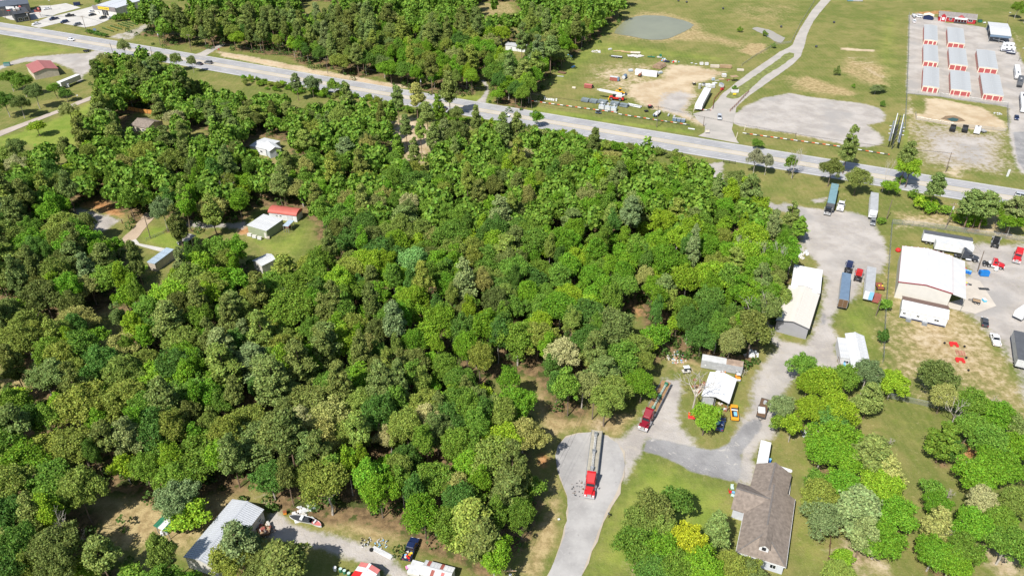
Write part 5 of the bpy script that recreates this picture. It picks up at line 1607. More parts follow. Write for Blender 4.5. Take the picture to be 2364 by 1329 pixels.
def build_buildings():
 tanroof = mat('tan_metal_roof', (.56, .525, .475), .6, 0, .08, .5)
 # ---- east side yard
 h = height_of(1859, 783, 758)
 a, rz, wd, d = frame_of((1793.7, 739), (1866.4, 758), (1893.8, 677), h)
 building('metal_barn', 'tan metal barn with grey gable wall above the pale dirt apron', 'barn', (1793.7, 739), (1866.4, 758), (1893.8, 677), h, rise_for(a, rz, wd / 2, 0, h, 742), 'y', 'grey', roofmat=tanroof, over=.25, panels=16, seam=.035, trim='darkgrey', wallmat=mat('grey_metal_wall', (.30, .30, .32), .5, .1, .05, .6))
 building('lean_to', 'flat white metal canopy attached behind the tan barn', 'canopy', (1826, 664), (1893, 677), (1905, 627), 4.3, .3, 'shed', roof='white', open_=True, panels=14, seam=.06, over=.1)
 t = building('metal_shed', 'small shed with a ribbed light metal roof beside a wooden deck', 'shed', (1970, 857), (2012, 863), (2014, 779), 3.0, .75, 'y', 'lightgrey', 'lightgrey', panels=12, seam=.09, feats=(('door', 'left', .3, 1.05, .95, 2.1, 'steelblue'), ('window', 'front', .6, 1.6, 1.2, 1.0)))
 building('annex', 'flat pale metal roofed annex on the deck side of the metal shed', 'annex', (1941, 825), (1970, 829), (1972, 786), 2.7, .25, 'shed', 'lightgrey', 'lightgrey', panels=7, seam=.04, over=.1, feats=(('window', 'front', .5, 1.5, 1.4, 1.0),))
 a, rz, wd, d = frame_of((1943, 868), (1970, 871), (1970, 832), .5)
 t = thing('wooden_deck', 'weathered wooden deck below the metal shed annex', 'deck', a, rz)
 planks(t, 0, wd, 0, d, .5, 14, mat('weathered_wood', (.26, .22, .17), .9, 0, .25, 2), 'y')
 MB().box(.05, wd - .05, .1, .25, 0, .5).box(.05, wd - .05, d - .25, d - .1, 0, .5).build('beam', P('brown'), t)
 for x in (.1, wd - .1):
  MB().box(x - .06, x + .06, 0, .12, .5, 1.5).build('post', P('brown'), t)
  MB().box(x - .05, x + .05, .12, d - .12, 1.4, 1.5).build('railing', P('brown'), t)
 for k, (px, py, lab) in enumerate(((1950, 845, 'blue chair on the upper end of the wooden deck'), (1952, 852, 'blue chair in the middle of the wooden deck'), (1949, 859, 'blue chair at the lower end of the wooden deck'))):
  p = at(px, py, .55)
  c = thing('deck_chair', lab, 'chair', (p.x, p.y, .56), .3 + k, 'chairs on the wooden deck')
  MB().box(-.3, .3, -.3, .3, .38, .44).build('seat', P('lightblue'), c)
  MB().bar((0, .3, .44), (0, .5, 1.0), .6, .05).build('backrest', P('lightblue'), c)
  for x in (-.26, .26):
   for y in (-.26, .26):
    MB().box(x - .03, x + .03, y - .03, y + .03, 0, .38).build('leg', P('lightblue'), c)
 # ---- white workshop
 h = height_of(2066, 686, 650)
 a, rz, wd, d = frame_of((2076, 650), (2198, 676.5), (2194, 591), h)
 t = building('workshop', 'large white metal workshop with a ribbed white roof and maroon trim', 'workshop', (2076, 650), (2198, 676.5), (2194, 591), h, rise_for(a, rz, wd / 2, 0, h, 657.5), 'y', 'offwhite', over=.2, trim='darkred', rib_par=4, roofmat=mat('white_metal_roof', (.53, .53, .525), .6, 0, .06, .4), wallmat=mat('white_metal_wall', (.56, .54, .50), .5, .05, .05, .6))
 c0 = h - .25
 MB().extr([(wd + .25, c0), (wd + 4.0, c0 - .7), (wd + 4.0, c0 - .58), (wd + .25, c0 + .12)], -.2, d + .2).build('side_canopy', mat('white_metal_roof', (.6, .6, .6)), t)
 for k in range(5):
  y = .2 + (d - .4) * k / 4
  MB().box(wd + 3.7, wd + 3.85, y - .08, y + .08, 0, c0 - .64).build('canopy_post', P('galv'), t)
 t = building('site_office', 'white modular office with a brown ribbed back roof in front of the workshop', 'office', (2082, 713), (2189, 737), (2195, 708), 2.9, .75, 'x', 'white', 'white', panels=26, seam=.04, over=.15, panel_cols=(['white'], ['umber']), feats=(('door', 'front', .2, 1.2, .95, 2.0, 'lightgrey'), ('door', 'front', .55, 1.2, .95, 2.0, 'lightgrey'), ('window', 'front', .08, 1.7, .9, .8), ('window', 'front', .38, 1.7, .9, .8), ('window', 'front', .78, 1.7, 1.4, .8)))
 wd, d = dims(t)
 MB().box(.1, wd - .1, -.05, 0, 0, .45).build('skirting', P('navy'), t)
 for u, lab in ((.2, 'metal entrance steps under the west door of the white office'), (.55, 'metal entrance steps under the middle door of the white office')):
  s = thing('entrance_steps', lab, 'steps', Vector(t.location) + Matrix.Rotation(t.rotation_euler.z, 3, 'Z') @ Vector((u * wd, -1.2, 0)), t.rotation_euler.z)
  for k in range(3):
   MB().box(-.7, .7, -.5 + k * .35, -.15 + k * .35, .16 * k + .1, .16 * k + .16).build('tread', P('galv'), s)
  MB().box(-.75, .75, .5, 1.1, .5, .56).build('landing', P('galv'), s)
  for x in (-.72, .72):
   MB().bar((x, -.5, .9), (x, 1.1, 1.5), .05, .05).build('railing', P('galv'), s)
 # ---- storage rows
 rows = [((2133.7, 91.7), (2164.7, 94), (2134, 57.3), 3, 'back west storage block'), ((2189, 97.6), (2227.6, 100.5), (2187, 63.4), 3, 'back middle storage block'),
   ((2132.6, 140.7), (2166.4, 142.5), (2132, 103), 3, 'middle west storage block'), ((2193, 147.7), (2234, 151), (2190, 109.8), 3, 'central storage block'),
   ((2260, 154.7), (2304, 158.8), (2254.7, 114.5), 3, 'back east storage block'), ((2130.4, 198.3), (2167.8, 200.9), (2132.5, 153.5), 3, 'front west storage block'),
   ((2195.7, 206), (2242, 210.3), (2194, 162.5), 4, 'front middle storage block'), ((2270.7, 216.2), (2316.7, 220), (2263, 168.9), 4, 'front east storage block')]
 rm = mat('storage_roof', (.37, .385, .395), .6, 0, .07, .25)
 for A, B, C, nd, lab in rows:
  t = building('storage_building', lab + f' with {nd} red roller doors on its end', 'storage building', A, B, C, 2.95, .28, 'y', 'trimcream', roofmat=rm, over=.08, panels=9, seam=.05, group='storage blocks in the fenced lot', trim='offwhite', long_=True)
  wd, d = dims(t)
  if nd == 3:
   ws = [(.185, .26), (.52, .26), (.83, .2)] if wd < 8.3 else [(.18, .27), (.5, .27), (.82, .27)]
  else:
   ws = [(.10, .13), (.34, .28), (.67, .28), (.91, .13)]
  for u, q in ws:
   wall_feature(t, 'roll_door', 'front', u, 1.3, q * wd, 2.35, wd, d, 'unitred')
  n = int(d / 3.6)
  for k in range(n):
   wall_feature(t, 'roll_door', 'left', (k + .5) / n, 1.25, 1.9, 2.1, wd, d, 'unitred')
 t = building('office_house', 'barn red office house with grey roof, white trim and a front porch', 'house', (2169, 37), (2254, 45), (2256, 38), 3.0, 1.9, 'x', 'unitred', roofmat=mat('grey_shingles', (.22, .2, .19), .95, 0, .2, 1), d=8.5, over=.35, trim='white', feats=(('window', 'front', .32, 1.7, 1.6, 1.5), ('window', 'front', .86, 1.7, 2.4, 1.4)), wallmat=mat('barn_red_siding', (.36, .025, .035), .6, 0, .1, .8))
 wd, d = dims(t)
 MB().extr([(wd * .05, 0), (wd * .19, 0), (wd * .19, 3.1), (wd * .12, 4.3), (wd * .05, 3.1)], -1.2, 1.0).build('gable_bay', mat('barn_red_siding', (.36, .025, .035)), t)
 for x in (.05, .19):
  MB().box(wd * x - .15, wd * x + .15, -1.32, -1.2, 0, 3.1).build('trim', P('white'), t)
 MB().box(wd * .085, wd * .155, -1.28, -1.21, .9, 2.6).build('bay_window', P('white'), t)
 MB().extr([(-2.8, 2.55), (.4, 3.1), (.4, 3.2), (-2.8, 2.65)], wd * .42, wd * .76, 'x').build('porch_roof', P('white'), t)
 MB().extr([(wd * .50, 3.15), (wd * .70, 3.15), (wd * .60, 4.4)], -.5, 2.0).build('porch_gable', P('unitred'), t)
 for k in range(5):
  x = wd * (.43 + .32 * k / 4)
  MB().box(x - .07, x + .07, -2.7, -2.55, .2, 2.6).build('porch_post', P('white'), t)
 MB().box(wd * .42, wd * .76, -2.8, -.02, 0, .25).build('porch_floor', P('brown'), t)
 MB().box(wd * .42, wd * .76, -2.72, -2.66, .3, 1.1).build('porch_rail', P('charcoal'), t)
 building('small_shed', 'cream roofed shed with navy front beside the red office', 'shed', (2133, 36), (2155, 38.5), (2155, 33), 2.4, .8, 'y', 'navy', 'trimcream', d=5, over=.3)
 t = building('vehicle_canopy', 'large grey metal canopy sheltering boats at the storage lot edge', 'canopy', (2287, 79.5), (2335, 84.5), (2330, 56), 4.6, .8, 'x', roof='lightgrey', open_=True, panels=12, seam=.05, over=.1)
 wd, d = dims(t)
 MB().box(0, wd, -.06, 0, 3.3, 4.5).build('front_valance', P('steelblue'), t)
 MB().box(.5, wd - .5, d - .1, d, 0, 4.4).build('back_wall', P('steelblue'), t)
 # ---- house with brown roof
 sm = shingle_mat()
 t = building('ranch_house', 'pale grey ranch house under a brown shingle roof with dormer', 'house', (1704, 1269.5), (1811, 1303), (1835.7, 1153), 3.0, 2.4, 'y', 'lightgrey', roofmat=sm, over=.35, trim='white', feats=(('window', 'front', .18, 1.5, 1.3, 1.3), ('window', 'front', .45, 1.5, 1.6, 1.3), ('window', 'front', .78, 1.5, 1.3, 1.3), ('window', 'right', .3, 1.5, 1.2, 1.2), ('window', 'left', .3, 1.5, 1.2, 1.2), ('door', 'left', .55, 1.05, 1, 2.1, 'white')), wallmat=mat('grey_lap_siding', (.46, .48, .52), .7, 0, .08, 1), hip=True)
 wd, d = dims(t)
 def wing(A, B, C, ridge, rise, nm, hh=2.985):
  a2, rz2, w2, d2 = frame_of(A, B, C, hh)
  loc = Matrix.Rotation(-t.rotation_euler.z, 3, 'Z') @ (a2 - Vector(t.location))
  mb = MB()
  if ridge == 'y':
   mb.extr([(0, -.1), (w2, -.1), (w2, hh - .02), (w2 / 2, hh + rise - .05), (0, hh - .02)], .2, d2 - .2)
  else:
   mb.extr([(0, -.1), (d2, -.1), (d2, hh - .02), (d2 / 2, hh + rise - .05), (0, hh - .02)], .2, w2 - .2, 'x')
  mb.build(nm, mat('grey_lap_siding', (.46, .48, .52)), t, loc, rz2 - t.rotation_euler.z)
  rb = MB()
  L = w2 if ridge == 'y' else d2
  E = d2 if ridge == 'y' else w2
  for s in (0, 1):
   x0 = -.35 if s == 0 else L + .35
   k = rise / (L / 2)
   rb.extr([(x0, hh - .35 * k), (L / 2, hh + rise), (L / 2, hh + rise + .12), (x0, hh - .35 * k + .12)], -.25, E + .25, ridge)
  rb.build('roof_slope', sm, t, loc, rz2 - t.rotation_euler.z)
  MB().bar((L / 2, -.2, hh + rise + .13) if ridge == 'y' else (-.2, L / 2, hh + rise + .13), (L / 2, E + .2, hh + rise + .13) if ridge == 'y' else (E + .2, L / 2, hh + rise + .13), .4, .05).build('ridge_cap', mat('ridge_shingles', (.15, .135, .125), .95, 0, .2, 2), t, loc, rz2 - t.rotation_euler.z)
 wing((1733, 1132), (1810.5, 1157), (1819.5, 1093.4), 'y', 2.0, 'garage_wing')
 wing((1691, 1171), (1775, 1198), (1788, 1141), 'x', 2.1, 'west_wing', 2.96)
 x0 = wd * .52
 MB().extr([(x0 - .9, 3.2), (x0 + .9, 3.2), (x0 + .9, 4.9), (x0, 5.6), (x0 - .9, 4.9)], 1.2, 4.6).build('dormer', P('white'), t)
 dr = MB()
 dr.extr([(x0 - 1.15, 4.72), (x0, 5.62), (x0, 5.74), (x0 - 1.15, 4.84)], .9, 6.4).extr([(x0 + 1.15, 4.72), (x0, 5.62), (x0, 5.74), (x0 + 1.15, 4.84)], .9, 6.4)
 dr.build('dormer_roof', sm, t)
 MB().box(x0 - .4, x0 + .4, 1.12, 1.2, 3.9, 4.8).build('dormer_window', GLASS(), t)
 # ---- shed of the lower yard
 t = building('open_shed', 'open shed with a bright white roof and junk beneath it', 'shed', (1621, 913), (1682, 930), (1695, 874), 3.0, .9, 'y', roof='white', open_=True, panels=14, seam=.03, over=.2)
 wd, d = dims(t)
 MB().box(.1, wd * .45, .3, .4, 0, 2.9).box(.1, .2, .4, d - .1, 0, 2.8).box(.1, wd - .1, d - .25, d - .15, 0, 2.8).build('wall', P('grey'), t)
 # ---- lower left
 t = building('long_shed', 'long building with a corrugated pale metal roof among pines', 'building', (427, 1284), (500, 1310), (611, 1178), 3.4, .9, 'y', 'offwhite', 'lightgrey', panels=34, seam=.09, over=.25, feats=(('window', 'right', .9, 1.8, .9, .9), ('window', 'right', .3, 1.8, 1, .9), ('door', 'right', .6, 1.05, 1, 2.1, 'white')), roofmat=mat('galvanised_sheet', (.52, .54, .57), .42, .25, .1, .4))
 building('garden_shed', 'tiny shed with a green and white striped metal roof', 'shed', (358, 1212), (386, 1226), (424, 1190), 2.6, .35, 'shed', 'white', 'green', panels=6, seam=.06, over=.25, open_=True, panel_cols=(['green', 'green', 'white', 'white', 'green', 'green'],), trim=None)
 p = at(391, 1204, 2.95)
 building('red_white_shed', 'shed with a red and white panelled metal roof at the bottom edge', 'shed', (800, 1346), (842, 1364), (882, 1318), 2.7, .6, 'y', 'lightgrey', 'white', panels=5, seam=.03, over=.15, panel_cols=(['rose', 'red', 'red', 'white', 'rose'], ['white', 'white', 'white', 'white', 'rose']))
 building('patched_shed', 'shed with a grey metal roof striped by rusty panels', 'shed', (970, 1324), (1036, 1342), (1047, 1310), 2.3, .35, 'x', 'offwhite', 'lightgrey', panels=9, seam=.04, over=.12, panel_cols=(['lightgrey', 'lightgrey', 'lightgrey', 'brick', 'lightgrey', 'lightgrey', 'rose', 'white', 'white'], ['lightgrey', 'brick', 'lightgrey', 'lightgrey', 'lightgrey', 'brick', 'white', 'white', 'white']))
 # ---- middle left
 h = height_of(617, 551, 533)
 building('green_garage', 'sage green garage with a flat pale metal roof', 'garage', (570.7, 520), (615, 533), (654, 509), h, .25, 'shed', 'sage', 'lightgrey', panels=10, seam=.04, over=.12, feats=(('door', 'front', .9, 1.05, .9, 2.1, 'offwhite'),))
 t = building('barrel_shed', 'white shed with a rounded red metal roof behind the green garage', 'shed', (620, 490), (684, 498), (692, 484), 2.5, .2, 'shed', 'white', 'rose', over=.05, feats=(('door', 'front', .75, 1.1, 2.2, 2.1, 'lightgrey'), ('window', 'front', .28, 1.6, .9, .7), ('window', 'front', .42, 1.6, .9, .7)))
 wd, d = dims(t)
 prof = [(d / 2 - (d / 2 + .3) * math.cos(math.pi * k / 8), 2.5 + 1.25 * math.sin(math.pi * k / 8)) for k in range(9)]
 MB().extr(prof, -.2, wd + .2, 'x').build('barrel_roof', mat('red_metal_roof', (.43, .115, .09), .5, .05, .1, .5), t)
 building('porch_roof', 'small blue grey awning over brick steps beside the green garage', 'awning', (653, 521), (665, 523), (677, 510), 2.5, .1, 'shed', roof='paleblue', open_=True, over=.05)
 building('cottage', 'grey metal roofed cottage half hidden by trees below the green garage', 'cottage', (584, 602), (604, 613), (626, 592), 3.0, .7, 'y', 'offwhite', 'lightgrey', panels=8, seam=.03, over=.3)
 building('carport', 'open carport with a rusty flat metal roof beside the lawn', 'carport', (409, 553), (431, 558.5), (463, 547), 2.6, .1, 'shed', roofmat=mat('stained_sheet', (.36, .34, .32), .6, .1, .35, .8), open_=True, panels=7, seam=.03, over=.1)
 building('shade_blue_shed', 'long narrow shed beside the walk, sloping metal roof coloured bluish for shade', 'shed', (340, 605), (357, 609), (399, 577), 2.9, .25, 'shed', 'tan', 'lightblue', panels=8, seam=.04, over=.1, panel_cols=(['paleblue'],))  # roof panels coloured pale blue to stand for the bluish shade on them
 building('white_house', 'low white house with a flat pale roof between pines', 'house', (577, 337), (613, 345), (625, 322), 3.0, .4, 'x', 'white', 'lightgrey', over=.2, feats=(('window', 'front', .3, 1.6, 1.2, 1), ('window', 'front', .7, 1.6, 1.2, 1)))
 building('white_annex', 'white gabled extension with a grey end wall beside the low white house', 'house', (622, 349), (648, 342), (668, 320), 3.2, 1.1, 'y', 'white', 'white', over=.3, feats=(('door', 'front', .6, 1.05, 1, 2.1, 'grey'),), wallmat=mat('pale_siding', (.42, .47, .5), .7, 0, .08, 1))
 building('brown_house', 'house with a brown grey shingle roof below the orange fence', 'house', (304, 288), (340, 296), (355, 277), 2.9, 1.5, 'x', 'beige', roofmat=shingle_mat(), over=.4, feats=(('window', 'front', .7, 1.5, 1.4, 1.2),))
 h = 3.6
 building('red_hall', 'tan hall with a faded red metal roof beside the gravel lot', 'hall', (77, 169), (133, 158.5), (113, 141), h, 1.3, 'y', 'beige', roofmat=mat('faded_red_roof', (.36, .135, .125), .55, .05, .1, .4), over=.35, panels=12, seam=.03)
 building('white_cabin', 'small white cabin with a grey roof in the north wood', 'cabin', (1167, 104), (1212, 110), (1212, 105), 2.8, .8, 'x', 'white', 'grey', d=5.5, over=.25, feats=(('window', 'front', .3, 1.5, .9, .9), ('door', 'front', .6, 1.05, .9, 2.1, 'lightgrey')))
 # ---- stores at the highway
 t = building('variety_store', 'white store with a grey fascia and a long yellow sign', 'store', (215, 14.5), (266, 20.6), (366, -5), 5.0, .5, 'y', 'offwhite', over=.05, panels=14, seam=.05, roofmat=mat('pale_store_roof', (.52, .54, .57), .5, .15, .06, .3), feats=(('window', 'front', .2, 1.4, .7, 2.0),))
 wd, d = dims(t)
 fas = MB().box(-.3, wd + .3, -.5, -.02, 3.3, 5.7).build('fascia', mat('fascia_grey', (.20, .18, .18), .7, 0, .1, .7), t)
 sg = MB().box(wd * .24, wd * .74, -.62, -.5, 3.75, 5.35).build('sign_panel', P('yellow'), t)
 text_part('DOLLAR GENERAL', sg, (wd * .49, -.64, 4.55), 1.02, 'black')
 MB().box(wd * .36, wd * .62, -.12, -.02, 0, 3.1).build('entrance', GLASS(), t)
 for k in range(3):
  MB().box(wd * (.36 + .08 * k), wd * (.36 + .08 * k) + .12, -.2, -.12, 0, 3.1).build('mullion', P('white'), t)
 t = building('restaurant', 'dark roofed roadside restaurant with white roof equipment', 'restaurant', (32, 34), (67, 29), (89, 13), 5.0, .3, 'shed', 'charcoal', roofmat=mat('dark_roof', (.055, .06, .07), .8, 0, .2, .5), over=.2, feats=(('window', 'front', .3, 1.6, 2.5, 2.0, 'grey'), ('window', 'front', .7, 1.6, 2.5, 2.0, 'grey')))
 wd, d = dims(t)
 for x0, x1, y0, y1 in ((.15, .28, .45, .75), (.35, .55, .5, .7), (.4, .5, .75, .9)):
  MB().box(wd * x0, wd * x1, d * y0, d * y1, 5.35, 6.6).build('roof_unit', P('offwhite'), t)
 building('slate_warehouse', 'big slate roofed building at the corner behind the restaurant', 'building', (-30, 20), (66, 9), (100, -6), 6.0, .5, 'shed', 'darkgrey', roofmat=mat('slate_metal', (.10, .115, .14), .6, .1, .12, .4), over=.1)
 building('white_roofed_store', 'white flat roofed store in the corner beyond the slate building', 'store', (-60, 8), (28, -1), (36, -9), 5.5, .2, 'shed', 'offwhite', 'white', d=26, over=.1)
# ------------------------------------------------------------------ vehicles
def wheel(parent, x, y, r=.36, wdt=.24, name='wheel'):
 side = 1 if y > 0 else -1
 o = put(name, wheel_mesh(r, wdt, 'tyre'), parent, (x, y, r))
 put('rim', wheel_mesh(r, wdt, 'rim'), o, (0, side * .012, 0))
 return o

WM = {}
def wheel_mesh(r, wdt, what):
 k = (round(r, 3), round(wdt, 3), what)
 if k not in WM:
  if what == 'tyre':
   WM[k] = MB().tube((0, -wdt / 2, 0), (0, wdt / 2, 0), r, r, 14).mesh('wheel', TYRE())
  else:
   WM[k] = MB().tube((0, -wdt / 2, 0), (0, wdt / 2, 0), r * .58, r * .58, 10).mesh('rim', RIM())
 return WM[k]

def frustum(mb, x0, x1, y0, z0, X0, X1, y1, z1, mi=0):
 vs = [(x0, -y0, z0), (x1, -y0, z0), (x1, y0, z0), (x0, y0, z0), (X0, -y1, z1), (X1, -y1, z1), (X1, y1, z1), (X0, y1, z1)]
 return mb.add(vs, [(0, 3, 2, 1), (4, 5, 6, 7), (0, 1, 5, 4), (1, 2, 6, 5), (2, 3, 7, 6), (3, 0, 4, 7)], mi)

PROTO = {}
def car_proto(kind):
 """front towards +x"""
 t = thing(kind, kind, 'car')
 if kind == 'sedan':
  L, Wd = 4.7, 1.82
  prof = [(-2.35, .45), (-2.3, .85), (-1.6, 1.0), (1.0, .98), (2.1, .78), (2.35, .55), (2.3, .28), (-2.3, .28)]
  cab = (-1.75, 1.15, .84, .97, -1.05, .35, .66, 1.42)
  wb = 1.4
 elif kind == 'suv':
  L, Wd = 4.8, 1.92
  prof = [(-2.4, .45), (-2.4, 1.0), (-2.2, 1.08), (1.1, 1.06), (2.2, .92), (2.4, .6), (2.35, .3), (-2.35, .3)]
  cab = (-2.3, 1.2, .9, 1.05, -2.0, .45, .72, 1.72)
  wb = 1.45
 else:   # pickup
  L, Wd = 5.6, 2.0
  prof = [(-2.8, .5), (-2.8, 1.1), (-.55, 1.12), (1.4, 1.12), (2.6, 1.02), (2.8, .7), (2.75, .4), (-2.75, .4)]
  cab = (-.7, 1.5, .93, 1.1, -.45, .85, .76, 1.85)
  wb = 1.75
 if kind == 'pickup':
  mb = MB().extr([p for p in [(-.6, .4), (-.6, 1.12), (1.4, 1.12), (2.6, 1.02), (2.8, .7), (2.75, .4)]], -Wd / 2, Wd / 2)
  b = mb.build('body', PAINT(), t, bevel=.09)
  bed = MB().box(-2.8, -.6, -1.0, 1.0, .45, .62).box(-2.8, -.6, -1.0, -.86, .62, 1.12).box(-2.8, -.6, .86, 1.0, .62, 1.12).box(-2.8, -2.7, -.86, .86, .62, 1.12)
  bed.build('cargo_bed', PAINT(), t)
 else:
  b = MB().extr(prof, -Wd / 2, Wd / 2).build('body', PAINT(), t, bevel=.1)
 frustum(MB(), *cab).build('windows', GLASS(), t)
 x0, x1, y0, z0, X0, X1, y1, z1 = cab
 frustum(MB(), X0 - .08, X1 + .06, y1 + .04, z1 - .02, X0, X1 - .04, y1 - .06, z1 + .06).build('roof', PAINT(), t)
 pil = MB()
 for s in (-1, 1):
  for (a, c) in ((x0, X0), (x1, X1), ((x0 + x1) / 2 - .1, (X0 + X1) / 2 - .1)):
   pil.bar((a, s * (y0 + .01), z0), (c, s * (y1 + .01), z1), .10, .10)
 pil.build('pillars', PAINT(), t)
 for x in (-wb, wb):
  for y in (-Wd / 2 + .1, Wd / 2 - .1):
   wheel(t, x, y, .34 if kind == 'sedan' else .39)
 fx = prof[4][0] + .16
 for y in (-.68, .68):
  MB().box(fx - .1, fx + .06, y - .2, y + .2, .66, .80).build('headlight', mat('lamp_glass', (.7, .72, .75), .15, 0, .02, 1), t)
  MB().box(prof[0][0] - .03, prof[0][0] + .05, y - .18, y + .18, .72, .9).build('taillight', mat('red_lamp', (.35, .01, .01), .2, 0, .02, 1), t)
 MB().box(prof[4][0] + .20, prof[4][0] + .27, -.75, .75, .36, .5).build('bumper', P('charcoal'), t)
 for y in (-1, 1):
  MB().box(.75, .95, y * Wd / 2 - .12, y * Wd / 2 + .12, .98, 1.12).build('mirror', PAINT(), t)
 return t

CARC = dict(white=(.72, .73, .75), silver=(.42, .44, .47), black=(.012, .012, .014), navy=(.012, .022, .075), darkgrey=(.05, .055, .062), grey=(.16, .17, .18), blue=(.03, .06, .16), red=(.55, .012, .012), green=(.03, .07, .04))

def car(kind, label, cpx, to, color, group=None, cat=None, sc_=1.0):
 c = at(*cpx, .6)
 f = at(*to, .6)
 rz = math.atan2(f.y - c.y, f.x - c.x)
 nm = {'sedan': 'sedan_car', 'suv': 'suv_car', 'pickup': 'pickup_truck'}[kind]
 if kind not in PROTO:
  PROTO[kind] = car_proto(kind)
  o = PROTO[kind]
  o.location = (c.x, c.y, .02)
  o.rotation_euler = (0, 0, rz)
  for ch in o.children:
   ch.color = (*CARC[color], 1)
 else:
  o = dup(PROTO[kind], (c.x, c.y, .02), rz, color=CARC[color])
  if 'group' in o:
   del o['group']
 o.name = nm
 o.scale = (sc_, sc_, sc_)
 tag(o, label, cat or {'sedan': 'car', 'suv': 'car', 'pickup': 'pickup truck'}[kind], group)
 return o

def tractor(label, front, rear, color, sleeper=True, group='tractor units parked in the yards', h=0.6, name='semi_tractor', chrome=True):
 """a long-nosed road tractor; bumper at local x = 0, tail at negative x"""
 a, b = at(*front, h), at(*rear, h)
 rz = math.atan2(a.y - b.y, a.x - b.x)
 key = 'tractor_s' if sleeper else 'tractor_d'
 if key not in PROTO:
  t = thing(name, label, 'truck', (a.x, a.y, 0.02), rz, group)
  PROTO[key] = t
  e = -7.4 if sleeper else -6.4
  MB().box(e, -.4, -.48, -.36, .72, 1.0).box(e, -.4, .36, .48, .72, 1.0).box(e, e + .15, -.48, .48, .72, 1.0).build('frame', P('charcoal'), t)
  MB().box(-.32, 0, -1.2, 1.2, .42, .82).build('bumper', P('silver'), t, bevel=.06)
  mb = MB()
  vs = [(-2.25, -.92, .85), (-.12, -.58, .85), (-.12, .58, .85), (-2.25, .92, .85), (-2.25, -.86, 1.95), (-.28, -.52, 1.62), (-.28, .52, 1.62), (-2.25, .86, 1.95)]
  mb.add(vs, [(0, 3, 2, 1), (4, 5, 6, 7), (0, 1, 5, 4), (1, 2, 6, 5), (2, 3, 7, 6), (3, 0, 4, 7)])
  mb.build('hood', PAINT(), t, bevel=.08)
  MB().box(-.16, -.04, -.46, .46, .88, 1.58).build('grille', P('silver'), t)
  for s in (-1, 1):
   MB().extr([(-2.0, .75), (-1.9, 1.2), (-1.3, 1.42), (-.5, 1.22), (-.18, .9), (-.18, .75), (-.5, .75), (-.7, 1.05), (-1.3, 1.18), (-1.7, 1.0), (-1.8, .75)], s * .62 if s > 0 else -1.18, 1.18 if s > 0 else -.62).build('fender', PAINT(), t)
   MB().box(-.35, -.10, s * .9 - .2, s * .9 + .2, .95, 1.15).build('headlight', mat('lamp_glass', (.7, .72, .75)), t, bevel=.04)
   MB().tube((-3.9, s * .98, .62), (-2.3, s * .98, .62), .33, n=10).build('fuel_tank', P('silver'), t)
   MB().box(-2.25, -2.1, s * 1.32 - .1, s * 1.32 + .1, 1.75, 2.35).bar((-2.2, s * 1.0, 2.0), (-2.2, s * 1.3, 2.0), .05, .05).build('mirror', P('silver'), t)
   MB().tube((-3.75 if not sleeper else -5.25, s * .98, 1.0), (-3.75 if not sleeper else -5.25, s * .98, 3.5), .075, n=8).build('exhaust_stack', P('silver'), t)
   wheel(t, -1.15, s * .95, .52, .3)
   for x in ((-5.35, -6.65) if sleeper else (-4.5, -5.75)):
    wheel(t, x, s * .88, .52, .6)
  frustum(MB(), -3.75, -2.2, 1.05, .8, -3.75, -2.45, .98, 2.7).build('cab', PAINT(), t, bevel=.09)
  mb = MB()
  mb.add([(-2.24, -.88, 1.98), (-2.24, .88, 1.98), (-2.42, .84, 2.56), (-2.42, -.84, 2.56), (-2.16, -.88, 1.98), (-2.16, .88, 1.98), (-2.36, .84, 2.58), (-2.36, -.84, 2.58)], [(0, 1, 2, 3), (7, 6, 5, 4), (0, 4, 5, 1), (1, 5, 6, 2), (2, 6, 7, 3), (3, 7, 4, 0)])
  mb.build('windshield', GLASS(), t)
  for s in (-1, 1):
   MB().box(-3.3, -2.55, s * 1.02 - .03, s * 1.02 + .03, 1.85, 2.45).build('side_window', GLASS(), t)
  if sleeper:
   MB().box(-5.1, -3.76, -1.12, 1.12, .85, 2.75).build('sleeper', PAINT(), t, bevel=.08)
   mb = MB()
   vs = [(-5.1, -1.1, 2.76), (-2.6, -.8, 2.74), (-2.6, .8, 2.74), (-5.1, 1.1, 2.76), (-5.1, -1.05, 3.85), (-4.5, -1.0, 3.85), (-4.5, 1.0, 3.85), (-5.1, 1.05, 3.85)]
   mb.add(vs, [(0, 3, 2, 1), (4, 5, 6, 7), (0, 1, 5, 4), (1, 2, 6, 5), (2, 3, 7, 6), (3, 0, 4, 7)])
   mb.build('roof_fairing', PAINT(), t, bevel=.1)
  else:
   MB().box(-3.7, -2.5, -.9, .9, 2.71, 2.82).build('roof', PAINT(), t, bevel=.05)
  x5 = -6.0 if sleeper else -5.1
  MB().tube((x5, 0, 1.02), (x5, 0, 1.16), .5, .5, 12).build('fifth_wheel', P('black'), t)
  MB().box(e + .3, x5 - .6, -.36, .36, .84, .9).build('deck_plate', P('galv'), t)
  o = t
  for ch in o.children:
   ch.color = (*color, 1)
 else:
  o = dup(PROTO[key], (a.x, a.y, .02), rz, label, group, color)
 return o, a, rz

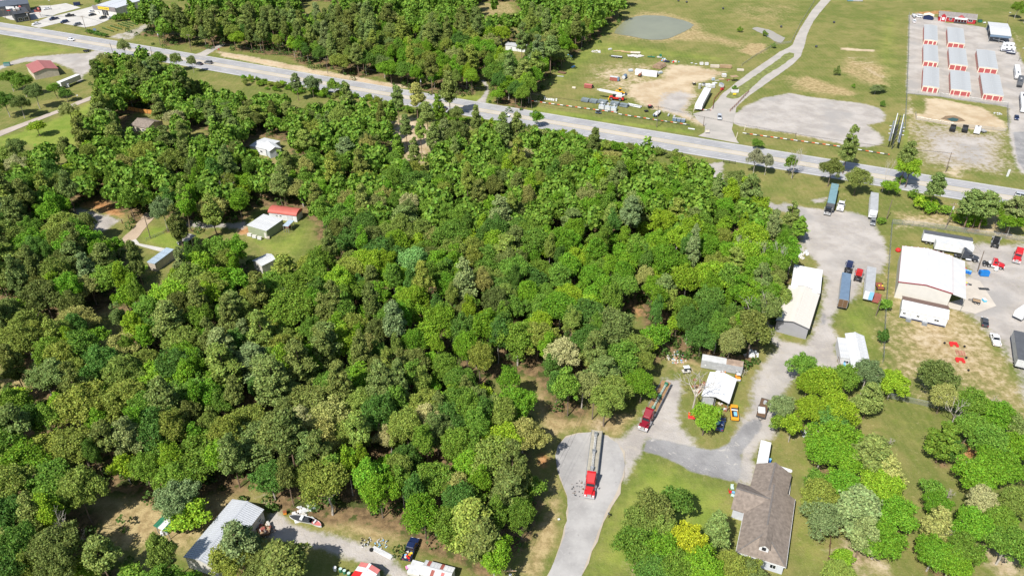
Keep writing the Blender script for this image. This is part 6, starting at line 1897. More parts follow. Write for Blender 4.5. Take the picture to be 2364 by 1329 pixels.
def van_trailer(label, ra, rb, L=None, h=4.1, wallc='lightgrey', roofc='grey', wheels_end=-1, group='box trailers parked in the yards', name='box_trailer', doors='lightgrey', skirts=True, sits=False, wdt=2.6, floor=1.15):
 """ra, rb: roof ends in the photograph (centre line); running gear under rb"""
 a, b = at(*ra, h), at(*rb, h)
 rz = math.atan2(a.y - b.y, a.x - b.x)
 L = L or (a - b).length
 c = (a + b) / 2
 t = thing(name, label, 'trailer', (c.x, c.y, 0.01), rz, group)
 if sits:
  floor = .15
 y = wdt / 2
 MB().box(-L / 2, L / 2, -y, y, floor, h - .06).build('box_body', P(wallc), t)
 MB().box(-L / 2 - .02, L / 2 + .02, -y - .02, y + .02, h - .06, h).build('roof', P(roofc), t)
 n = int(L / 1.2)
 rb_ = MB()
 for k in range(n + 1):
  x = -L / 2 + L * k / n
  rb_.box(x - .03, x + .03, -y - .035, -y, floor + .1, h - .1).box(x - .03, x + .03, y, y + .035, floor + .1, h - .1)
 rb_.build('side_rib', P(wallc), t)['kind'] = 'stuff'
 me = MB().box(-.04, 0, -y + .06, -.02, floor + .08, h - .15).mesh('rear_door', P(doors))
 put('rear_door', me, t, (-L / 2, 0, 0))
 put('rear_door', me, t, (-L / 2, y - .03, 0))
 if not sits:
  MB().box(-L / 2, L / 2, -.5, -.38, floor - .25, floor).box(-L / 2, L / 2, .38, .5, floor - .25, floor).build('chassis', P('charcoal'), t)
  for x in (-L / 2 + 1.6, -L / 2 + 2.9):
   for s in (-1, 1):
    wheel(t, x, s * .95, .5, .55)
  for s in (-1, 1):
   MB().box(L / 2 - 2.9, L / 2 - 2.75, s * .7 - .08, s * .7 + .08, 0, floor).build('landing_leg', P('charcoal'), t)
 return t, L, c, rz

def flatbed(label, front, rear, hd, wood, L=14.6, load='boom', group='flatbed trailers behind the two red trucks'):
 a, b = at(*front, hd), at(*rear, hd)
 rz = math.atan2(a.y - b.y, a.x - b.x)
 c = (a + b) / 2
 L = (a - b).length
 t = thing('flatbed_trailer', label, 'trailer', (c.x, c.y, 0.02), rz, group)
 n = 11
 pw = 2.4 / n
 me = MB().box(-L / 2, L / 2, 0, pw - .025, 0, .06).mesh('deck_plank', wood)
 for i in range(n):
  put('deck_plank', me, t, (0, -1.2 + i * pw, hd - .06 + .006 * (i % 2)))
 for s in (-1, 1):
  MB().box(-L / 2, L / 2, s * 1.28 - .06, s * 1.28 + .06, hd - .2, hd + .03).build('side_rail', P('galv'), t)
  MB().box(-L / 2, L / 2, s * .5 - .07, s * .5 + .07, hd - .5, hd - .08).build('beam', P('charcoal'), t)
  for x in (-L / 2 + 1.3, -L / 2 + 2.6):
   wheel(t, x, s * .95, .5, .55)
  MB().box(L / 2 - 2.9, L / 2 - 2.75, s * .7 - .08, s * .7 + .08, .1, hd - .1).build('landing_leg', P('charcoal'), t)
 MB().box(L / 2 - .08, L / 2, -1.25, 1.25, hd, hd + .7).build('headboard', P('galv'), t)
 cross = MB()
 for k in range(12):
  x = -L / 2 + L * (k + .5) / 12
  cross.box(x - .04, x + .04, -1.2, 1.2, hd - .16, hd - .07)
 cross.build('crossmember', P('charcoal'), t)['kind'] = 'stuff'
 return t, c, rz, L

def boom_load(label, t, L, hd, col, side, tilt):
 """a long slim steel boom lying on a flatbed"""
 o = thing('steel_boom', label, 'boom', Vector(t.location) + Vector((0, 0, hd + .02)), t.rotation_euler.z + tilt, 'steel booms carried on the flatbeds')
 x0, x1 = -L * .42, L * .40
 mb = MB()
 for y, z in ((-.18, .12), (.18, .12), (-.14, .72), (.14, .72)):
  mb.tube((x0, side + y, z), (x1, side + y, z), .065, .05, 6)
 mb.build('chord', P(col), o)
 lat = MB()
 n = 16
 for k in range(n):
  xa, xb = x0 + (x1 - x0) * k / n, x0 + (x1 - x0) * (k + 1) / n
  for y in (-.16, .16):
   lat.tube((xa, side + y, .12), (xb, side + y, .72), .03, n=4, caps=False)
   lat.tube((xa, side + y, .72), (xa, side + y, .12), .03, n=4, caps=False)
  lat.tube((xa, side - .15, .72), (xb, side + .15, .72), .03, n=4, caps=False)
 lat.build('lattice', P(col), o)
 for k, x in enumerate((x0 + .6, (x0 + x1) / 2, x1 - 1.0)):
  MB().box(x - .35, x + .35, side - .42, side + .42, .05, .9 - .1 * k).build('bracket', P('green' if col == 'mint' else 'galv'), o)
 MB().box(x1, x1 + .5, side - .4, side + .4, .0, .6).build('base_plate', P('lightblue'), o)
 return o

def build_vehicles():
 # ---- the two red trucks at the cul-de-sac
 tr, a, rz = tractor('bright red long-nosed truck parked in the cul-de-sac', (1359.5, 1149), (1378, 998), (.46, .016, .018), True, 'long-nosed trucks hauling flatbeds')
 hd = 1.45
 f = Vector((a.x, a.y, hd)) - Vector((math.cos(rz), math.sin(rz), 0)) * 5.25
 wood = mat('aluminium_deck', (.40, .37, .30), .7, .1, .2, 1.2)
 fx = px_of(f.x, f.y, hd)
 t, c, rz2, L = flatbed('pale decked flatbed trailer hitched to the bright red truck', fx, (1378.5, 993), hd, wood)
 boom_load('long grey steel boom on the pale flatbed in the cul-de-sac', t, L, hd, 'lightgrey', -.1, .012)
 # straps and pallets lying on the deck
 tr2, a, rz = tractor('dark maroon long-nosed truck with wood flatbed at the yard entrance', (1482.5, 993), (1541, 882), (.20, .008, .018), True, 'long-nosed trucks hauling flatbeds')
 f = Vector((a.x, a.y, hd)) - Vector((math.cos(rz), math.sin(rz), 0)) * 5.25
 fx = px_of(f.x, f.y, hd)
 t, c, rz2, L = flatbed('brown wood decked flatbed hitched to the maroon truck', fx, (1539, 880), hd, mat('brown_deck_wood', (.33, .20, .10), .85, 0, .25, 1.5))
 boom_load('dark green steel boom on the brown wood flatbed', t, L, hd, 'mint', .25, -.02)
 # ---- gravel truck yard
 g = 'tractor units parked in the yards'
 tractor('black tractor coupled to the teal roofed trailer', (1909, 495), (1928, 428), (.012, .013, .016), True, g)
 van_trailer('long trailer with teal grey roof beside the roadside trees', (1919, 469), (1928.5, 424), None, 4.1, 'darkgrey', 'teal')
 tractor('white tractor without trailer on the grass strip of the gravel yard', (1938.5, 486), (1945, 458), (.7, .71, .72), False, g)
 t, L, c, rz = van_trailer('grey roofed trailer with a white nose near the fence corner', (2018, 485.5), (2020, 444.5), None, 4.1, 'lightgrey', 'grey')
 MB().box(L / 2, L / 2 + .12, -1.28, 1.28, 1.2, 4.08).box(L / 2 + .12, L / 2 + .5, -1.0, 1.0, 2.3, 3.8).build('reefer_nose', P('white'), t)
 car('suv', 'small grey car parked against the white nosed trailer', (2015.5, 512), (2014.5, 522), 'grey', sc_=.9)
 van_trailer('trailer with steel blue roof and slatted rear on the grass', (1955, 630), (1948.6, 691), None, 4.1, 'grey', 'steelblue', doors='brown')
 tractor('navy tractor at the head of the steel blue roofed trailer', (1961, 606), (1957, 634), (.02, .03, .085), False, g)
 tractor('red tractor parked between the two long trailers', (1984, 625), (1976, 664), (.43, .02, .02), False, g)
 t, L, c, rz = van_trailer('weathered grey trailer with white and blue nose by the fence', (2008, 673), (2013, 616), None, 4.1, 'lightgrey', 'grey')
 MB().box(L / 2, L / 2 + .08, -1.28, .1, 1.3, 4.08).build('white_cap', P('white'), t)
 MB().box(L / 2, L / 2 + .08, .1, 1.28, 1.3, 4.08).build('blue_cap', P('lightblue'), t)
 # ---- workshop yard
 t, L, c, rz = van_trailer('long white trailer with dark roof along the north fence', (2246, 553), (2133.5, 534), None, 4.0, 'white', 'darkgrey', doors='white')
 van_trailer('shorter white trailer with grey roof behind the charcoal tractor', (2248.5, 567.5), (2161.5, 554), None, 3.9, 'white', 'lightgrey', doors='white')
 tractor('charcoal sleeper tractor parked broadside behind the workshop', (2259, 600), (2201, 590), (.045, .052, .068), True, g)
 tractor('red tractor broadside with its tall cab beside white tanks', (2319, 617), (2266, 606), (.46, .016, .024), False, g)
 tractor('red tractor facing the camera at the edge of the workshop yard', (2346, 606), (2354, 566), (.46, .016, .02), True, g)
 tractor('second red tractor half cut off at the picture edge', (2384, 596), (2392, 560), (.55, .012, .015), True, g)
 tractor('black stripped tractor with its frame towards the camera', (2299, 551), (2293.5, 588), (.015, .016, .019), False, g)
 t, L, c, rz = van_trailer('grey blue trailer standing at the east edge of the dirt yard', (2352, 758), (2364, 838), 14.0, 3.6, 'grey', 'darkgrey')
 t, L, c, rz = van_trailer('white trailer poking in at the east edge of the dirt yard', (2352, 722), (2400, 690), 11.0, 3.2, 'white', 'white')
 car('sedan', 'dark grey sedan with its tail to the camera on the dirt yard', (2273.5, 743), (2272.5, 732), 'darkgrey')
 o = car('pickup', 'white pickup with a stripped open bed on the dirt field', (2297.5, 784), (2292, 768), 'white')
 # ---- highway
 car('sedan', 'white car driving alone on the highway before the equipment yard', (1166, 265.5), (1186, 269), 'white', 'cars on the highway')
 car('sedan', 'white car on the highway near the store', (164, 91.5), (180, 94.5), 'white', 'cars on the highway')
 car('sedan', 'leading dark car of the pair on the highway', (459, 147), (440, 143.5), 'darkgrey', 'cars on the highway')
 car('suv', 'following dark grey car of the pair on the highway', (481, 144.5), (465, 142), 'grey', 'cars on the highway')
 car('sedan', 'dark car half hidden by roadside pines on the highway', (1022, 249.5), (1005, 246), 'darkgrey', 'cars on the highway')
 car('suv', 'pale green car leaving at the east end of the highway', (2359, 452), (2375, 455), 'silver', 'cars on the highway')
 car('suv', 'silver blue car coming up the gravel entrance road', (1661, 271), (1662, 281), 'silver')
 car('sedan', 'navy car driving down the storage lot road', (2347, 271.5), (2348, 281), 'navy')
 # ---- store lots
 G = 'cars at the stores'
 car('sedan', 'white car turning into the store driveway', (83, 55), (68, 58), 'white', G)
 car('pickup', 'navy pickup in the driveway between the stores', (124, 44), (112, 46.5), 'navy', G)
 car('pickup', 'black pickup in the middle of the store lot', (161, 36.5), (148, 38), 'black', G)
 car('suv', 'navy car at the grass edge of the store lot', (148.5, 51), (138, 53), 'navy', G)
 car('suv', 'brown grey car at the lower edge of the store lot', (178.5, 57), (168, 59), 'grey', G)
 car('sedan', 'white car against the west side of the store', (212, 26.5), (204, 28), 'white', G)
 car('sedan', 'black car before the store window', (212.5, 34.5), (204, 36), 'black', G)
 car('suv', 'dark car nearest the yellow sign entrance', (238, 41.5), (229, 43), 'darkgrey', G)
 car('sedan', 'silver car at the corner of the store wall', (256.5, 41.5), (247, 43.5), 'silver', G)
 car('sedan', 'white car behind the restaurant sign', (108, 20.5), (98, 22), 'white', G)
 car('sedan', 'dark car before the restaurant front', (54, 35), (46, 33), 'navy', G)
 # ---- storage lot
 car('suv', 'white car in the west corner of the storage lot', (2110.5, 50), (2110, 44), 'white')
 car('suv', 'white van like car beside the navy fronted shed', (2121.5, 38.5), (2116, 37.5), 'white')
 # ---- lower left
 o = car('pickup', 'navy crew pickup with a loaded bed on the lower lawn', (948.5, 1267), (957, 1247), 'navy', sc_=1.0)
 p = o.matrix_basis
 cargo = [('red', -2.4, -.45), ('offwhite', -2.35, .3), ('orange', -1.5, -.3), ('lightblue', -1.75, .45), ('yellow', -1.1, -.5), ('red', -2.0, .1), ('offwhite', -1.0, .35), ('orange', -1.5, .62)]
 labs = ['red box at the tail of the loaded pickup bed', 'white bag at the tail of the loaded pickup bed', 'orange tub in the middle of the pickup bed', 'light blue crate in the pickup bed', 'yellow box at the cab end of the pickup bed', 'red bag in the middle of the pickup bed', 'white box at the cab end of the pickup bed', 'orange bag on the side of the pickup bed']
 rz = o.rotation_euler.z
 for (cn, x, y), lb in zip(cargo, labs):
  q = Vector(o.location) + Matrix.Rotation(rz, 3, 'Z') @ Vector((x, y, .62))
  b = MB().box(-.3, .3, -.2, .2, 0, .42).build('cargo_box', P(cn), None, q, rz + x, bevel=.08)
  tag(b, lb, 'box', 'things loaded in the pickup bed')
 car('sedan', 'dark car parked under the rusty carport', (426, 558), (412, 562), 'black')
 car('sedan', 'blue car beneath the lime tree by the open shed', (1664, 978), (1668, 962), 'blue')
 car('sedan', 'white car glimpsed among trees west of the white house', (250, 358), (240, 361), 'white')
# ------------------------------------------------------------------ poles, fences, yard things
def utility_pole(label, base, ty, arm=True, transf=False, group='utility poles', lean=None, r=.16, name='utility_pole'):
 h = height_of(base[0], base[1], ty)
 b = at(*base)
 t = thing(name, label, 'pole', (b.x, b.y, 0), 0, group)
 dx = 0
 if lean is not None:
  q = at(lean, ty, h)
  dx = q.x - b.x
 MB().tube((0, 0, -.5), (dx, 0, h), r, r * .7, 8).build('shaft', mat('pole_wood', (.17, .135, .105), .9, 0, .25, 2), t)
 if arm:
  MB().box(dx - 1.2, dx + 1.2, -.07, .07, h - .75, h - .6).build('crossarm', P('wood'), t)
  for x in (-1.1, -.4, .4, 1.1):
   MB().tube((dx + x, 0, h - .6), (dx + x, 0, h - .35), .05, .03, 6).build('insulator', P('lightgrey'), t)
 if transf:
  MB().tube((dx, -.35, h - 2.4), (dx, -.35, h - 1.3), .27, .27, 10).build('transformer', P('lightgrey'), t)
 return t, Vector((b.x + dx, b.y, h))

def wires(label, p, q, n=3, group='power lines'):
 t = thing('power_line', label, 'power line', (p.x, p.y, 0), 0, group)
 for k in range(n):
  mb = MB()
  off = (-1.0 + 1.0 * k) * .9
  prev = None
  for i in range(13):
   s = i / 12
   pt = p.lerp(q, s) - Vector((p.x, p.y, 0)) + Vector((off, 0, -.3 - 4 * s * (1 - s) * (p - q).length * .02))
   if prev is not None:
    mb.tube(prev, pt, .022, n=4, caps=False)
   prev = pt
  mb.build('wire', P('black'), t)
 return t

def mesh_mat():
 if 'chain_mesh' in MATS:
  return MATS['chain_mesh']
 m = bpy.data.materials.new('chain_mesh')
 m.use_nodes = True
 N, L = m.node_tree.nodes, m.node_tree.links
 b = N['Principled BSDF']
 b.inputs['Base Color'].default_value = (.36, .38, .39, 1)
 b.inputs['Roughness'].default_value = .5
 b.inputs['Metallic'].default_value = .4
 t = N.new('ShaderNodeBsdfTransparent')
 x = N.new('ShaderNodeMixShader')
 x.inputs[0].default_value = .34
 L.new(t.outputs[0], x.inputs[1])
 L.new(b.outputs[0], x.inputs[2])
 L.new(x.outputs[0], N['Material Output'].inputs[0])
 MATS['chain_mesh'] = m
 return m

def fence(name, label, pts, h=1.9, step=3.0, kind='chain', group=None, cat='fence'):
 P3 = [at(*p) for p in pts]
 t = thing(name, label, cat, P3[0], 0, group)
 o = P3[0]
 pm = MB().tube((0, 0, -.1), (0, 0, h + .05), .05, .05, 6).mesh('post', P('galv')) if kind == 'chain' else MB().box(-.09, .09, -.09, .09, -.1, h + .1).mesh('post', P('brown') if kind != 'pipe' else P('rust'))
 for a, b in zip(P3, P3[1:]):
  L = (b - a).length
  n = max(1, int(L / step))
  for k in range(n + (b is P3[-1])):
   q = a.lerp(b, k / n) - o
   put('post', pm, t, (q.x, q.y, 0))
  p0, p1 = a - o, b - o
  if kind == 'chain':
   MB().tube((p0.x, p0.y, h), (p1.x, p1.y, h), .035, n=5).build('top_rail', P('galv'), t)
   MB().poly([(p0.x, p0.y, .04), (p1.x, p1.y, .04), (p1.x, p1.y, h - .04), (p0.x, p0.y, h - .04)]).build('wire_mesh', mesh_mat(), t)
  elif kind in ('rail', 'pipe'):
   for z in ((.45, .8, 1.15) if h > 1 else (.4, .75)):
    for k in range(n):
     u, v = a.lerp(b, k / n) - o, a.lerp(b, (k + 1) / n) - o
     MB().bar((u.x, u.y, z), (v.x, v.y, z), .05, .13).build('rail', P('brown') if kind == 'rail' else P('rust'), t)
  elif kind == 'board':
   for k in range(n):
    u, v = a.lerp(b, k / n) - o, a.lerp(b, (k + 1) / n) - o
    pn = MB().bar((u.x, u.y, h / 2), (v.x, v.y, h / 2), .05, h)
    for s in range(1, 12):
     w_ = u.lerp(v, s / 12)
     pn.bar((w_.x, w_.y, .06), (w_.x, w_.y, h - .03), .012 + .07 * 1, .012)
    pn.build('fence_panel', mat('cedar_board', (.50, .23, .06), .8, 0, .22, 1.5), t)
 return t

def striped_rail(label, pts, h=.62, seg=1.55, dia=.17, group='striped pipe rails along the highway'):
 P3 = [at(*p) for p in pts]
 o = P3[0]
 t = thing('striped_rail', label, 'barrier', o, 0, group)
 cols = ['white', 'charcoal', 'red']
 lens = [1.6, 1.5, 1.3]
 k = 0
 pm = MB().box(-.08, .08, -.08, .08, -.1, h).mesh('post', P('charcoal'))
 meshes = {}
 for a, b in zip(P3, P3[1:]):
  L = (b - a).length
  d = (b - a) / L
  s = 0
  rz = math.atan2(d.y, d.x)
  while s < L - .1:
   c = k % 3
   e = min(L, s + lens[c])
   key = (c, round(e - s, 2))
   if key not in meshes:
    meshes[key] = MB().tube((0, 0, 0), (e - s, 0, 0), dia, dia, 8).mesh('rail_segment', P(cols[c]) if c != 2 else mat('signal_red', (.60, .07, .03), .5, 0, .1, 1))
   q = a + d * s - o
   put('rail_segment', meshes[key], t, (q.x, q.y, h), rz)
   if c == 1:
    put('post', pm, t, (q.x, q.y, 0))
   s = e
   k += 1
 return t

def prop(name, label, cat, px, py, rz=0.0, group=None, h=0.0):
 p = at(px, py, h)
 return thing(name, label, cat, (p.x, p.y, .02), rz, group)

def crate_thing(name, label, cat, px, py, dx, dy, dz, col, rz=0.0, lid=None, group=None, feet=True):
 t = prop(name, label, cat, px, py, rz, group)
 MB().box(-dx / 2, dx / 2, -dy / 2, dy / 2, .08, dz).build('body', P(col), t, bevel=.05)
 if lid:
  MB().box(-dx / 2 - .05, dx / 2 + .05, -dy / 2 - .05, dy / 2 + .05, dz, dz + .1).build('lid', P(lid), t, bevel=.03)
 if feet:
  for x in (-dx * .4, dx * .4):
   MB().box(x - .08, x + .08, -dy / 2, dy / 2, 0, .08).build('skid', P('charcoal'), t)
 return t

def drum_thing(name, label, cat, px, py, L, r, col, rz=0.0, endcol=None, group=None, lying=True):
 t = prop(name, label, cat, px, py, rz, group)
 if lying:
  MB().tube((-L / 2, 0, r + .1), (L / 2, 0, r + .1), r, r, 14).build('tank', P(col), t)
  for x in (-L / 2, L / 2):
   MB().tube((x - .03, 0, r + .1), (x + .03, 0, r + .1), r * .96, r * .96, 14).build('end_cap', P(endcol or col), t)
  for x in (-L * .3, L * .3):
   MB().box(x - .1, x + .1, -r * .8, r * .8, 0, .35).build('cradle', P('charcoal'), t)
 else:
  MB().tube((0, 0, 0), (0, 0, L), r, r, 14).build('drum', P(col), t)
  MB().tube((0, 0, L), (0, 0, L + .04), r * .95, r * .95, 14).build('lid', P(endcol or col), t)
  MB().tube((0, 0, L * .45), (0, 0, L * .5), r * 1.03, r * 1.03, 14).build('hoop', P(col), t)
 return t

def bundle(name, label, cat, px, py, n, L, r, col, rz=0.0, rows=2, part='pipe', group=None, m=None):
 t = prop(name, label, cat, px, py, rz, group)
 me = MB().tube((-L / 2, 0, 0), (L / 2, 0, 0), r, r, 8).mesh(part, m or P(col))
 for j in range(rows):
  for i in range(n - j):
   put(part, me, t, (.12 * ((i * 7 + j * 3) % 3 - 1), (i - (n - 1 - j) / 2) * 2 * r, r + j * 1.75 * r))
 return t

def stack(name, label, cat, px, py, n, L, wd, th, col, rz=0.0, part='board', group=None, across=1):
 t = prop(name, label, cat, px, py, rz, group)
 bw = wd / across
 me = MB().box(-L / 2, L / 2, -bw / 2, bw / 2 - .02, 0, th * .9).mesh(part, P(col) if isinstance(col, str) else col)
 for k in range(n):
  for j in range(across):
   o = put(part, me, t, (.06 * ((k * 5 + j) % 3 - 1), -wd / 2 + (j + .5) * bw, .1 + k * th), .01 * ((k * 3) % 5 - 2))
 for x in (-L * .35, L * .35):
  MB().box(x - .06, x + .06, -wd / 2, wd / 2, 0, .1).build('bearer', P('brown'), t)
 return t

def heap(name, label, cat, px, py, n, R, cols, seed=1, size=(.15, .6), flat=.5, group=None):
 """a heap of odd pieces, each a part"""
 t = prop(name, label, cat, px, py, 0, group)
 rnd = random.Random(seed)
 for k in range(n):
  a, q = rnd.uniform(0, 6.28), R * math.sqrt(rnd.random())
  s = rnd.uniform(*size)
  z = max(0, (1 - q / R)) * R * flat * .5 * rnd.random()
  sx, sy, sz = s * rnd.uniform(.5, 1.6), s * rnd.uniform(.4, 1.0), s * rnd.uniform(.15, .6)
  mb = MB()
  frustum(mb, -sx / 2, sx / 2, sy / 2, 0, -sx * rnd.uniform(.2, .5), sx * rnd.uniform(.2, .5), sy * rnd.uniform(.2, .5), sz)
  o = mb.build('scrap_piece', P(rnd.choice(cols)), t, (math.cos(a) * q, math.sin(a) * q, z))
  o.rotation_euler = (rnd.uniform(-.25, .25), rnd.uniform(-.25, .25), rnd.uniform(0, 6.28))
 return t

def utility_trailer(label, front, rear, wd=2.0, col='charcoal', deck='brown', side=.0, h=.7, name='utility_trailer', group=None, hitch=True):
 a, b = at(*front, h), at(*rear, h)
 rz = math.atan2(a.y - b.y, a.x - b.x)
 L = (a - b).length
 c = (a + b) / 2
 t = thing(name, label, 'trailer', (c.x, c.y, .02), rz, group)
 n = max(4, int(wd / .25))
 planks(t, -L / 2, L / 2, -wd / 2, wd / 2, h - .05, n, P(deck), 'x', 'deck_board')
 MB().box(-L / 2 - .05, L / 2 + .05, -wd / 2 - .08, -wd / 2, h - .15, h + .08).box(-L / 2 - .05, L / 2 + .05, wd / 2, wd / 2 + .08, h - .15, h + .08).box(-L / 2 - .08, -L / 2, -wd / 2, wd / 2, h - .15, h + .08).box(L / 2, L / 2 + .08, -wd / 2, wd / 2, h - .15, h + .08).build('frame', P(col), t)
 if side:
  MB().box(-L / 2, L / 2, -wd / 2 - .06, -wd / 2, h + .08, h + side).box(-L / 2, L / 2, wd / 2, wd / 2 + .06, h + .08, h + side).box(-L / 2 - .06, -L / 2, -wd / 2, wd / 2, h + .08, h + side).box(L / 2, L / 2 + .06, -wd / 2, wd / 2, h + .08, h + side).build('side_wall', P(col), t)
 if hitch:
  MB().bar((L / 2, -wd / 3, h - .1), (L / 2 + 1.2, 0, h - .1), .08, .1).bar((L / 2, wd / 3, h - .1), (L / 2 + 1.2, 0, h - .1), .08, .1).build('tongue', P(col), t)
 for x in (-.45, .45):
  for s in (-1, 1):
   wheel(t, x - .2, s * (wd / 2 + .14), .34, .2)
 return t

def boat(label, front, rear, col='white', inner='charcoal', group=None, h=.7, wd=1.9, name='boat', trailer_=True):
 a, b = at(*front, h), at(*rear, h)
 rz = math.atan2(a.y - b.y, a.x - b.x)
 L = (a - b).length
 c = (a + b) / 2
 t = thing(name, label, 'boat', (c.x, c.y, .02), rz, group)
 z0 = .5 if trailer_ else .12
 out, inn, kel = [], [], []
 st = [(-.5, .92), (-.2, 1.0), (.1, .95), (.3, .7), (.43, .35), (.5, .03)]
 mb = MB()
 vs = []
 for u, k in st:
  x = u * L
  vs += [(x, -wd / 2 * k, z0 + .75), (x, -wd / 2 * k * .7, z0 + .1), (x, 0, z0 - .05 + max(0, u) * .5), (x, wd / 2 * k * .7, z0 + .1), (x, wd / 2 * k, z0 + .75)]
 fs = []
 for i in range(len(st) - 1):
  for j in range(4):
   fs.append((i * 5 + j, (i + 1) * 5 + j, (i + 1) * 5 + j + 1, i * 5 + j + 1))
 fs.append((0, 1, 2, 3, 4))
 mb.add(vs, fs).build('hull', P(col), t)
 dk = []
 for u, k in st:
  dk.append((u * L * .97, -wd / 2 * k * .93, z0 + .62))
 for u, k in reversed(st):
  dk.append((u * L * .97, wd / 2 * k * .93, z0 + .62))
 MB().poly(dk).build('deck', P(inner), t)
 MB().box(-L * .1, L * .02, -wd * .3, wd * .3, z0 + .62, z0 + 1.05).build('seat', P('white'), t, bevel=.05)
 MB().box(-L * .5 - .3, -L * .5, -.2, .2, z0 + .2, z0 + 1.1).build('motor', P('black'), t, bevel=.06)
 if trailer_:
  MB().box(-L / 2, L / 2 + .8, -.06, .06, .38, .46).box(-L * .3, -L * .3 + .1, -wd / 2, wd / 2, .38, .46).build('trailer_frame', P('galv'), t)
  for s in (-1, 1):
   wheel(t, -L * .2, s * (wd / 2 + .05), .3, .2)
 return t

def camper(label, front, rear, h=3.0, col='white', stripe='navy', name='camper_trailer', group='campers and boats stored in the lot', motor=False):
 a, b = at(*front, h), at(*rear, h)
 rz = math.atan2(a.y - b.y, a.x - b.x)
 L = (a - b).length
 c = (a + b) / 2
 t = thing(name, label, 'camper', (c.x, c.y, .02), rz, group)
 MB().extr([(-L / 2, .55), (L / 2 - .5, .55), (L / 2, 1.4), (L / 2 - .3, h - .1), (-L / 2, h - .05)], -1.22, 1.22).build('body', P(col), t, bevel=.12)
 MB().box(-L / 2 + .3, L / 2 - .6, -1.235, -1.2, .8, 1.4).box(-L / 2 + .3, L / 2 - .6, 1.2, 1.235, .8, 1.4).build('stripe', P(stripe), t)
 for x in (-L * .25, L * .1):
  for s in (-1, 1):
   MB().box(x - .5, x + .5, s * 1.23 - .03, s * 1.23 + .03, 1.65, 2.3).build('window', GLASS(), t)
 MB().box(-.6, .2, -.4, .4, h - .05, h + .25).build('roof_unit', P('lightgrey'), t, bevel=.05)
 MB().box(L * .22, L * .35, -.35, .35, h - .06, h + .05).build('roof_hatch', P('charcoal'), t)
 for x in ((-L * .3, L * .32) if motor else (-.5, .4)):
  for s in (-1, 1):
   wheel(t, x, s * 1.08, .38, .25)
 if not motor:
  MB().bar((L / 2 - .3, -.6, .6), (L / 2 + 1.1, 0, .55), .08, .1).bar((L / 2 - .3, .6, .6), (L / 2 + 1.1, 0, .55), .08, .1).build('tongue', P('charcoal'), t)
 return t

def sign_board(label, base, ty, wd, hh, col, legs=2, lettering=None, lcol='black', rz=0.0, name='sign', circle=None, pole_col='galv', group=None):
 h = height_of(base[0], base[1], ty)
 b = at(*base)
 t = thing(name, label, 'sign', (b.x, b.y, 0), rz, group)
 for k in range(legs):
  x = 0 if legs == 1 else (-wd * .4 + wd * .8 * k / (legs - 1))
  MB().box(x - .07, x + .07, .0, .14, -.2, h - .1).build('post', P(pole_col), t)
 pn = MB().box(-wd / 2, wd / 2, -.12, 0, h - hh, h).build('board', P(col), t)
 if lettering:
  text_part(lettering, pn, (0, -.14, h - hh / 2), hh * .5, lcol)
 if circle:
  MB().tube((0, -.16, h - hh / 2), (0, -.12, h - hh / 2), hh * .3, hh * .3, 18).build('emblem', P(circle), t)
 return t

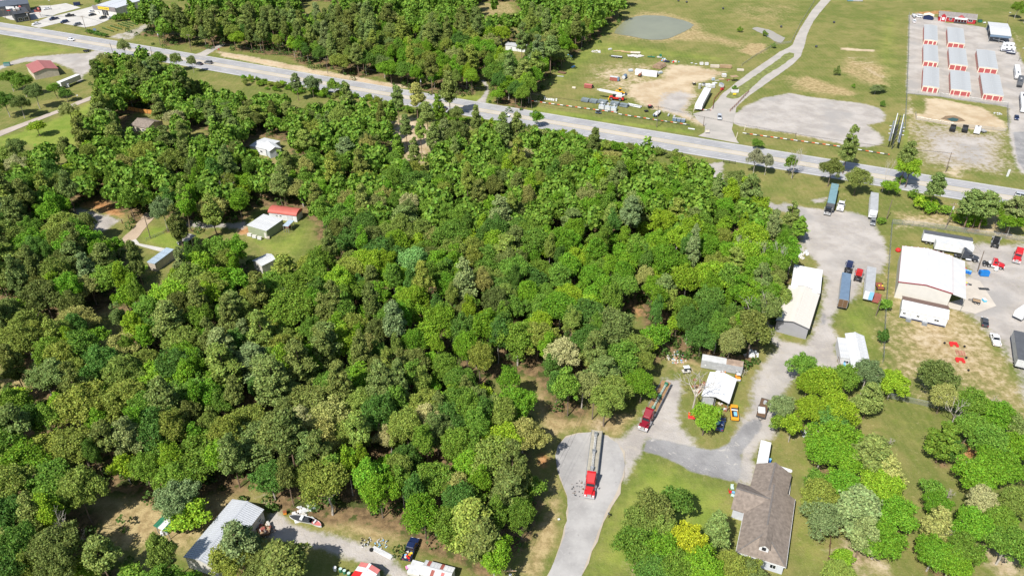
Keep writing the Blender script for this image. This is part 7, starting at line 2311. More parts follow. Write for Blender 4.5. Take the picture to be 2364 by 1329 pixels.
def build_yard():
 DEG = math.radians
 hwz = math.atan2(at(1500, 300).y - at(1300, 270).y, at(1500, 300).x - at(1300, 270).x)   # the way the highway runs
 # ---- utility poles and lines
 pp = {}
 for k, (lab, base, ty, arm, tr, ln) in {
  'n0': ('utility pole farthest west by the restaurant lawn', (13.7, 45), 21, True, False, 5), 'n1': ('utility pole beside the restaurant sign', (45, 49), 21, True, False, 36), 'n2': ('utility pole with twin lamps by the restaurant', (71, 52), 27, True, True, 61),
  'n3': ('utility pole on orange earth beside the store lot', (201, 78), 37, True, False, 189), 'n4': ('utility pole before the nursery trees', (371, 106), 72, True, True, 363), 'n5': ('utility pole beside the side road mouth', (442, 119), 79, True, False, 434),
  'n6': ('utility pole in front of the pine stand', (757, 170), 134, True, False, 752), 'n7': ('utility pole with transformer before the north wood', (972, 210), 178, True, True, 971), 'n8': ('tall thin pole at the corner of the equipment yard', (1228, 251), 214, False, False, 1224),
  'n9': ('utility pole in the striped rail of the equipment yard', (1516, 294), 245, True, False, 1520), 'n10': ('utility pole at the yard gate', (1624, 292), 270, False, False, 1626), 'n11': ('pale pole before the gravel lot', (1834, 326), 306, False, False, 1838),
  'n12': ('leaning utility pole beyond the highway near the sandy patch', (2183, 398), 352, True, False, 2197)}.items():
  pp[k] = utility_pole(lab, base, ty, arm, tr, 'utility poles north of the highway', ln)[1]
 for a, b, lab in (('n0', 'n1', 'power line before the restaurant'), ('n1', 'n2', 'power line between the restaurant poles'), ('n2', 'n3', 'power line across the store driveway'), ('n3', 'n4', 'power line before the nursery'), ('n4', 'n5', 'power line at the side road'), ('n5', 'n6', 'power line along the pine stand'),
                      ('n6', 'n7', 'power line along the north wood'), ('n7', 'n8', 'power line up to the equipment yard'), ('n8', 'n9', 'power line over the striped rail'), ('n9', 'n12', 'power line past the gravel lot')):
  wires(lab, pp[a], pp[b])
 s = {}
 for k, (lab, base, ty, arm, tr, ln) in {
  's1': ('pole on the south verge near the gravel lot', (264.6, 132), 99, False, False, 253), 's2': ('pole rising through roadside trees on the south verge', (352, 133), 109, False, False, 347), 's3': ('utility pole at the bend of the dirt road', (347.5, 550), 499, True, False, 333),
  's4': ('pole with transformer at the head of the cul-de-sac', (1367, 967), 905, True, True, 1372), 's5': ('utility pole inside the brush north of the workshop', (2182.5, 528), 468, True, True, 2204), 's6': ('slim pole on the grass at the fence corner', (2046, 507), 461, False, False, 2060),
  's7': ('leaning service pole beside the charcoal tractor', (2257, 626), 579, False, False, 2272), 's8': ('white post behind the red barrel shed', (654, 476), 458, False, False, 647), 's9': ('pole at the bottom edge beside the street verge', (1172, 1345), 1312, True, True, 1178),
  's10': ('fallen-looking dark pole by the metal shed fence', (2022, 728), 690, False, False, 2034)}.items():
  s[k] = utility_pole(lab, base, ty, arm, tr, 'utility poles south of the highway', ln)[1]
 wires('power line descending beside the street verge', s['s4'], s['s9'], 2)
 wires('service line over the weedy field to the workshop', s['s5'], s['s7'], 1)
 for lab, base, ty, ln in (('tall street lamp behind the vehicle canopy', (2325, 55), 30, 2332), ('tall street lamp at the edge of the storage lot', (2351, 141), 112, 2363), ('lamp pole behind the restaurant lot', (119, 24), 2, 113)):
  t, top = utility_pole(lab, base, ty, False, False, 'lamp poles', ln, .09, 'street_lamp')
  MB().box(top.x - t.location.x - .5, top.x - t.location.x + .5, -.2, .2, top.z, top.z + .18).build('lamp_head', P('white'), t)
 # ---- fences
 fence('chain_fence', 'chain link fence running down past the workshop', [(2058, 517), (2050, 620), (2043, 720), (2037, 838)], 1.9, 3.2, group='chain link fences')
 fence('chain_fence', 'chain link fence north of the workshop yard', [(2058, 517), (2130, 524), (2250, 541), (2420, 566)], 1.9, 3.2, group='chain link fences')
 fence('chain_fence', 'chain link fence at the south end of the mown field', [(2048, 918), (2140, 938), (2260, 965)], 1.7, 3.2, group='chain link fences')
 fence('chain_fence', 'chain link fence along the west side of the storage lot', [(2098, 36), (2096, 130), (2090, 260), (2088, 300)], 2.0, 4, group='chain link fences')
 fence('chain_fence', 'chain link fence along the south side of the storage lot', [(2093, 217), (2170, 224), (2240, 234), (2325, 246)], 2.0, 4, group='chain link fences')
 fence('chain_fence', 'chain link gate fence at the storage lot road', [(2324, 248), (2327, 303)], 2.2, 4, group='chain link fences')
 fence('chain_fence', 'chain fence across the sandy bank of the pit', [(2113, 264), (2114, 276), (2200, 291), (2322, 304)], 1.4, 5, group='chain link fences')
 fence('wire_fence', 'wire fence along the curved access road', [(1712, 153), (1745, 130), (1790, 104), (1826, 100), (1836, 80), (1850, 52), (1874, 14), (1884, -4)], 1.3, 6, group='wire fences of the pasture')
 fence('pasture_rail', 'rusty pipe fence on the west side of the entrance road', [(1645, 252), (1648, 232), (1672, 204)], 1.3, 2.5, 'pipe')
 fence('pasture_rail', 'rusty pipe fence between entrance road and gravel lot', [(1685, 258), (1700, 244), (1716, 226), (1728, 214)], 1.3, 2.5, 'pipe')
 fence('garden_fence', 'dark wire fence at the bottom beside the bare patch', [(1917, 1232), (1912, 1290), (1908, 1345)], 1.3, 2.5, 'rail')
 fence('cedar_fence', 'orange cedar board fence behind the brown house', [(294, 254), (330, 261), (387, 267)], 1.9, 2.4, 'board')
 fence('yard_fence', 'low dark fence around the small lawn by the dirt road', [(338, 556), (378, 540), (425, 508)], 1.1, 2.5, 'chain')
 # ---- striped rails
 striped_rail('long striped rail in front of the equipment yard, western run', [(1213, 234), (1300, 246), (1426.5, 263)])
 striped_rail('striped rail in front of the equipment yard, eastern run', [(1428, 266), (1510, 279), (1591.5, 291)])
 striped_rail('short striped rail across the yard beside the office trailer', [(1602, 255), (1641, 257)])
 striped_rail('striped rail along the highway before the gravel lot', [(1714, 310), (1800, 322), (1938, 341), (2053, 360)])
 for lab, px, py in (('pale gate post at the yard entrance', 1593, 277), ('pale gate post beside the short striped rail', 1601, 258), ('leaning pale gate post on the east side of the entrance', 1699, 321), ('pale gate post at the end of the gravel lot rail', 1718, 302)):
  p = at(px, py)
  o = MB().tube((0, 0, -.1), (.3, 0, 3.2), .13, .11, 8).build('gate_post', P('cream'), None, (p.x, p.y, 0))
  tag(o, lab, 'post', 'gate posts of the yards')
 # ---- equipment yard
 t = prop('storage_tunnel', 'long white rounded storage container in the equipment yard', 'container', 1492, 174, hwz + .03)
 L = 11.5
 prof = [(-1.5, 0), (1.5, 0), (1.5, 1.9)] + [(1.5 * math.cos(math.pi * k / 8), 1.9 + .9 * math.sin(math.pi * k / 8)) for k in range(1, 8)] + [(-1.5, 1.9)]
 MB().extr(prof, -L / 2, L / 2, 'x').build('shell', P('white'), t)
 for k in range(6):
  x = -L / 2 + L * k / 5
  MB().extr([(-1.54, 0), (-1.54, 1.9)] + [(-1.54 * math.cos(math.pi * q / 8), 1.9 + .94 * math.sin(math.pi * q / 8)) for q in range(1, 8)] + [(1.54, 1.9), (1.54, 0)], x - .05, x + .05, 'x').build('hoop', P('lightgrey'), t)
 MB().box(L / 2 + .02, L / 2 + .08, -1.1, 1.1, .1, 2.1).build('door', P('charcoal'), t)
 t, L, c, rz = van_trailer('white office trailer with sloped front in the equipment yard', (1614, 240), (1634, 203), None, 3.4, 'offwhite', 'white', name='office_trailer', group='white trailers of the equipment yard', wdt=3.4)
 MB().extr([(L / 2, 1.2), (L / 2 + 1.3, 1.3), (L / 2 + .9, 2.6), (L / 2, 3.35)], -1.65, 1.65).build('nose', P('white'), t)
 MB().box(L / 2 + .55, L / 2 + 1.22, -.5, .4, 1.9, 2.75).build('nose_window', P('lightgrey'), t)
 # rough terrain crane
 t = prop('mobile_crane', 'mobile crane with red chassis and long white boom', 'crane', 1422, 231, hwz + .10)
 MB().box(-3.2, 3.4, -1.3, 1.3, .9, 1.7).build('chassis', mat('crane_red', (.55, .03, .02), .45, 0, .1, .8), t, bevel=.1)
 MB().box(-1.0, 3.0, -1.2, 1.2, 1.75, 2.6).build('superstructure', P('offwhite'), t, bevel=.1)
 MB().box(-1.6, -.1, -1.25, -.3, 1.8, 3.1).build('cab', GLASS(), t, bevel=.08)
 MB().bar((2.6, .2, 3.0), (-8.6, .2, 4.2), .9, .95).build('boom', P('white'), t)
 MB().bar((-6.0, .2, 3.95), (-9.6, .2, 4.3), .6, .6).build('boom_tip', P('offwhite'), t)
 MB().bar((2.6, 0, 2.4), (4.2, 0, 3.1), 1.6, .3).build('counterweight', P('lightgrey'), t)
 MB().box(3.2, 3.8, -1.4, 1.4, .8, 1.5).build('bumper', mat('crane_red', (.55, .03, .02)), t)
 for x in (-2.1, 2.1):
  for y in (-1.3, 1.3):
   wheel(t, x, y, .85, .6)
 for y in (-1.45, 1.45):
  MB().box(-3.7, -3.3, y - .2, y + .2, .3, 1.2).build('outrigger', P('yellow'), t)
 t = prop('wheel_loader', 'orange yellow loader parked behind the crane', 'loader', 1431, 217, hwz)
 MB().box(-2.2, 1.2, -.8, .8, .7, 1.6).build('body', mat('loader_orange', (.72, .38, .03), .5, 0, .1, 1), t, bevel=.1)
 MB().box(-.6, .5, -.7, .7, 1.6, 2.7).build('cab', GLASS(), t, bevel=.05)
 MB().box(-.65, .55, -.75, .75, 2.7, 2.8).build('roof', mat('loader_orange', (.72, .38, .03)), t)
 MB().bar((1.0, 0, 1.2), (2.8, 0, .7), 1.0, .25).build('arm', mat('loader_orange', (.72, .38, .03)), t)
 MB().extr([(2.6, .1), (3.6, .1), (3.4, .25), (2.8, .3), (2.8, 1.0), (2.6, 1.0)], -1.2, 1.2).build('bucket', P('charcoal'), t)
 for x in (-1.5, .9):
  for y in (-.9, .9):
   wheel(t, x, y, .6, .4)
 grey = mat('grey_pipe', (.16, .195, .215), .6, .2, .15, 1)
 for k, (px, py, nn, L, lab) in enumerate(((1352, 234, 6, 3.6, 'westmost grey pipe bundle behind the striped rail'), (1371, 236.5, 6, 3.6, 'second grey pipe bundle from the west'), (1392, 238, 6, 4.2, 'grey pipe bundle behind the silver units'), (1420, 242, 6, 4.0, 'grey pipe bundle east of the silver units'), (1441, 246, 5, 3.8, 'eastmost grey pipe bundle beside the perforated ramp'))):
  bundle('pipe_bundle', lab, 'pipes', px, py, nn, L, .28, 'steelblue', hwz - .1, 3, 'pipe', 'grey pipe bundles', grey)
 for k, (px, py, lab) in enumerate(((1389, 251.5, 'silver cooling unit at the west of the row with white fan'), (1403, 254, 'silver cooling unit in the middle of the row with white fan'), (1417, 256, 'silver cooling unit at the east of the row with white fan'))):
  t = prop('cooling_unit', lab, 'cooling unit', px, py, hwz, 'silver cooling units')
  MB().box(-1.35, 1.35, -1.0, 1.0, .1, 1.9).build('housing', mat('bright_panel', (.5, .54, .58), .4, .25, .15, .8), t, bevel=.05)
  MB().box(-1.0, 1.0, -1.04, -1.0, .4, 1.6).build('louvre', P('lightgrey'), t)
  MB().tube((0, .3, 1.9), (0, .3, 2.9), .3, .35, 8).build('stack', P('white'), t)
  for q in range(4):
   a = q * 1.57 + .4
   MB().bar((0, .3, 2.95), (math.cos(a) * .9, .3 + math.sin(a) * .9, 3.05), .5, .06).build('fan_blade', P('white'), t)
 t = prop('perforated_ramp', 'white perforated ramp lying behind the pipe bundles', 'ramp', 1464, 246, hwz - .18)
 MB().box(-3.6, 3.6, -.9, .9, .35, .45).build('deck', P('lightgrey'), t)
 for s_ in (-1, 1):
  MB().box(-3.6, 3.6, s_ * .93 - .05, s_ * .93 + .05, .2, .7).build('edge_rail', P('white'), t)
 for k in range(8):
  MB().box(-3.3 + k * .9, -3.1 + k * .9, -.6, .6, .45, .48).build('cleat', P('charcoal'), t)
 t = crate_thing('steel_hopper', 'red steel hopper with grey machine on top', 'hopper', 1417, 186, 4.0, 1.9, 1.9, 'brick', hwz, 'lightgrey')
 MB().box(1.9, 2.9, -.8, .8, .2, 1.9).build('engine', P('steelblue'), t, bevel=.1)
 t = crate_thing('steel_bin', 'red steel bin with a dark arm in the grass', 'bin', 1358, 203, 4.0, 1.8, 1.7, 'brick', hwz, 'rose')
 MB().bar((1.7, .4, 1.7), (2.8, .2, .8), .5, .4).build('arm', P('black'), t)
 drum_thing('steel_tank', 'blue steel tank with pale end lying in the equipment yard', 'tank', 1441.5, 181.5, 3.0, 1.0, 'steelblue', 1.1, 'lightgrey')
 t = prop('backhoe', 'rust orange small digger beside the white container', 'digger', 1477, 177, 1.0)
 MB().box(-1.0, 1.0, -.6, .6, .6, 1.4).build('body', P('rust'), t, bevel=.1)
 MB().bar((.8, 0, 1.3), (2.0, 0, 2.1), .25, .3).bar((2.0, 0, 2.1), (2.8, 0, .5), .2, .25).build('arm', P('rust'), t)
 MB().box(2.6, 3.1, -.35, .35, .1, .6).build('bucket', P('rust'), t)
 for x in (-.7, .7):
  for y in (-.7, .7):
   wheel(t, x, y, .45, .3)
 for px, py, lab, rz in ((1455.5, 165, 'pale blue machine at the west end of the white container', .2), (1524, 170, 'pale tank machine at the east end of the white container', .5)):
  t = crate_thing('pump_unit', lab, 'machine', px, py, 2.2, 1.2, 1.0, 'paleblue', rz, 'white', 'pump units beside the white container')
  MB().tube((-.6, 0, 1.0), (.6, 0, 1.0), .4, .4, 10).build('drum', P('lightgrey'), t)
 t = crate_thing('tan_box', 'small tan box with dark frame west of the red bin', 'box', 1325, 204.5, 1.8, .8, .8, 'cream', hwz)
 bundle('log_pile', 'pile of brown logs stacked north of the white container', 'logs', 1522, 155, 8, 7.0, .33, 'brown', .95, 3, 'log', None, mat('log_bark', (.34, .235, .155), .9, 0, .3, 1.2))
 bundle('blue_pipes', 'row of light blue pipes in the grass near the wood', 'pipes', 1309, 131, 9, 4.6, .26, 'lightblue', .6, 1, 'pipe')
 bundle('blue_pipes', 'three short light blue pipes in the grass', 'pipes', 1323, 155, 3, 3.0, .2, 'lightblue', .95, 1, 'pipe')
 bundle('rusty_pipes', 'rusty pipes lying west in the equipment yard grass', 'pipes', 1298, 169, 4, 4.2, .3, 'brown', -.6, 1, 'pipe')
 stack('board_stack', 'white board lying beside the rusty pipes', 'boards', 1294, 177, 1, 3.4, .5, .15, 'white', -.2)
 heap('rubble_heap', 'heap of white rubble at the north of the equipment yard', 'rubble', 1377, 120, 40, 2.6, ['white', 'offwhite', 'cream', 'lightgrey'], 3, (.4, 1.0), .5)
 crate_thing('white_chest', 'small white chest beside the pale boards', 'chest', 1408, 116, 2.0, 1.0, .8, 'offwhite', .5, 'white')
 stack('board_stack', 'pale boards lying in the pasture north of the yard', 'boards', 1428, 119, 2, 6.0, .6, .18, 'pine', 0.05)
 utility_trailer('grey flat trailer on the pasture edge of the yard', (1411, 129), (1436, 131.5), 1.9, 'charcoal', 'lightgrey', h=.75)
 stack('lumber_stack', 'long pale lumber stack at the top of the yard', 'lumber', 1449, 122, 3, 7.0, .8, .2, 'pine', -.25, across=3)
 bundle('culvert_pipe', 'grey brown culvert pipes beside the lumber stack', 'pipes', 1467, 124, 2, 5.4, .5, 'beige', -.12, 1, 'pipe')
 for px, py, lab, rz in ((1460, 129.5, 'pinkish tarpaulin spread west of the lumber stack', .1), (1474, 130.5, 'pinkish tarpaulin spread east of the lumber stack', .6)):
  p = at(px, py)
  mb = MB()
  rnd = random.Random(px)
  n = 7
  vs = [((i / (n - 1) - .5) * 5.5, (j / (n - 1) - .5) * 3.6, .12 + .28 * rnd.random()) for j in range(n) for i in range(n)]
  fs = [(j * n + i, j * n + i + 1, (j + 1) * n + i + 1, (j + 1) * n + i) for j in range(n - 1) for i in range(n - 1)]
  vs2 = [(x, y, z - .1) for x, y, z in vs]
  mb.add(vs, fs).add(vs2, fs)
  o = mb.build('tarpaulin', P('offwhite'), None, (p.x, p.y, 0), rz)
  tag(o, lab, 'tarpaulin', 'tarpaulins at the top of the equipment yard')
 t = prop('green_mower', 'dark green mower deck in the row of implements', 'implement', 1503, 133, -.2)
 MB().box(-2, 2, -.4, .4, .2, .6).build('deck', P('green'), t, bevel=.08)
 MB().box(-.3, .3, -.2, .2, .6, 1.0).build('hitch', P('charcoal'), t)
 t = prop('green_mower', 'green and white machine in the row of implements', 'implement', 1522, 133.5, 0)
 MB().box(-1.3, 1.3, -.8, .8, .2, .6).build('deck', P('offwhite'), t)
 MB().box(0, 1.2, -.6, .6, .6, 1.8).build('cabinet', P('green'), t, bevel=.1)
 heap('colourful_junk', 'orange and blue junk heap at the end of the implements', 'junk', 1532, 139, 16, 1.8, ['orange', 'lightblue', 'white', 'red'], 5, (.4, 1.0), .9)
 heap('black_scrap', 'black scrap heap north of the dirt yard', 'junk', 1540, 142.5, 18, 2.0, ['black', 'charcoal', 'navy'], 6, (.5, 1.1), .8)
 heap('colourful_junk', 'blue white and red junk near the dirt yard', 'junk', 1559, 143.5, 14, 2.2, ['lightblue', 'white', 'red', 'cream'], 7, (.4, .9), .4)
 for px, py, lab, dx in ((1597, 146.5, 'small white tank lid on the pasture fence row', 1.2), (1606.5, 148.5, 'flat white lid on the pasture fence row', 1.3)):
  crate_thing('flat_cover', lab, 'lid', px, py, dx, .8, .25, 'white', .2, None, 'white lids on the fence row', feet=False)
 for px, py, lab in ((1619, 150, 'open white bin west of its twin on the fence row'), (1631, 150.5, 'white bin with grey side on the fence row')):
  t = crate_thing('white_bin', lab, 'bin', px, py, 1.8, 1.5, 1.2, 'white', .1, 'offwhite', 'white bins on the fence row')
 stack('timber_stack', 'grey timber stack at the north-east of the dirt yard', 'timber', 1650, 156, 4, 4.6, 1.8, .32, 'beige', -.1, across=4)
 stack('timber_stack', 'brown timber stack at the north-east of the dirt yard', 'timber', 1675, 157, 5, 6.0, 1.6, .3, 'wood', -.15, across=4)
 stack('slab_stack', 'pale concrete slab stack near the curved road fence', 'slabs', 1709, 163.5, 3, 3.4, 2.2, .25, 'beige', -.15)
 for px, py, dx, dy, dz, c_, lid, lab, rz in ((1671, 178, 2.1, 1.9, 1.5, 'offwhite', 'white', 'pale square tote at the edge of the sand', .1), (1646, 186, 1.3, 1.1, 1.3, 'paleblue', 'lightgrey', 'small pale blue tote on the grass strip', .3), (1624, 198, 1.5, 1.2, 1.2, 'lightgrey', 'charcoal', 'grey machine behind the white tanks', .5),
                                                  (1634, 201, 2.4, 2.0, 1.4, 'white', 'white', 'white tank box behind the office trailer', .1), (1644, 202.5, 2.2, 2.0, 1.5, 'lightgrey', 'white', 'grey white tank box east of the office trailer', .2), (1665, 200.5, 1.5, 2.6, 1.6, 'lightgrey', 'silver', 'silver cabinet near the entrance road', .3)):
  crate_thing('tank_box', lab, 'tank', px, py, dx, dy, dz, c_, rz, lid, 'tanks and cabinets around the office trailer')
 drum_thing('upright_tank', 'silver upright tank west of the office trailer', 'tank', 1614.5, 205, 2.4, .75, 'silver', 0, 'white', None, False)
 crate_thing('red_machine', 'small red machine beside the rusty pipe fence', 'machine', 1666.5, 208.5, 1.3, 1.0, 1.1, 'red', .6, 'darkred')
 t = prop('garden_tractor', 'small tractor with a pale hood on the dirt yard edge', 'tractor', 1602, 195.5, 1.6)
 MB().box(-.3, 1.0, -.35, .35, .5, 1.0).build('hood', P('cream'), t, bevel=.06)
 MB().box(-.8, -.3, -.4, .4, .5, .9).build('seat', P('black'), t, bevel=.05)
 for x, r in ((-.6, .55), (.8, .35)):
  for y in (-.55, .55):
   wheel(t, x, y, r, .25)
 stack('sheet_pile', 'pale sheet lying beside the small blue tote', 'sheets', 1655, 186.5, 1, 2.4, .8, .1, 'offwhite', .1)
 stack('sheet_pile', 'tan plate lying on the grass strip', 'sheets', 1665.5, 183.5, 1, 2.8, 1.6, .1, 'pine', .2)
 heap('rusty_scrap', 'rusty scrap with a red piece beside the tan plate', 'junk', 1679, 185, 12, 1.6, ['rust', 'brown', 'brick', 'grey'], 9, (.4, 1.0), .4)
 stack('sheet_pile', 'white sheets lying near the tank boxes', 'sheets', 1650, 193, 2, 2.2, 1.8, .12, 'white', .6)
 t = prop('raised_platform', 'rust brown platform raised on a post', 'platform', 1693, 188, .25)
 MB().tube((0, 0, 0), (0, 0, 2.6), .12, .12, 8).build('post', P('brown'), t)
 planks(t, -1.9, 1.9, -1.3, 1.3, 2.6, 6, P('wood'), 'x', 'plank')
 t = prop('planter_sign', 'white truck shaped planter sign on the grass island', 'sign', 1696, 214, .05)
 MB().box(-1.8, 1.8, -.7, .7, .1, 1.6).build('planter', P('white'), t, bevel=.06)
 MB().box(-1.3, 1.3, -.5, .5, 1.6, 1.75).build('soil', P('brown'), t)
 for k in range(5):
  MB().sphere((-1.2 + .6 * k, .1, 1.95), .35, 8, 0, .8).build('flower_bush', mat('bush_leaf', (.07, .13, .03), .9, 0, .4, 6), t)
 sign_board('yellow notice sign in front of the white planter', (1695, 221), 215, 1.6, .9, 'yellow', 2)
 sign_board('pale yellow sign at the mouth of the entrance road', (1632, 309), 300, 1.7, 1.1, 'cream', 2)
 t = crate_thing('roadside_block', 'low white panel on the highway verge', 'panel', 1596, 299, 3.0, .5, .5, 'white', hwz)
 t = prop('white_letters', 'row of low white painted blocks behind the striped rail', 'sign', 1271, 232, hwz)
 for k, (x, z) in enumerate(((-3.1, 1.3), (-1.9, .8), (-1.0, .8), (-.2, .9), (.7, 1.0), (1.6, .9), (3.0, 1.3))):
  MB().box(x - .38, x + .38, -.3, .3, 0, z).build('block', P('white'), t, bevel=.04)
 t = prop('black_machine', 'dark machine with brown hood behind the pipe bundles', 'machine', 1501, 250, .3)
 MB().box(-1.2, 1.0, -.7, .7, .4, 1.3).build('body', P('black'), t, bevel=.1)
 MB().box(-.9, .2, -.6, .6, 1.3, 1.7).build('hood', P('rose'), t, bevel=.05)
 for y in (-.75, .75):
  wheel(t, .7, y, .5, .3)
 crate_thing('black_tub', 'low black tub near the striped rail', 'tub', 1492, 258, 1.7, 1.4, .6, 'black', .3)
 boat('small blue and white boat on a trailer behind the striped rail', (1524, 256), (1511, 268), 'steelblue', 'offwhite', wd=2.2)
 for px, py, lab in ((1543, 268, 'grey culvert pipe standing west near the gate'), (1556, 271.5, 'grey culvert pipe standing east near the gate')):
  drum_thing('culvert', lab, 'pipe', px, py, 1.6, .4, 'lightgrey', 1.2, 'grey', 'short culverts near the gate')
 for k, (px, py, lab) in enumerate(((1557, 279, 'grey crate at the west of the trio by the gate'), (1567, 280.5, 'grey crate in the middle of the trio by the gate'), (1577, 282, 'grey crate at the east of the trio by the gate'))):
  crate_thing('grey_crate', lab, 'crate', px, py, 1.7, 1.5, 1.4, 'steelblue', hwz, 'grey', 'grey crates by the gate')
 t = prop('barbecue_trailer', 'black smoker trailer parked on the highway verge', 'trailer', 1381, 262.5, hwz + .2)
 MB().tube((-1.0, 0, 1.1), (1.0, 0, 1.1), .5, .5, 12).build('drum', P('black'), t)
 MB().tube((.8, 0, 1.5), (.8, 0, 2.3), .1, .1, 6).build('chimney', P('black'), t)
 MB().box(-1.4, 1.4, -.6, .6, .5, .6).build('frame', P('steelblue'), t)
 for y in (-.7, .7):
  wheel(t, 0, y, .35, .2)
 # ---- roadside billboard seen along its length
 hb = height_of(2057, 347, 309)
 a, b = at(2069, 309, hb), at(2080, 263, hb)
 rz = math.atan2(b.y - a.y, b.x - a.x)
 L = (b - a).length
 t = thing('billboard', 'long two faced billboard on steel posts seen end on', 'billboard', (a.x, a.y, 0), rz)
 for y in (-1.3, 1.3):
  n = 8
  for k in range(n):
   MB().box(L * k / n + .02, L * (k + 1) / n - .02, y - .06, y + .06, hb - 3.4, hb - .12).build('face_panel', P('lightgrey'), t)
  MB().box(-.1, L + .1, y - .16, y + .16, hb - .12, hb + .05).build('top_rail', P('white'), t)
 for k in range(5):
  x = L * (.06 + .22 * k)
  MB().box(x - .15, x + .15, -.15, .15, 0, hb - .3).build('post', P('charcoal'), t)
  MB().bar((x, -1.2, hb - .6), (x, 1.2, hb - .6), .12, .12).bar((x, -1.2, hb - 3), (x, 1.2, hb - 3), .12, .12).build('brace', P('charcoal'), t)
 for y in (-1.9, 1.9):
  MB().box(0, L, y - .3, y + .3, hb - 3.55, hb - 3.48).build('catwalk', P('galv'), t)
 # ---- storage lot things
 G = 'campers and boats stored in the lot'
 camper('white and blue travel trailer beside the grey canopy', (2312, 106), (2345, 109), 3.1, 'white', 'navy')
 camper('white fifth wheel camper behind the canopy', (2316, 97), (2343, 100), 3.3, 'white', 'lightgrey')
 camper('white motorhome at the east side of the storage road', (2352, 172), (2349, 149), 3.2, 'white', 'lightgrey', 'motorhome', motor=True)
 camper('grey roofed camper below the white motorhome', (2357, 190), (2359, 174), 3.0, 'darkgrey', 'white')
 camper('long white truck camper at the picture edge of the storage road', (2363, 212), (2366, 248), 2.9, 'white', 'navy', motor=True, name='motorhome')
 boat('white cruiser boat on a trailer south of the canopy', (2292, 90), (2318, 96), 'white', 'navy', G, wd=2.4)
 boat('pontoon boat with white cover south of the campers', (2322, 121), (2344, 124), 'navy', 'white', G, wd=2.4)
 boat('grey covered boat in the west corner of the storage lot', (2111, 41), (2109, 34), 'lightgrey', 'grey', G, wd=2.2)
 boat('white boat under the west end of the canopy', (2283, 66), (2289, 74), 'white', 'lightgrey', G, wd=2.0)
 crate_thing('green_cart', 'dark green cart beside the red office', 'cart', 2261.5, 52, 2.2, 1.6, 1.5, 'green', .1, 'charcoal')
 t = prop('propane_tank', 'white propane tank east of the red office', 'tank', 2272, 55, .1)
 MB().tube((-.8, 0, .6), (.8, 0, .6), .4, .4, 10).build('tank', P('white'), t)
 MB().box(-.5, -.4, -.2, .2, 0, .25).box(.4, .5, -.2, .2, 0, .25).build('leg', P('white'), t)
 utility_trailer('black high sided dump trailer, western of the pair', (2201, 292), (2198, 302), 2.1, 'black', 'charcoal', .9, group='black dump trailers below the pit')
 utility_trailer('black high sided dump trailer, eastern of the pair', (2229, 293), (2226.5, 304), 2.1, 'black', 'charcoal', .9, group='black dump trailers below the pit')
 camper('small white enclosed trailer below the sand pit', (2260, 289), (2257, 300), 2.3, 'white', 'offwhite', 'cargo_trailer', None)
 utility_trailer('small grey trailer beside the white enclosed trailer', (2266, 300), (2275, 304), 1.6, 'grey', 'grey', .3)
 heap('white_rubble', 'white rubble at the corner of the storage fence', 'rubble', 2303, 263, 14, 1.8, ['white', 'lightgrey'], 12, (.4, .9), .3)
 sign_board('tall narrow red white and blue sign at the storage road', (2325, 407), 391, .9, 3.4, 'white', 2, name='tall_sign')
 # ---- restaurant signs
 sign_board('square black sign with a red disc beside the restaurant roof', (52, 34), 11, 3.0, 3.0, 'black', 1, None, circle='rose', group='restaurant signs')
 t = sign_board('square black sign with a red disc on its own pole', (95, 40), 15.5, 3.4, 2.6, 'black', 1, None, circle='rose', group='restaurant signs', pole_col='charcoal')
 MB().box(-3.2, 1.2, -.1, .05, 3.2, 4.6).build('reader_board', P('brick'), t)
 t = sign_board('red and white restaurant pylon sign at the highway', (30, 38), 15.5, 5.4, 2.3, 'white', 2, None, group='restaurant signs')
 MB().box(-2.7, 2.7, -.12, .0, 3.5, 4.4).build('red_board', P('red'), t)
 sign_board('white sign with blue board at the nursery entrance', (221, 78), 66, 1.8, 1.3, 'steelblue', 2, None, pole_col='white')
 crate_thing('dark_dumpster', 'dark dumpster with brown screen at the lot end', 'dumpster', 178.5, 13, 4.0, 2.2, 2.0, 'navy', .3, 'charcoal')
 # nursery: rows of potted plants, each row a thing
 leaf = mat('bush_leaf', (.07, .13, .03), .9, 0, .4, 6)
 rnd = random.Random(31)
 for k in range(7):
  A = at(238 + 9 * k, 66 - 2.4 * k)
  B = at(262 + 9 * k, 74 - 2.6 * k)
  t = thing('plant_bed', ['row of low green plants nearest the store in the nursery', 'row of yellow green plants second from the store', 'row of green plants third from the store', 'row of yellow flowering plants in the nursery middle', 'row of green plants fifth from the store', 'row of pale plants sixth from the store', 'row of green plants nearest the nursery path'][k], 'plants', A, math.atan2(B.y - A.y, B.x - A.x), 'nursery plant rows')
  Lr = (B - A).length
  m = leaf if k not in (1, 3) else mat('yellow_bush', (.24, .22, .04), .9, 0, .4, 6)
  for q in range(9):
   MB().sphere((Lr * q / 8, rnd.uniform(-.2, .2), .35), .5 + .15 * rnd.random(), 7, 0, .8).build('plant', m, t)
 for k in range(11):
  A = at(268 + 9 * k, 50 - 1.2 * k)
  plant('shrub', A.x, A.y, 1.15, 1.4, 'mid green', 'bushy shrub in the long nursery hedge behind the store', 'hedge shrubs of the nursery')
 for k in range(5):
  A = at(208 + 9 * k, 77 + 2.4 * k)
  plant('shrub', A.x, A.y, .9, .8, 'dark green', 'round clipped shrub along the nursery frontage', 'frontage shrubs of the nursery')
 # ---- church corner
 van_trailer('white container trailer beside the lane trees', (180, 172), (135, 190), None, 3.6, 'offwhite', 'white', group='white containers near the red roofed hall', doors='white')
 crate_thing('grey_dumpster', 'grey dumpster at the tail of the white container', 'dumpster', 151, 202, 4.0, 2.0, 1.7, 'lightgrey', .3, 'white')
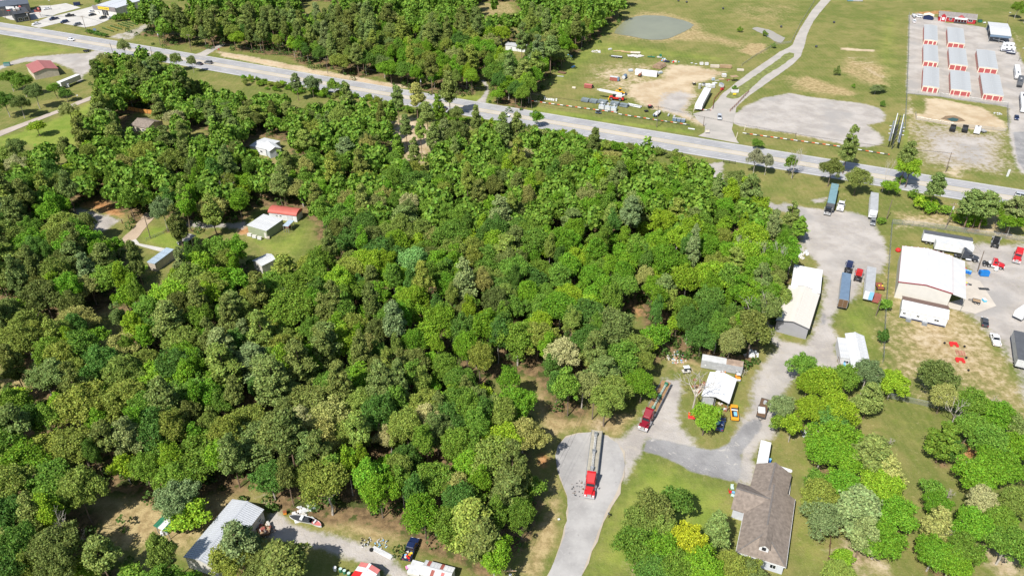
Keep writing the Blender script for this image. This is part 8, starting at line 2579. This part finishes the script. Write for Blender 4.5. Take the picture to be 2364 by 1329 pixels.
 crate_thing('teal_bin', 'teal bin west of the red roofed hall', 'bin', 17, 152, 3.0, 1.8, 1.6, 'teal', .3, 'green')
 utility_trailer('black trailer frame standing in the highway ditch', (206, 116), (192, 118), 2.0, 'black', 'charcoal', .2)
 sign_board('small white sign on the lawn below the lane', (180, 226), 219, .7, .6, 'white', 1)
 crate_thing('stone_chimney', 'brick stub beside the dark wall near the orange fence', 'chimney', 238, 262, .9, .9, 2.2, 'brick', .2, 'beige', feet=False)
 # ---- middle left
 for k, (px, py, lab) in enumerate(((577, 545, 'white chest freezer at the west of the garage wall'), (588, 549, 'white chest freezer in the middle of the garage wall'), (600, 552.5, 'white chest freezer at the east of the garage wall'))):
  crate_thing('chest_freezer', lab, 'freezer', px, py, 1.5, .8, .9, 'white', -.25, 'offwhite', 'freezers along the green garage')
 t = prop('brick_steps', 'brick base beneath the small awning by the green garage', 'steps', 664, 525, -.3)
 for k in range(3):
  MB().box(-.9 + .2 * k, .9, -.7, .7, .25 * k, .25 * k + .25).build('step', P('brick'), t)
 crate_thing('stair_box', 'small wooden box at the corner of the green garage', 'box', 620, 551, .9, .7, .8, 'beige', .2)
 heap('junk_heap', 'white junk in the lane beside the garage drive', 'junk', 483, 520, 12, 1.6, ['white', 'offwhite', 'lightgrey'], 15, (.5, 1.1), .6)
 for k, (px, py, lab) in enumerate(((283, 516, 'nearest dark gate post by the dirt lot'), (298, 505, 'middle dark gate post by the dirt lot'), (305, 500, 'farthest dark gate post by the dirt lot'))):
  p = at(px, py)
  o = MB().box(-.12, .12, -.12, .12, -.1, 1.6).build('gate_post', P('brown'), None, (p.x, p.y, 0))
  tag(o, lab, 'post', 'gate posts of the dirt lot')
 # ---- lower left
 boat('slim white skiff with dark deck at the drive edge', (668, 1190), (722, 1202), 'white', 'charcoal', wd=1.7, trailer_=False, name='skiff')
 t = boat('white and magenta jet ski beside the skiff', (742, 1213), (715, 1199), 'white', 'rose', wd=1.3, trailer_=False, name='jet_ski')
 heap('white_sheets', 'crumpled white sheeting behind the skiff', 'sheeting', 706, 1186, 26, 2.6, ['white', 'offwhite', 'mint'], 21, (.6, 1.4), .25)
 crate_thing('orange_bin', 'small orange bin at the bow of the skiff', 'bin', 658.5, 1186, .7, .6, .8, 'orange', .3, 'rust')
 heap('rubbish_heap', 'heap of white and black rubbish beside the sandy drive', 'rubbish', 844, 1250, 30, 1.3, ['white', 'lightgrey', 'black', 'charcoal'], 22, (.14, .42), .5)
 heap('rubbish_heap', 'heap of blue and grey rubbish beside the metal sheets', 'rubbish', 880, 1254, 34, 1.5, ['lightblue', 'lightgrey', 'black', 'white', 'beige'], 23, (.12, .36), .4)
 t = prop('metal_sheets', 'pile of pale ribbed metal sheets beside the drive', 'metal sheets', 883, 1275, -.52)
 for k in range(5):
  MB().box(-2.5, 2.5, -.5 + .2 * k, -.32 + .2 * k, .05, .16).build('sheet', P('lightgrey'), t)
 MB().box(-2.5, 2.5, -.55, .55, .0, .05).build('base_sheet', P('white'), t)
 p = at(857.5, 1269)
 o = MB().tube((0, 0, 0), (0, 0, .28), .42, .42, 16).tube((0, 0, .28), (0, 0, .285), .22, .22, 12).build('old_tyre', TYRE(), None, (p.x, p.y, .01))
 tag(o, 'old tyre lying at the end of the metal sheets', 'tyre')
 for k, (px, py, lab, c_) in enumerate(((774, 1315, 'grey plastic drum at the head of the drum row', 'lightgrey'), (787, 1318, 'first green drum on the lower lawn', 'teal'), (796, 1322, 'second green drum on the lower lawn', 'mint'), (806, 1328, 'third green drum at the bottom edge', 'teal'))):
  drum_thing('plastic_drum', lab, 'drum', px, py, .85, .36, 'green' if k else c_, 0, 'mint' if k else 'white', 'drums in a row on the lower lawn', False)
 t = prop('toy_car', 'pink and white toy car beside the patched shed', 'toy car', 944, 1310, .4)
 MB().box(-.65, .65, -.38, .38, .15, .5).build('body', P('pink'), t, bevel=.08)
 MB().box(-.25, .3, -.3, .3, .5, .62).build('seat', P('white'), t)
 for x in (-.42, .42):
  for y in (-.38, .38):
   wheel(t, x, y, .17, .12)
 crate_thing('white_trailer_box', 'low white box trailer joined to the patched shed', 'trailer', 961, 1316, 2.6, 3.0, .9, 'offwhite', -.3, 'lightgrey')
 t = utility_trailer('small trailer heaped with brown junk beside the long building', (624, 1224), (599, 1226), 2.0, 'brown', 'wood', .4)
 heap('junk_load', 'brown and white junk piled on the small trailer', 'junk', 611, 1222, 20, 1.4, ['brick', 'offwhite', 'brown', 'beige'], 25, (.4, 1.0), .5).location.z = .72
 t = prop('well_house', 'white tank under the garden shed roof', 'tank', 380, 1232, .4)
 MB().box(-.7, .7, -.5, .5, 0, .9).build('body', P('white'), t, bevel=.1)
 MB().box(-.5, .5, -.3, .3, .9, 1.1).build('cap', P('lightgrey'), t)
 p = at(388, 1199, 2.85)
 # ---- yard of the open shed
 t, L, c, rz = van_trailer('old grey trailer body with rusty roof and faded white lettering', (1716, 840.5), (1621.5, 823.5), None, 2.75, 'grey', 'lightgrey', name='trailer_body', group=None, sits=True)
 mk = MB()
 rnd = random.Random(4)
 for k in range(13):     # faded arched lettering, no longer legible
  if k == 5 or k == 7:
   continue
  x = -1.9 + .42 * k
  z = 1.95 - .045 * (k - 6) ** 2 * .35
  hh = .28 if k != 6 else .22
  mk.box(x - .13, x - .07, -1.345, -1.335, z - hh / 2, z + hh / 2)
  mk.box(x - .13, x + .1, -1.345, -1.335, z + hh / 2 - .06, z + hh / 2)
  if k % 2:
   mk.box(x - .07, x + .1, -1.345, -1.335, z - .03, z + .03)
  if k % 3 == 0:
   mk.box(x + .05, x + .1, -1.345, -1.335, z - hh / 2, z + hh / 2)
 mk.build('faded_lettering', P('white'), t)
 MB().box(1.0, L / 2 - .02, -1.31, 1.31, 2.751, 2.765).build('rust_patch', mat('rusty_sheet', (.36, .27, .21), .9, 0, .35, .6), t)
 for x in (-4.2, 4.0):
  MB().tube((x, -1.36, 1.2), (x, -1.32, 1.2), .22, .22, 14).build('painted_disc', P('white'), t)
 t = prop('golf_cart', 'white golf cart parked on the weeds', 'golf cart', 1583.5, 859, .15)
 MB().box(-1.1, 1.1, -.6, .6, .3, .7).build('body', P('offwhite'), t, bevel=.1)
 MB().box(-.5, .1, -.55, .55, .7, 1.0).build('seat', P('charcoal'), t, bevel=.05)
 MB().box(-.9, .8, -.62, .62, 1.85, 1.95).build('canopy', P('white'), t, bevel=.05)
 for x in (-.8, .7):
  for y in (-.55, .55):
   MB().box(x - .03, x + .03, y - .03, y + .03, .7, 1.85).build('strut', P('black'), t)
   wheel(t, x, y * 1.05, .25, .18)
 heap('debris_heap', 'scattered white and pink debris in the weedy yard', 'debris', 1563, 826, 60, 2.6, ['white', 'offwhite', 'lightblue', 'rose', 'beige', 'lightgrey'], 31, (.2, .65), .12)
 t = prop('orange_truck', 'orange flat topped truck cab with open bay', 'truck', 1694, 958, 1.42)
 om = mat('safety_orange', (.68, .30, .025), .45, 0, .1, 1)
 MB().box(-2.5, 2.3, -.95, .95, .5, 1.15).build('body', om, t, bevel=.1)
 MB().box(1.0, 2.1, -.85, .85, 1.15, 1.75).build('cab', om, t, bevel=.1)
 MB().box(.85, 1.0, -.75, .75, 1.2, 1.65).build('window', GLASS(), t)
 MB().box(-1.9, .4, -.7, .7, 1.13, 1.17).build('bay_floor', P('black'), t)
 MB().box(-1.6, -.3, -.5, .3, 1.17, 1.55).build('engine', P('lightblue'), t, bevel=.08)
 MB().box(.45, .75, -.75, .75, 1.15, 1.35).build('light_bar', P('white'), t)
 for x in (-1.6, 1.5):
  for y in (-.9, .9):
   wheel(t, x, y, .4, .25)
 t = prop('red_hood', 'red car bonnet lying on the yard grass', 'bonnet', 1596.5, 960, 1.35)
 MB().extr([(-1.2, .1), (-.9, .35), (.5, .5), (1.1, .3), (1.1, .1)], -.85, .85).build('panel', mat('bonnet_red', (.6, .03, .03), .3, 0, .1, .8), t, bevel=.1)
 MB().box(1.08, 1.2, -.7, .7, .1, .3).build('grille', P('white'), t)
 MB().box(-.3, .4, -.3, .3, .46, .56).build('scoop', P('charcoal'), t)
 t = prop('forklift', 'small orange and white forklift at the trailer end', 'forklift', 1702, 876, 1.5)
 MB().box(-1.0, .7, -.6, .6, .35, 1.2).build('body', P('orange'), t, bevel=.1)
 MB().box(-1.1, -.6, -.6, .6, .4, 1.0).build('counterweight', P('white'), t, bevel=.08)
 MB().box(-.6, .4, -.55, .55, 1.95, 2.05).build('roof_guard', P('lightgrey'), t)
 MB().box(.75, .85, -.5, -.4, .1, 2.2).box(.75, .85, .4, .5, .1, 2.2).build('mast', P('charcoal'), t)
 for y in (-.3, .3):
  MB().box(.85, 1.9, y - .07, y + .07, .1, .16).build('fork', P('charcoal'), t)
 for x in (-.6, .5):
  for y in (-.6, .6):
   wheel(t, x, y, .32, .22)
 heap('shed_junk', 'machine parts piled before the mouth of the open shed', 'junk', 1657, 944, 36, 2.4, ['charcoal', 'rust', 'lightgrey', 'white', 'black', 'beige'], 35, (.3, 1.0), .5)
 heap('shed_junk', 'orange and dark junk between shed and old trailer', 'junk', 1671, 868, 20, 2.2, ['orange', 'rust', 'navy', 'lightgrey', 'rose'], 36, (.3, 1.0), .6)
 heap('shed_junk', 'planks and scrap piled on the west side of the open shed', 'junk', 1612, 890, 24, 2.6, ['brown', 'rust', 'beige', 'wood'], 37, (.4, 1.5), .3)
 drum_thing('blue_drum', 'blue tank standing beneath the lime tree', 'drum', 1655, 985, 1.5, .6, 'lightblue', 0, 'lightblue', None, False)
 t = utility_trailer('flat trailer with a white load on the grey drive', (1756, 962), (1768, 921), 2.1, 'charcoal', 'brown', .0)
 p = at(1758, 948, .8)
 o = MB().box(-1.0, 1.0, -.85, .85, 0, .6).build('white_load', P('white'), None, (p.x, p.y, .78), t.rotation_euler.z + .2, bevel=.1)
 tag(o, 'white cover lying over the load of the flat trailer', 'cover')
 p = at(1766, 930, .8)
 o = MB().tube((0, 0, 0), (0, 0, .7), .5, .4, 10).build('grey_barrel', P('grey'), None, (p.x, p.y, .78))
 tag(o, 'grey barrel riding at the back of the flat trailer', 'barrel')
 van_trailer('white cargo trailer on the grey drive above the house', (1760, 1068), (1769, 1018), None, 2.6, 'white', 'white', name='cargo_trailer', group=None, wdt=2.3, floor=.6, doors='white')
 heap('white_slabs', 'white broken slabs at the end of the old trailer', 'rubble', 1735, 818, 14, 1.9, ['white', 'offwhite'], 41, (.6, 1.4), .2)
 heap('white_slabs', 'white rubble heap at the edge of the truck yard', 'rubble', 1849, 588, 14, 2.6, ['white', 'offwhite', 'lightgrey'], 42, (.6, 1.6), .2)
 heap('garden_junk', 'grey junk under the lime trees beside the house lawn', 'junk', 1858, 1003, 18, 1.5, ['lightgrey', 'grey', 'white', 'charcoal'], 43, (.3, .9), .4)
 heap('dirt_clods', 'dark dirt clods scattered on the paving beside the bright red truck', 'dirt', 1342, 1128, 45, 2.6, ['charcoal', 'darkgrey', 'brown'], 61, (.12, .38), .0)
 # ---- around the house
 boat('white canoe leaning along the east wall of the house', (1822, 1108), (1818, 1140), 'white', 'offwhite', wd=.95, trailer_=False, name='canoe')
 stack('white_boards', 'white boards lying behind the house', 'boards', 1802, 1081, 3, 5.0, .7, .12, 'white', -.45, across=3)
 drum_thing('blue_bin', 'blue bin beside the white cargo trailer', 'bin', 1776, 1067, 1.1, .35, 'blue', 0, 'lightblue', None, False)
 for k, (px, py, c_, lab) in enumerate(((1690, 1128, 'mint', 'pale green lawn chair by the west wing'), (1686, 1137, 'red', 'red lawn chair by the west wing'), (1692, 1138, 'lightblue', 'blue lawn chair by the west wing'), (1691, 1145, 'mint', 'green lawn chair nearest the porch'))):
  t = prop('lawn_chair', lab, 'chair', px, py, k * 1.4, 'lawn chairs by the house')
  MB().box(-.35, .35, -.35, .35, .3, .38).build('seat', P(c_), t)
  MB().bar((0, .34, .38), (0, .55, 1.0), .65, .06).build('backrest', P(c_), t)
  for x in (-.3, .3):
   for y in (-.3, .3):
    MB().box(x - .03, x + .03, y - .03, y + .03, 0, .3).build('leg', P(c_), t)
 t = prop('porch_grill', 'dark grill on the porch side of the house', 'grill', 1703, 1190, .3)
 MB().box(-.6, .6, -.35, .35, .5, 1.0).build('body', P('charcoal'), t, bevel=.08)
 MB().box(-.55, .55, -.3, .3, 1.0, 1.25).build('lid', P('silver'), t, bevel=.1)
 for x in (-.5, .5):
  MB().box(x - .04, x + .04, -.3, .3, 0, .5).build('leg', P('black'), t)
 t = prop('mailbox', 'dark mailbox on a post at the street edge', 'mailbox', 1405, 1194, .3)
 MB().box(-.06, .06, -.06, .06, 0, 1.1).build('post', P('brown'), t)
 MB().extr([(-.14, 1.1), (.14, 1.1), (.14, 1.3), (.08, 1.38), (-.08, 1.38), (-.14, 1.3)], -.28, .28).build('box', P('charcoal'), t)
 # ---- workshop yard things
 for px, py, lab in ((2201.5, 797, 'upper red truck bonnet lying on the field'), (2216, 833.5, 'lower red truck bonnet lying on the field')):
  t = prop('truck_bonnet', lab, 'bonnet', px, py, -.22, 'red truck bonnets on the field')
  MB().extr([(-1.15, .05), (-1.0, .6), (.9, .65), (1.15, .3), (1.15, .05)], .1, .95, 'y').build('shell', mat('bonnet_red', (.6, .03, .03)), t, bevel=.08)
  MB().box(-1.15, -.45, -.75, .12, .05, .5).build('fender', mat('bonnet_red', (.6, .03, .03)), t, bevel=.08)
  MB().box(.45, 1.15, -.75, .12, .05, .5).build('fender', mat('bonnet_red', (.6, .03, .03)), t, bevel=.08)
 t = prop('steel_grid', 'rusty steel grid frame between the two red bonnets', 'frame', 2217, 815, -.25)
 for k in range(4):
  MB().box(-1.1, 1.1, -1.0 + .66 * k - .04, -1.0 + .66 * k + .04, .02, .1).build('bar', P('rose'), t)
  MB().box(-1.1 + .73 * k - .04, -1.1 + .73 * k + .04, -1.0, 1.0, .1, .18).build('bar', P('rose'), t)
 for k, (px, py, lab) in enumerate(((2180, 793, 'small black block west of the upper bonnet'), (2226, 801, 'small black block east of the upper bonnet'), (2230, 827, 'small black block east of the lower bonnet'), (2235, 856, 'small black block south of the lower bonnet'))):
  crate_thing('black_block', lab, 'block', px, py, .45, .5, .5, 'black', .5, None, 'black blocks on the field', feet=False)
 t = prop('blue_dumpster', 'large blue dumpster with open lid behind the workshop', 'dumpster', 2270, 635, -.12)
 bm_ = mat('dumpster_blue', (.015, .17, .50), .5, 0, .12, .8)
 MB().extr([(-.9, .15), (.9, .15), (1.05, 1.3), (.4, 1.75), (-.9, 1.75)], -1.3, 1.3, 'x').build('body', bm_, t)
 MB().box(-.2, 1.1, .0, .9, 1.5, 1.58).build('lid', P('navy'), t)
 for x in (-1.4, 1.32):
  MB().box(x, x + .08, -.3, .3, .6, .9).build('lift_pocket', P('navy'), t)
 for k, (px, py, lab) in enumerate(((2226, 628, 'pale blue drum beside the workshop wall'), (2232, 630, 'blue drum next to the pale one'), (2238, 632, 'blue drum at the end of the row'))):
  drum_thing('blue_drum', lab, 'drum', px, py, 1.0, .45, 'blue' if k else 'lightblue', 0, 'lightblue', 'blue drums by the workshop', False)
 t = prop('red_hood', 'magenta red bonnet beside the blue drums', 'bonnet', 2223, 622.5, 0)
 MB().extr([(-1.0, .05), (-.8, .7), (0, 1.0), (.8, .7), (1.0, .05)], -.6, .6).build('shell', P('red'), t, bevel=.08)
 t = prop('red_hood', 'red arched bumper on the grass behind the workshop', 'bonnet', 2145, 560, -.15)
 for k in range(6):
  a0, a1 = math.pi * k / 6, math.pi * (k + 1) / 6
  MB().bar((-math.cos(a0) * 1.3, 0, .2 + .7 * math.sin(a0)), (-math.cos(a1) * 1.3, 0, .2 + .7 * math.sin(a1)), .5, .25).build('arch', P('red'), t)
 t = prop('red_hood', 'red bonnet peeking out west of the workshop', 'bonnet', 2072.5, 580, .3)
 MB().sphere((0, 0, .5), .9, 10, 0, .8).build('shell', P('red'), t)
 MB().box(-.5, .5, -.5, .5, 0, .3).build('base', P('darkred'), t)
 for k, (px, py, lab) in enumerate(((2283, 611, 'first pale round tank before the broadside red tractor'), (2292, 616, 'second pale round tank before the broadside red tractor'), (2299, 624, 'third pale round tank nearest the camera'))):
  drum_thing('round_tank', lab, 'tank', px, py, 1.3, .62, 'lightgrey', .9, 'white', 'pale round tanks in the workshop yard')
 heap('parts_heap', 'blue red and yellow parts heap at the workshop corner', 'parts', 2229, 656, 14, 1.2, ['lightblue', 'red', 'yellow', 'charcoal', 'galv'], 51, (.4, .9), .6)
 t = prop('pallet_grid', 'dark steel grating lying on the dirt yard', 'grating', 2271, 667, -.1)
 for k in range(7):
  MB().box(-1.5, 1.5, -.55 + .18 * k - .03, -.55 + .18 * k + .03, .03, .1).build('bar', P('charcoal'), t)
 for k in range(5):
  MB().box(-1.5 + .74 * k - .04, -1.5 + .74 * k + .04, -.6, .6, .1, .16).build('cross_bar', P('charcoal'), t)
 t = utility_trailer('small equipment trailer with a wooden deck on the dirt yard', (2246, 692), (2263, 696), 1.7, 'charcoal', 'wood', .15)
 crate_thing('blue_parts', 'bright blue machine part beside the small trailer', 'machine', 2271.5, 695, .8, 1.3, .7, 'cyan', .1, 'white')
 t = prop('rusty_rig', 'rusty machine deck with yellow hubs beside the weathered trailer', 'machine', 2029, 664, 1.45)
 MB().box(-1.8, 1.8, -1.0, 1.0, .5, .9).build('deck', P('rust'), t, bevel=.05)
 MB().box(-1.2, .4, -.7, .7, .9, 1.3).build('housing', P('brick'), t, bevel=.1)
 for y in (-.5, .5):
  MB().tube((-.9, y, 1.3), (-.9, y, 1.5), .28, .28, 10).build('hub', P('yellow'), t)
 for y in (-1.05, 1.05):
  wheel(t, -1.3, y, .5, .3)
  wheel(t, 1.2, y, .5, .3)
 utility_trailer('rusty flat trailer behind the yellow hubbed machine', (2027, 678), (2021, 697), 2.0, 'brick', 'brick', .1)
 t = prop('swing_gate', 'dark pipe gate lying at the white gravel entrance', 'gate', 1683, 377, -.35)
 for z in (.3, .7, 1.1):
  MB().tube((-2.4, 0, z), (2.4, 0, z), .05, n=6).build('rail', P('black'), t)
 for x in (-2.4, 0, 2.4):
  MB().tube((x, 0, 0), (x, 0, 1.3), .07, n=6).build('post', P('black'), t)
 t = prop('stop_sign', 'red octagonal stop sign at the side road mouth', 'sign', 507, 125, .6)
 MB().tube((0, 0, 0), (0, 0, 2.9), .06, .06, 6).build('post', P('galv'), t)
 MB().tube((0, -.06, 2.6), (0, -.02, 2.6), .55, .55, 8).build('plate', P('red'), t)
 text_part('STOP', t, (0, -.075, 2.6), .34, 'white')
 crate_thing('green_bale', 'two dark tanks on the far pasture by the top edge', 'tank', 1975, 3, 9.0, 2.2, 2.2, 'grey', -.05, 'charcoal')
 crate_thing('teal_trough', 'teal trough at the top edge of the pasture', 'trough', 1962, 3, 3.6, 2.0, 1.4, 'teal', 0, 'mint')
 for k, (px, py) in enumerate(((1566, 4), (1585, 7), (1669, 22), (1803, 64), (1884, 110), (1925, 54))):
  p = at(px, py)
  o = MB().sphere((0, 0, .7), .8, 8, 0, .8).box(-.5, -.4, -.1, .1, 0, .4).box(.4, .5, -.1, .1, 0, .4).build('hay_stub', P('charcoal'), None, (p.x, p.y, 0))
  tag(o, 'small dark lump standing in the pasture grass', 'stump', 'dark lumps in the pasture')
 crate_thing('white_pad', 'white bag lying on the verge beside the street', 'bag', 1290, 1199, .5, .4, .3, 'white', .3, None, feet=False)
 for k, (px, py) in enumerate(((2056, 292), (2055, 300), (2053, 309), (2086, 296), (2085, 304), (2084, 313))):
  crate_thing('ground_light', 'small white floodlight in the grass beside the billboard', 'floodlight', px, py, .9, .5, .35, 'white', .2, None, 'billboard floodlights', feet=False)

build_trees()
build_ground()
build_roads()
build_buildings()
build_vehicles()
build_yard()
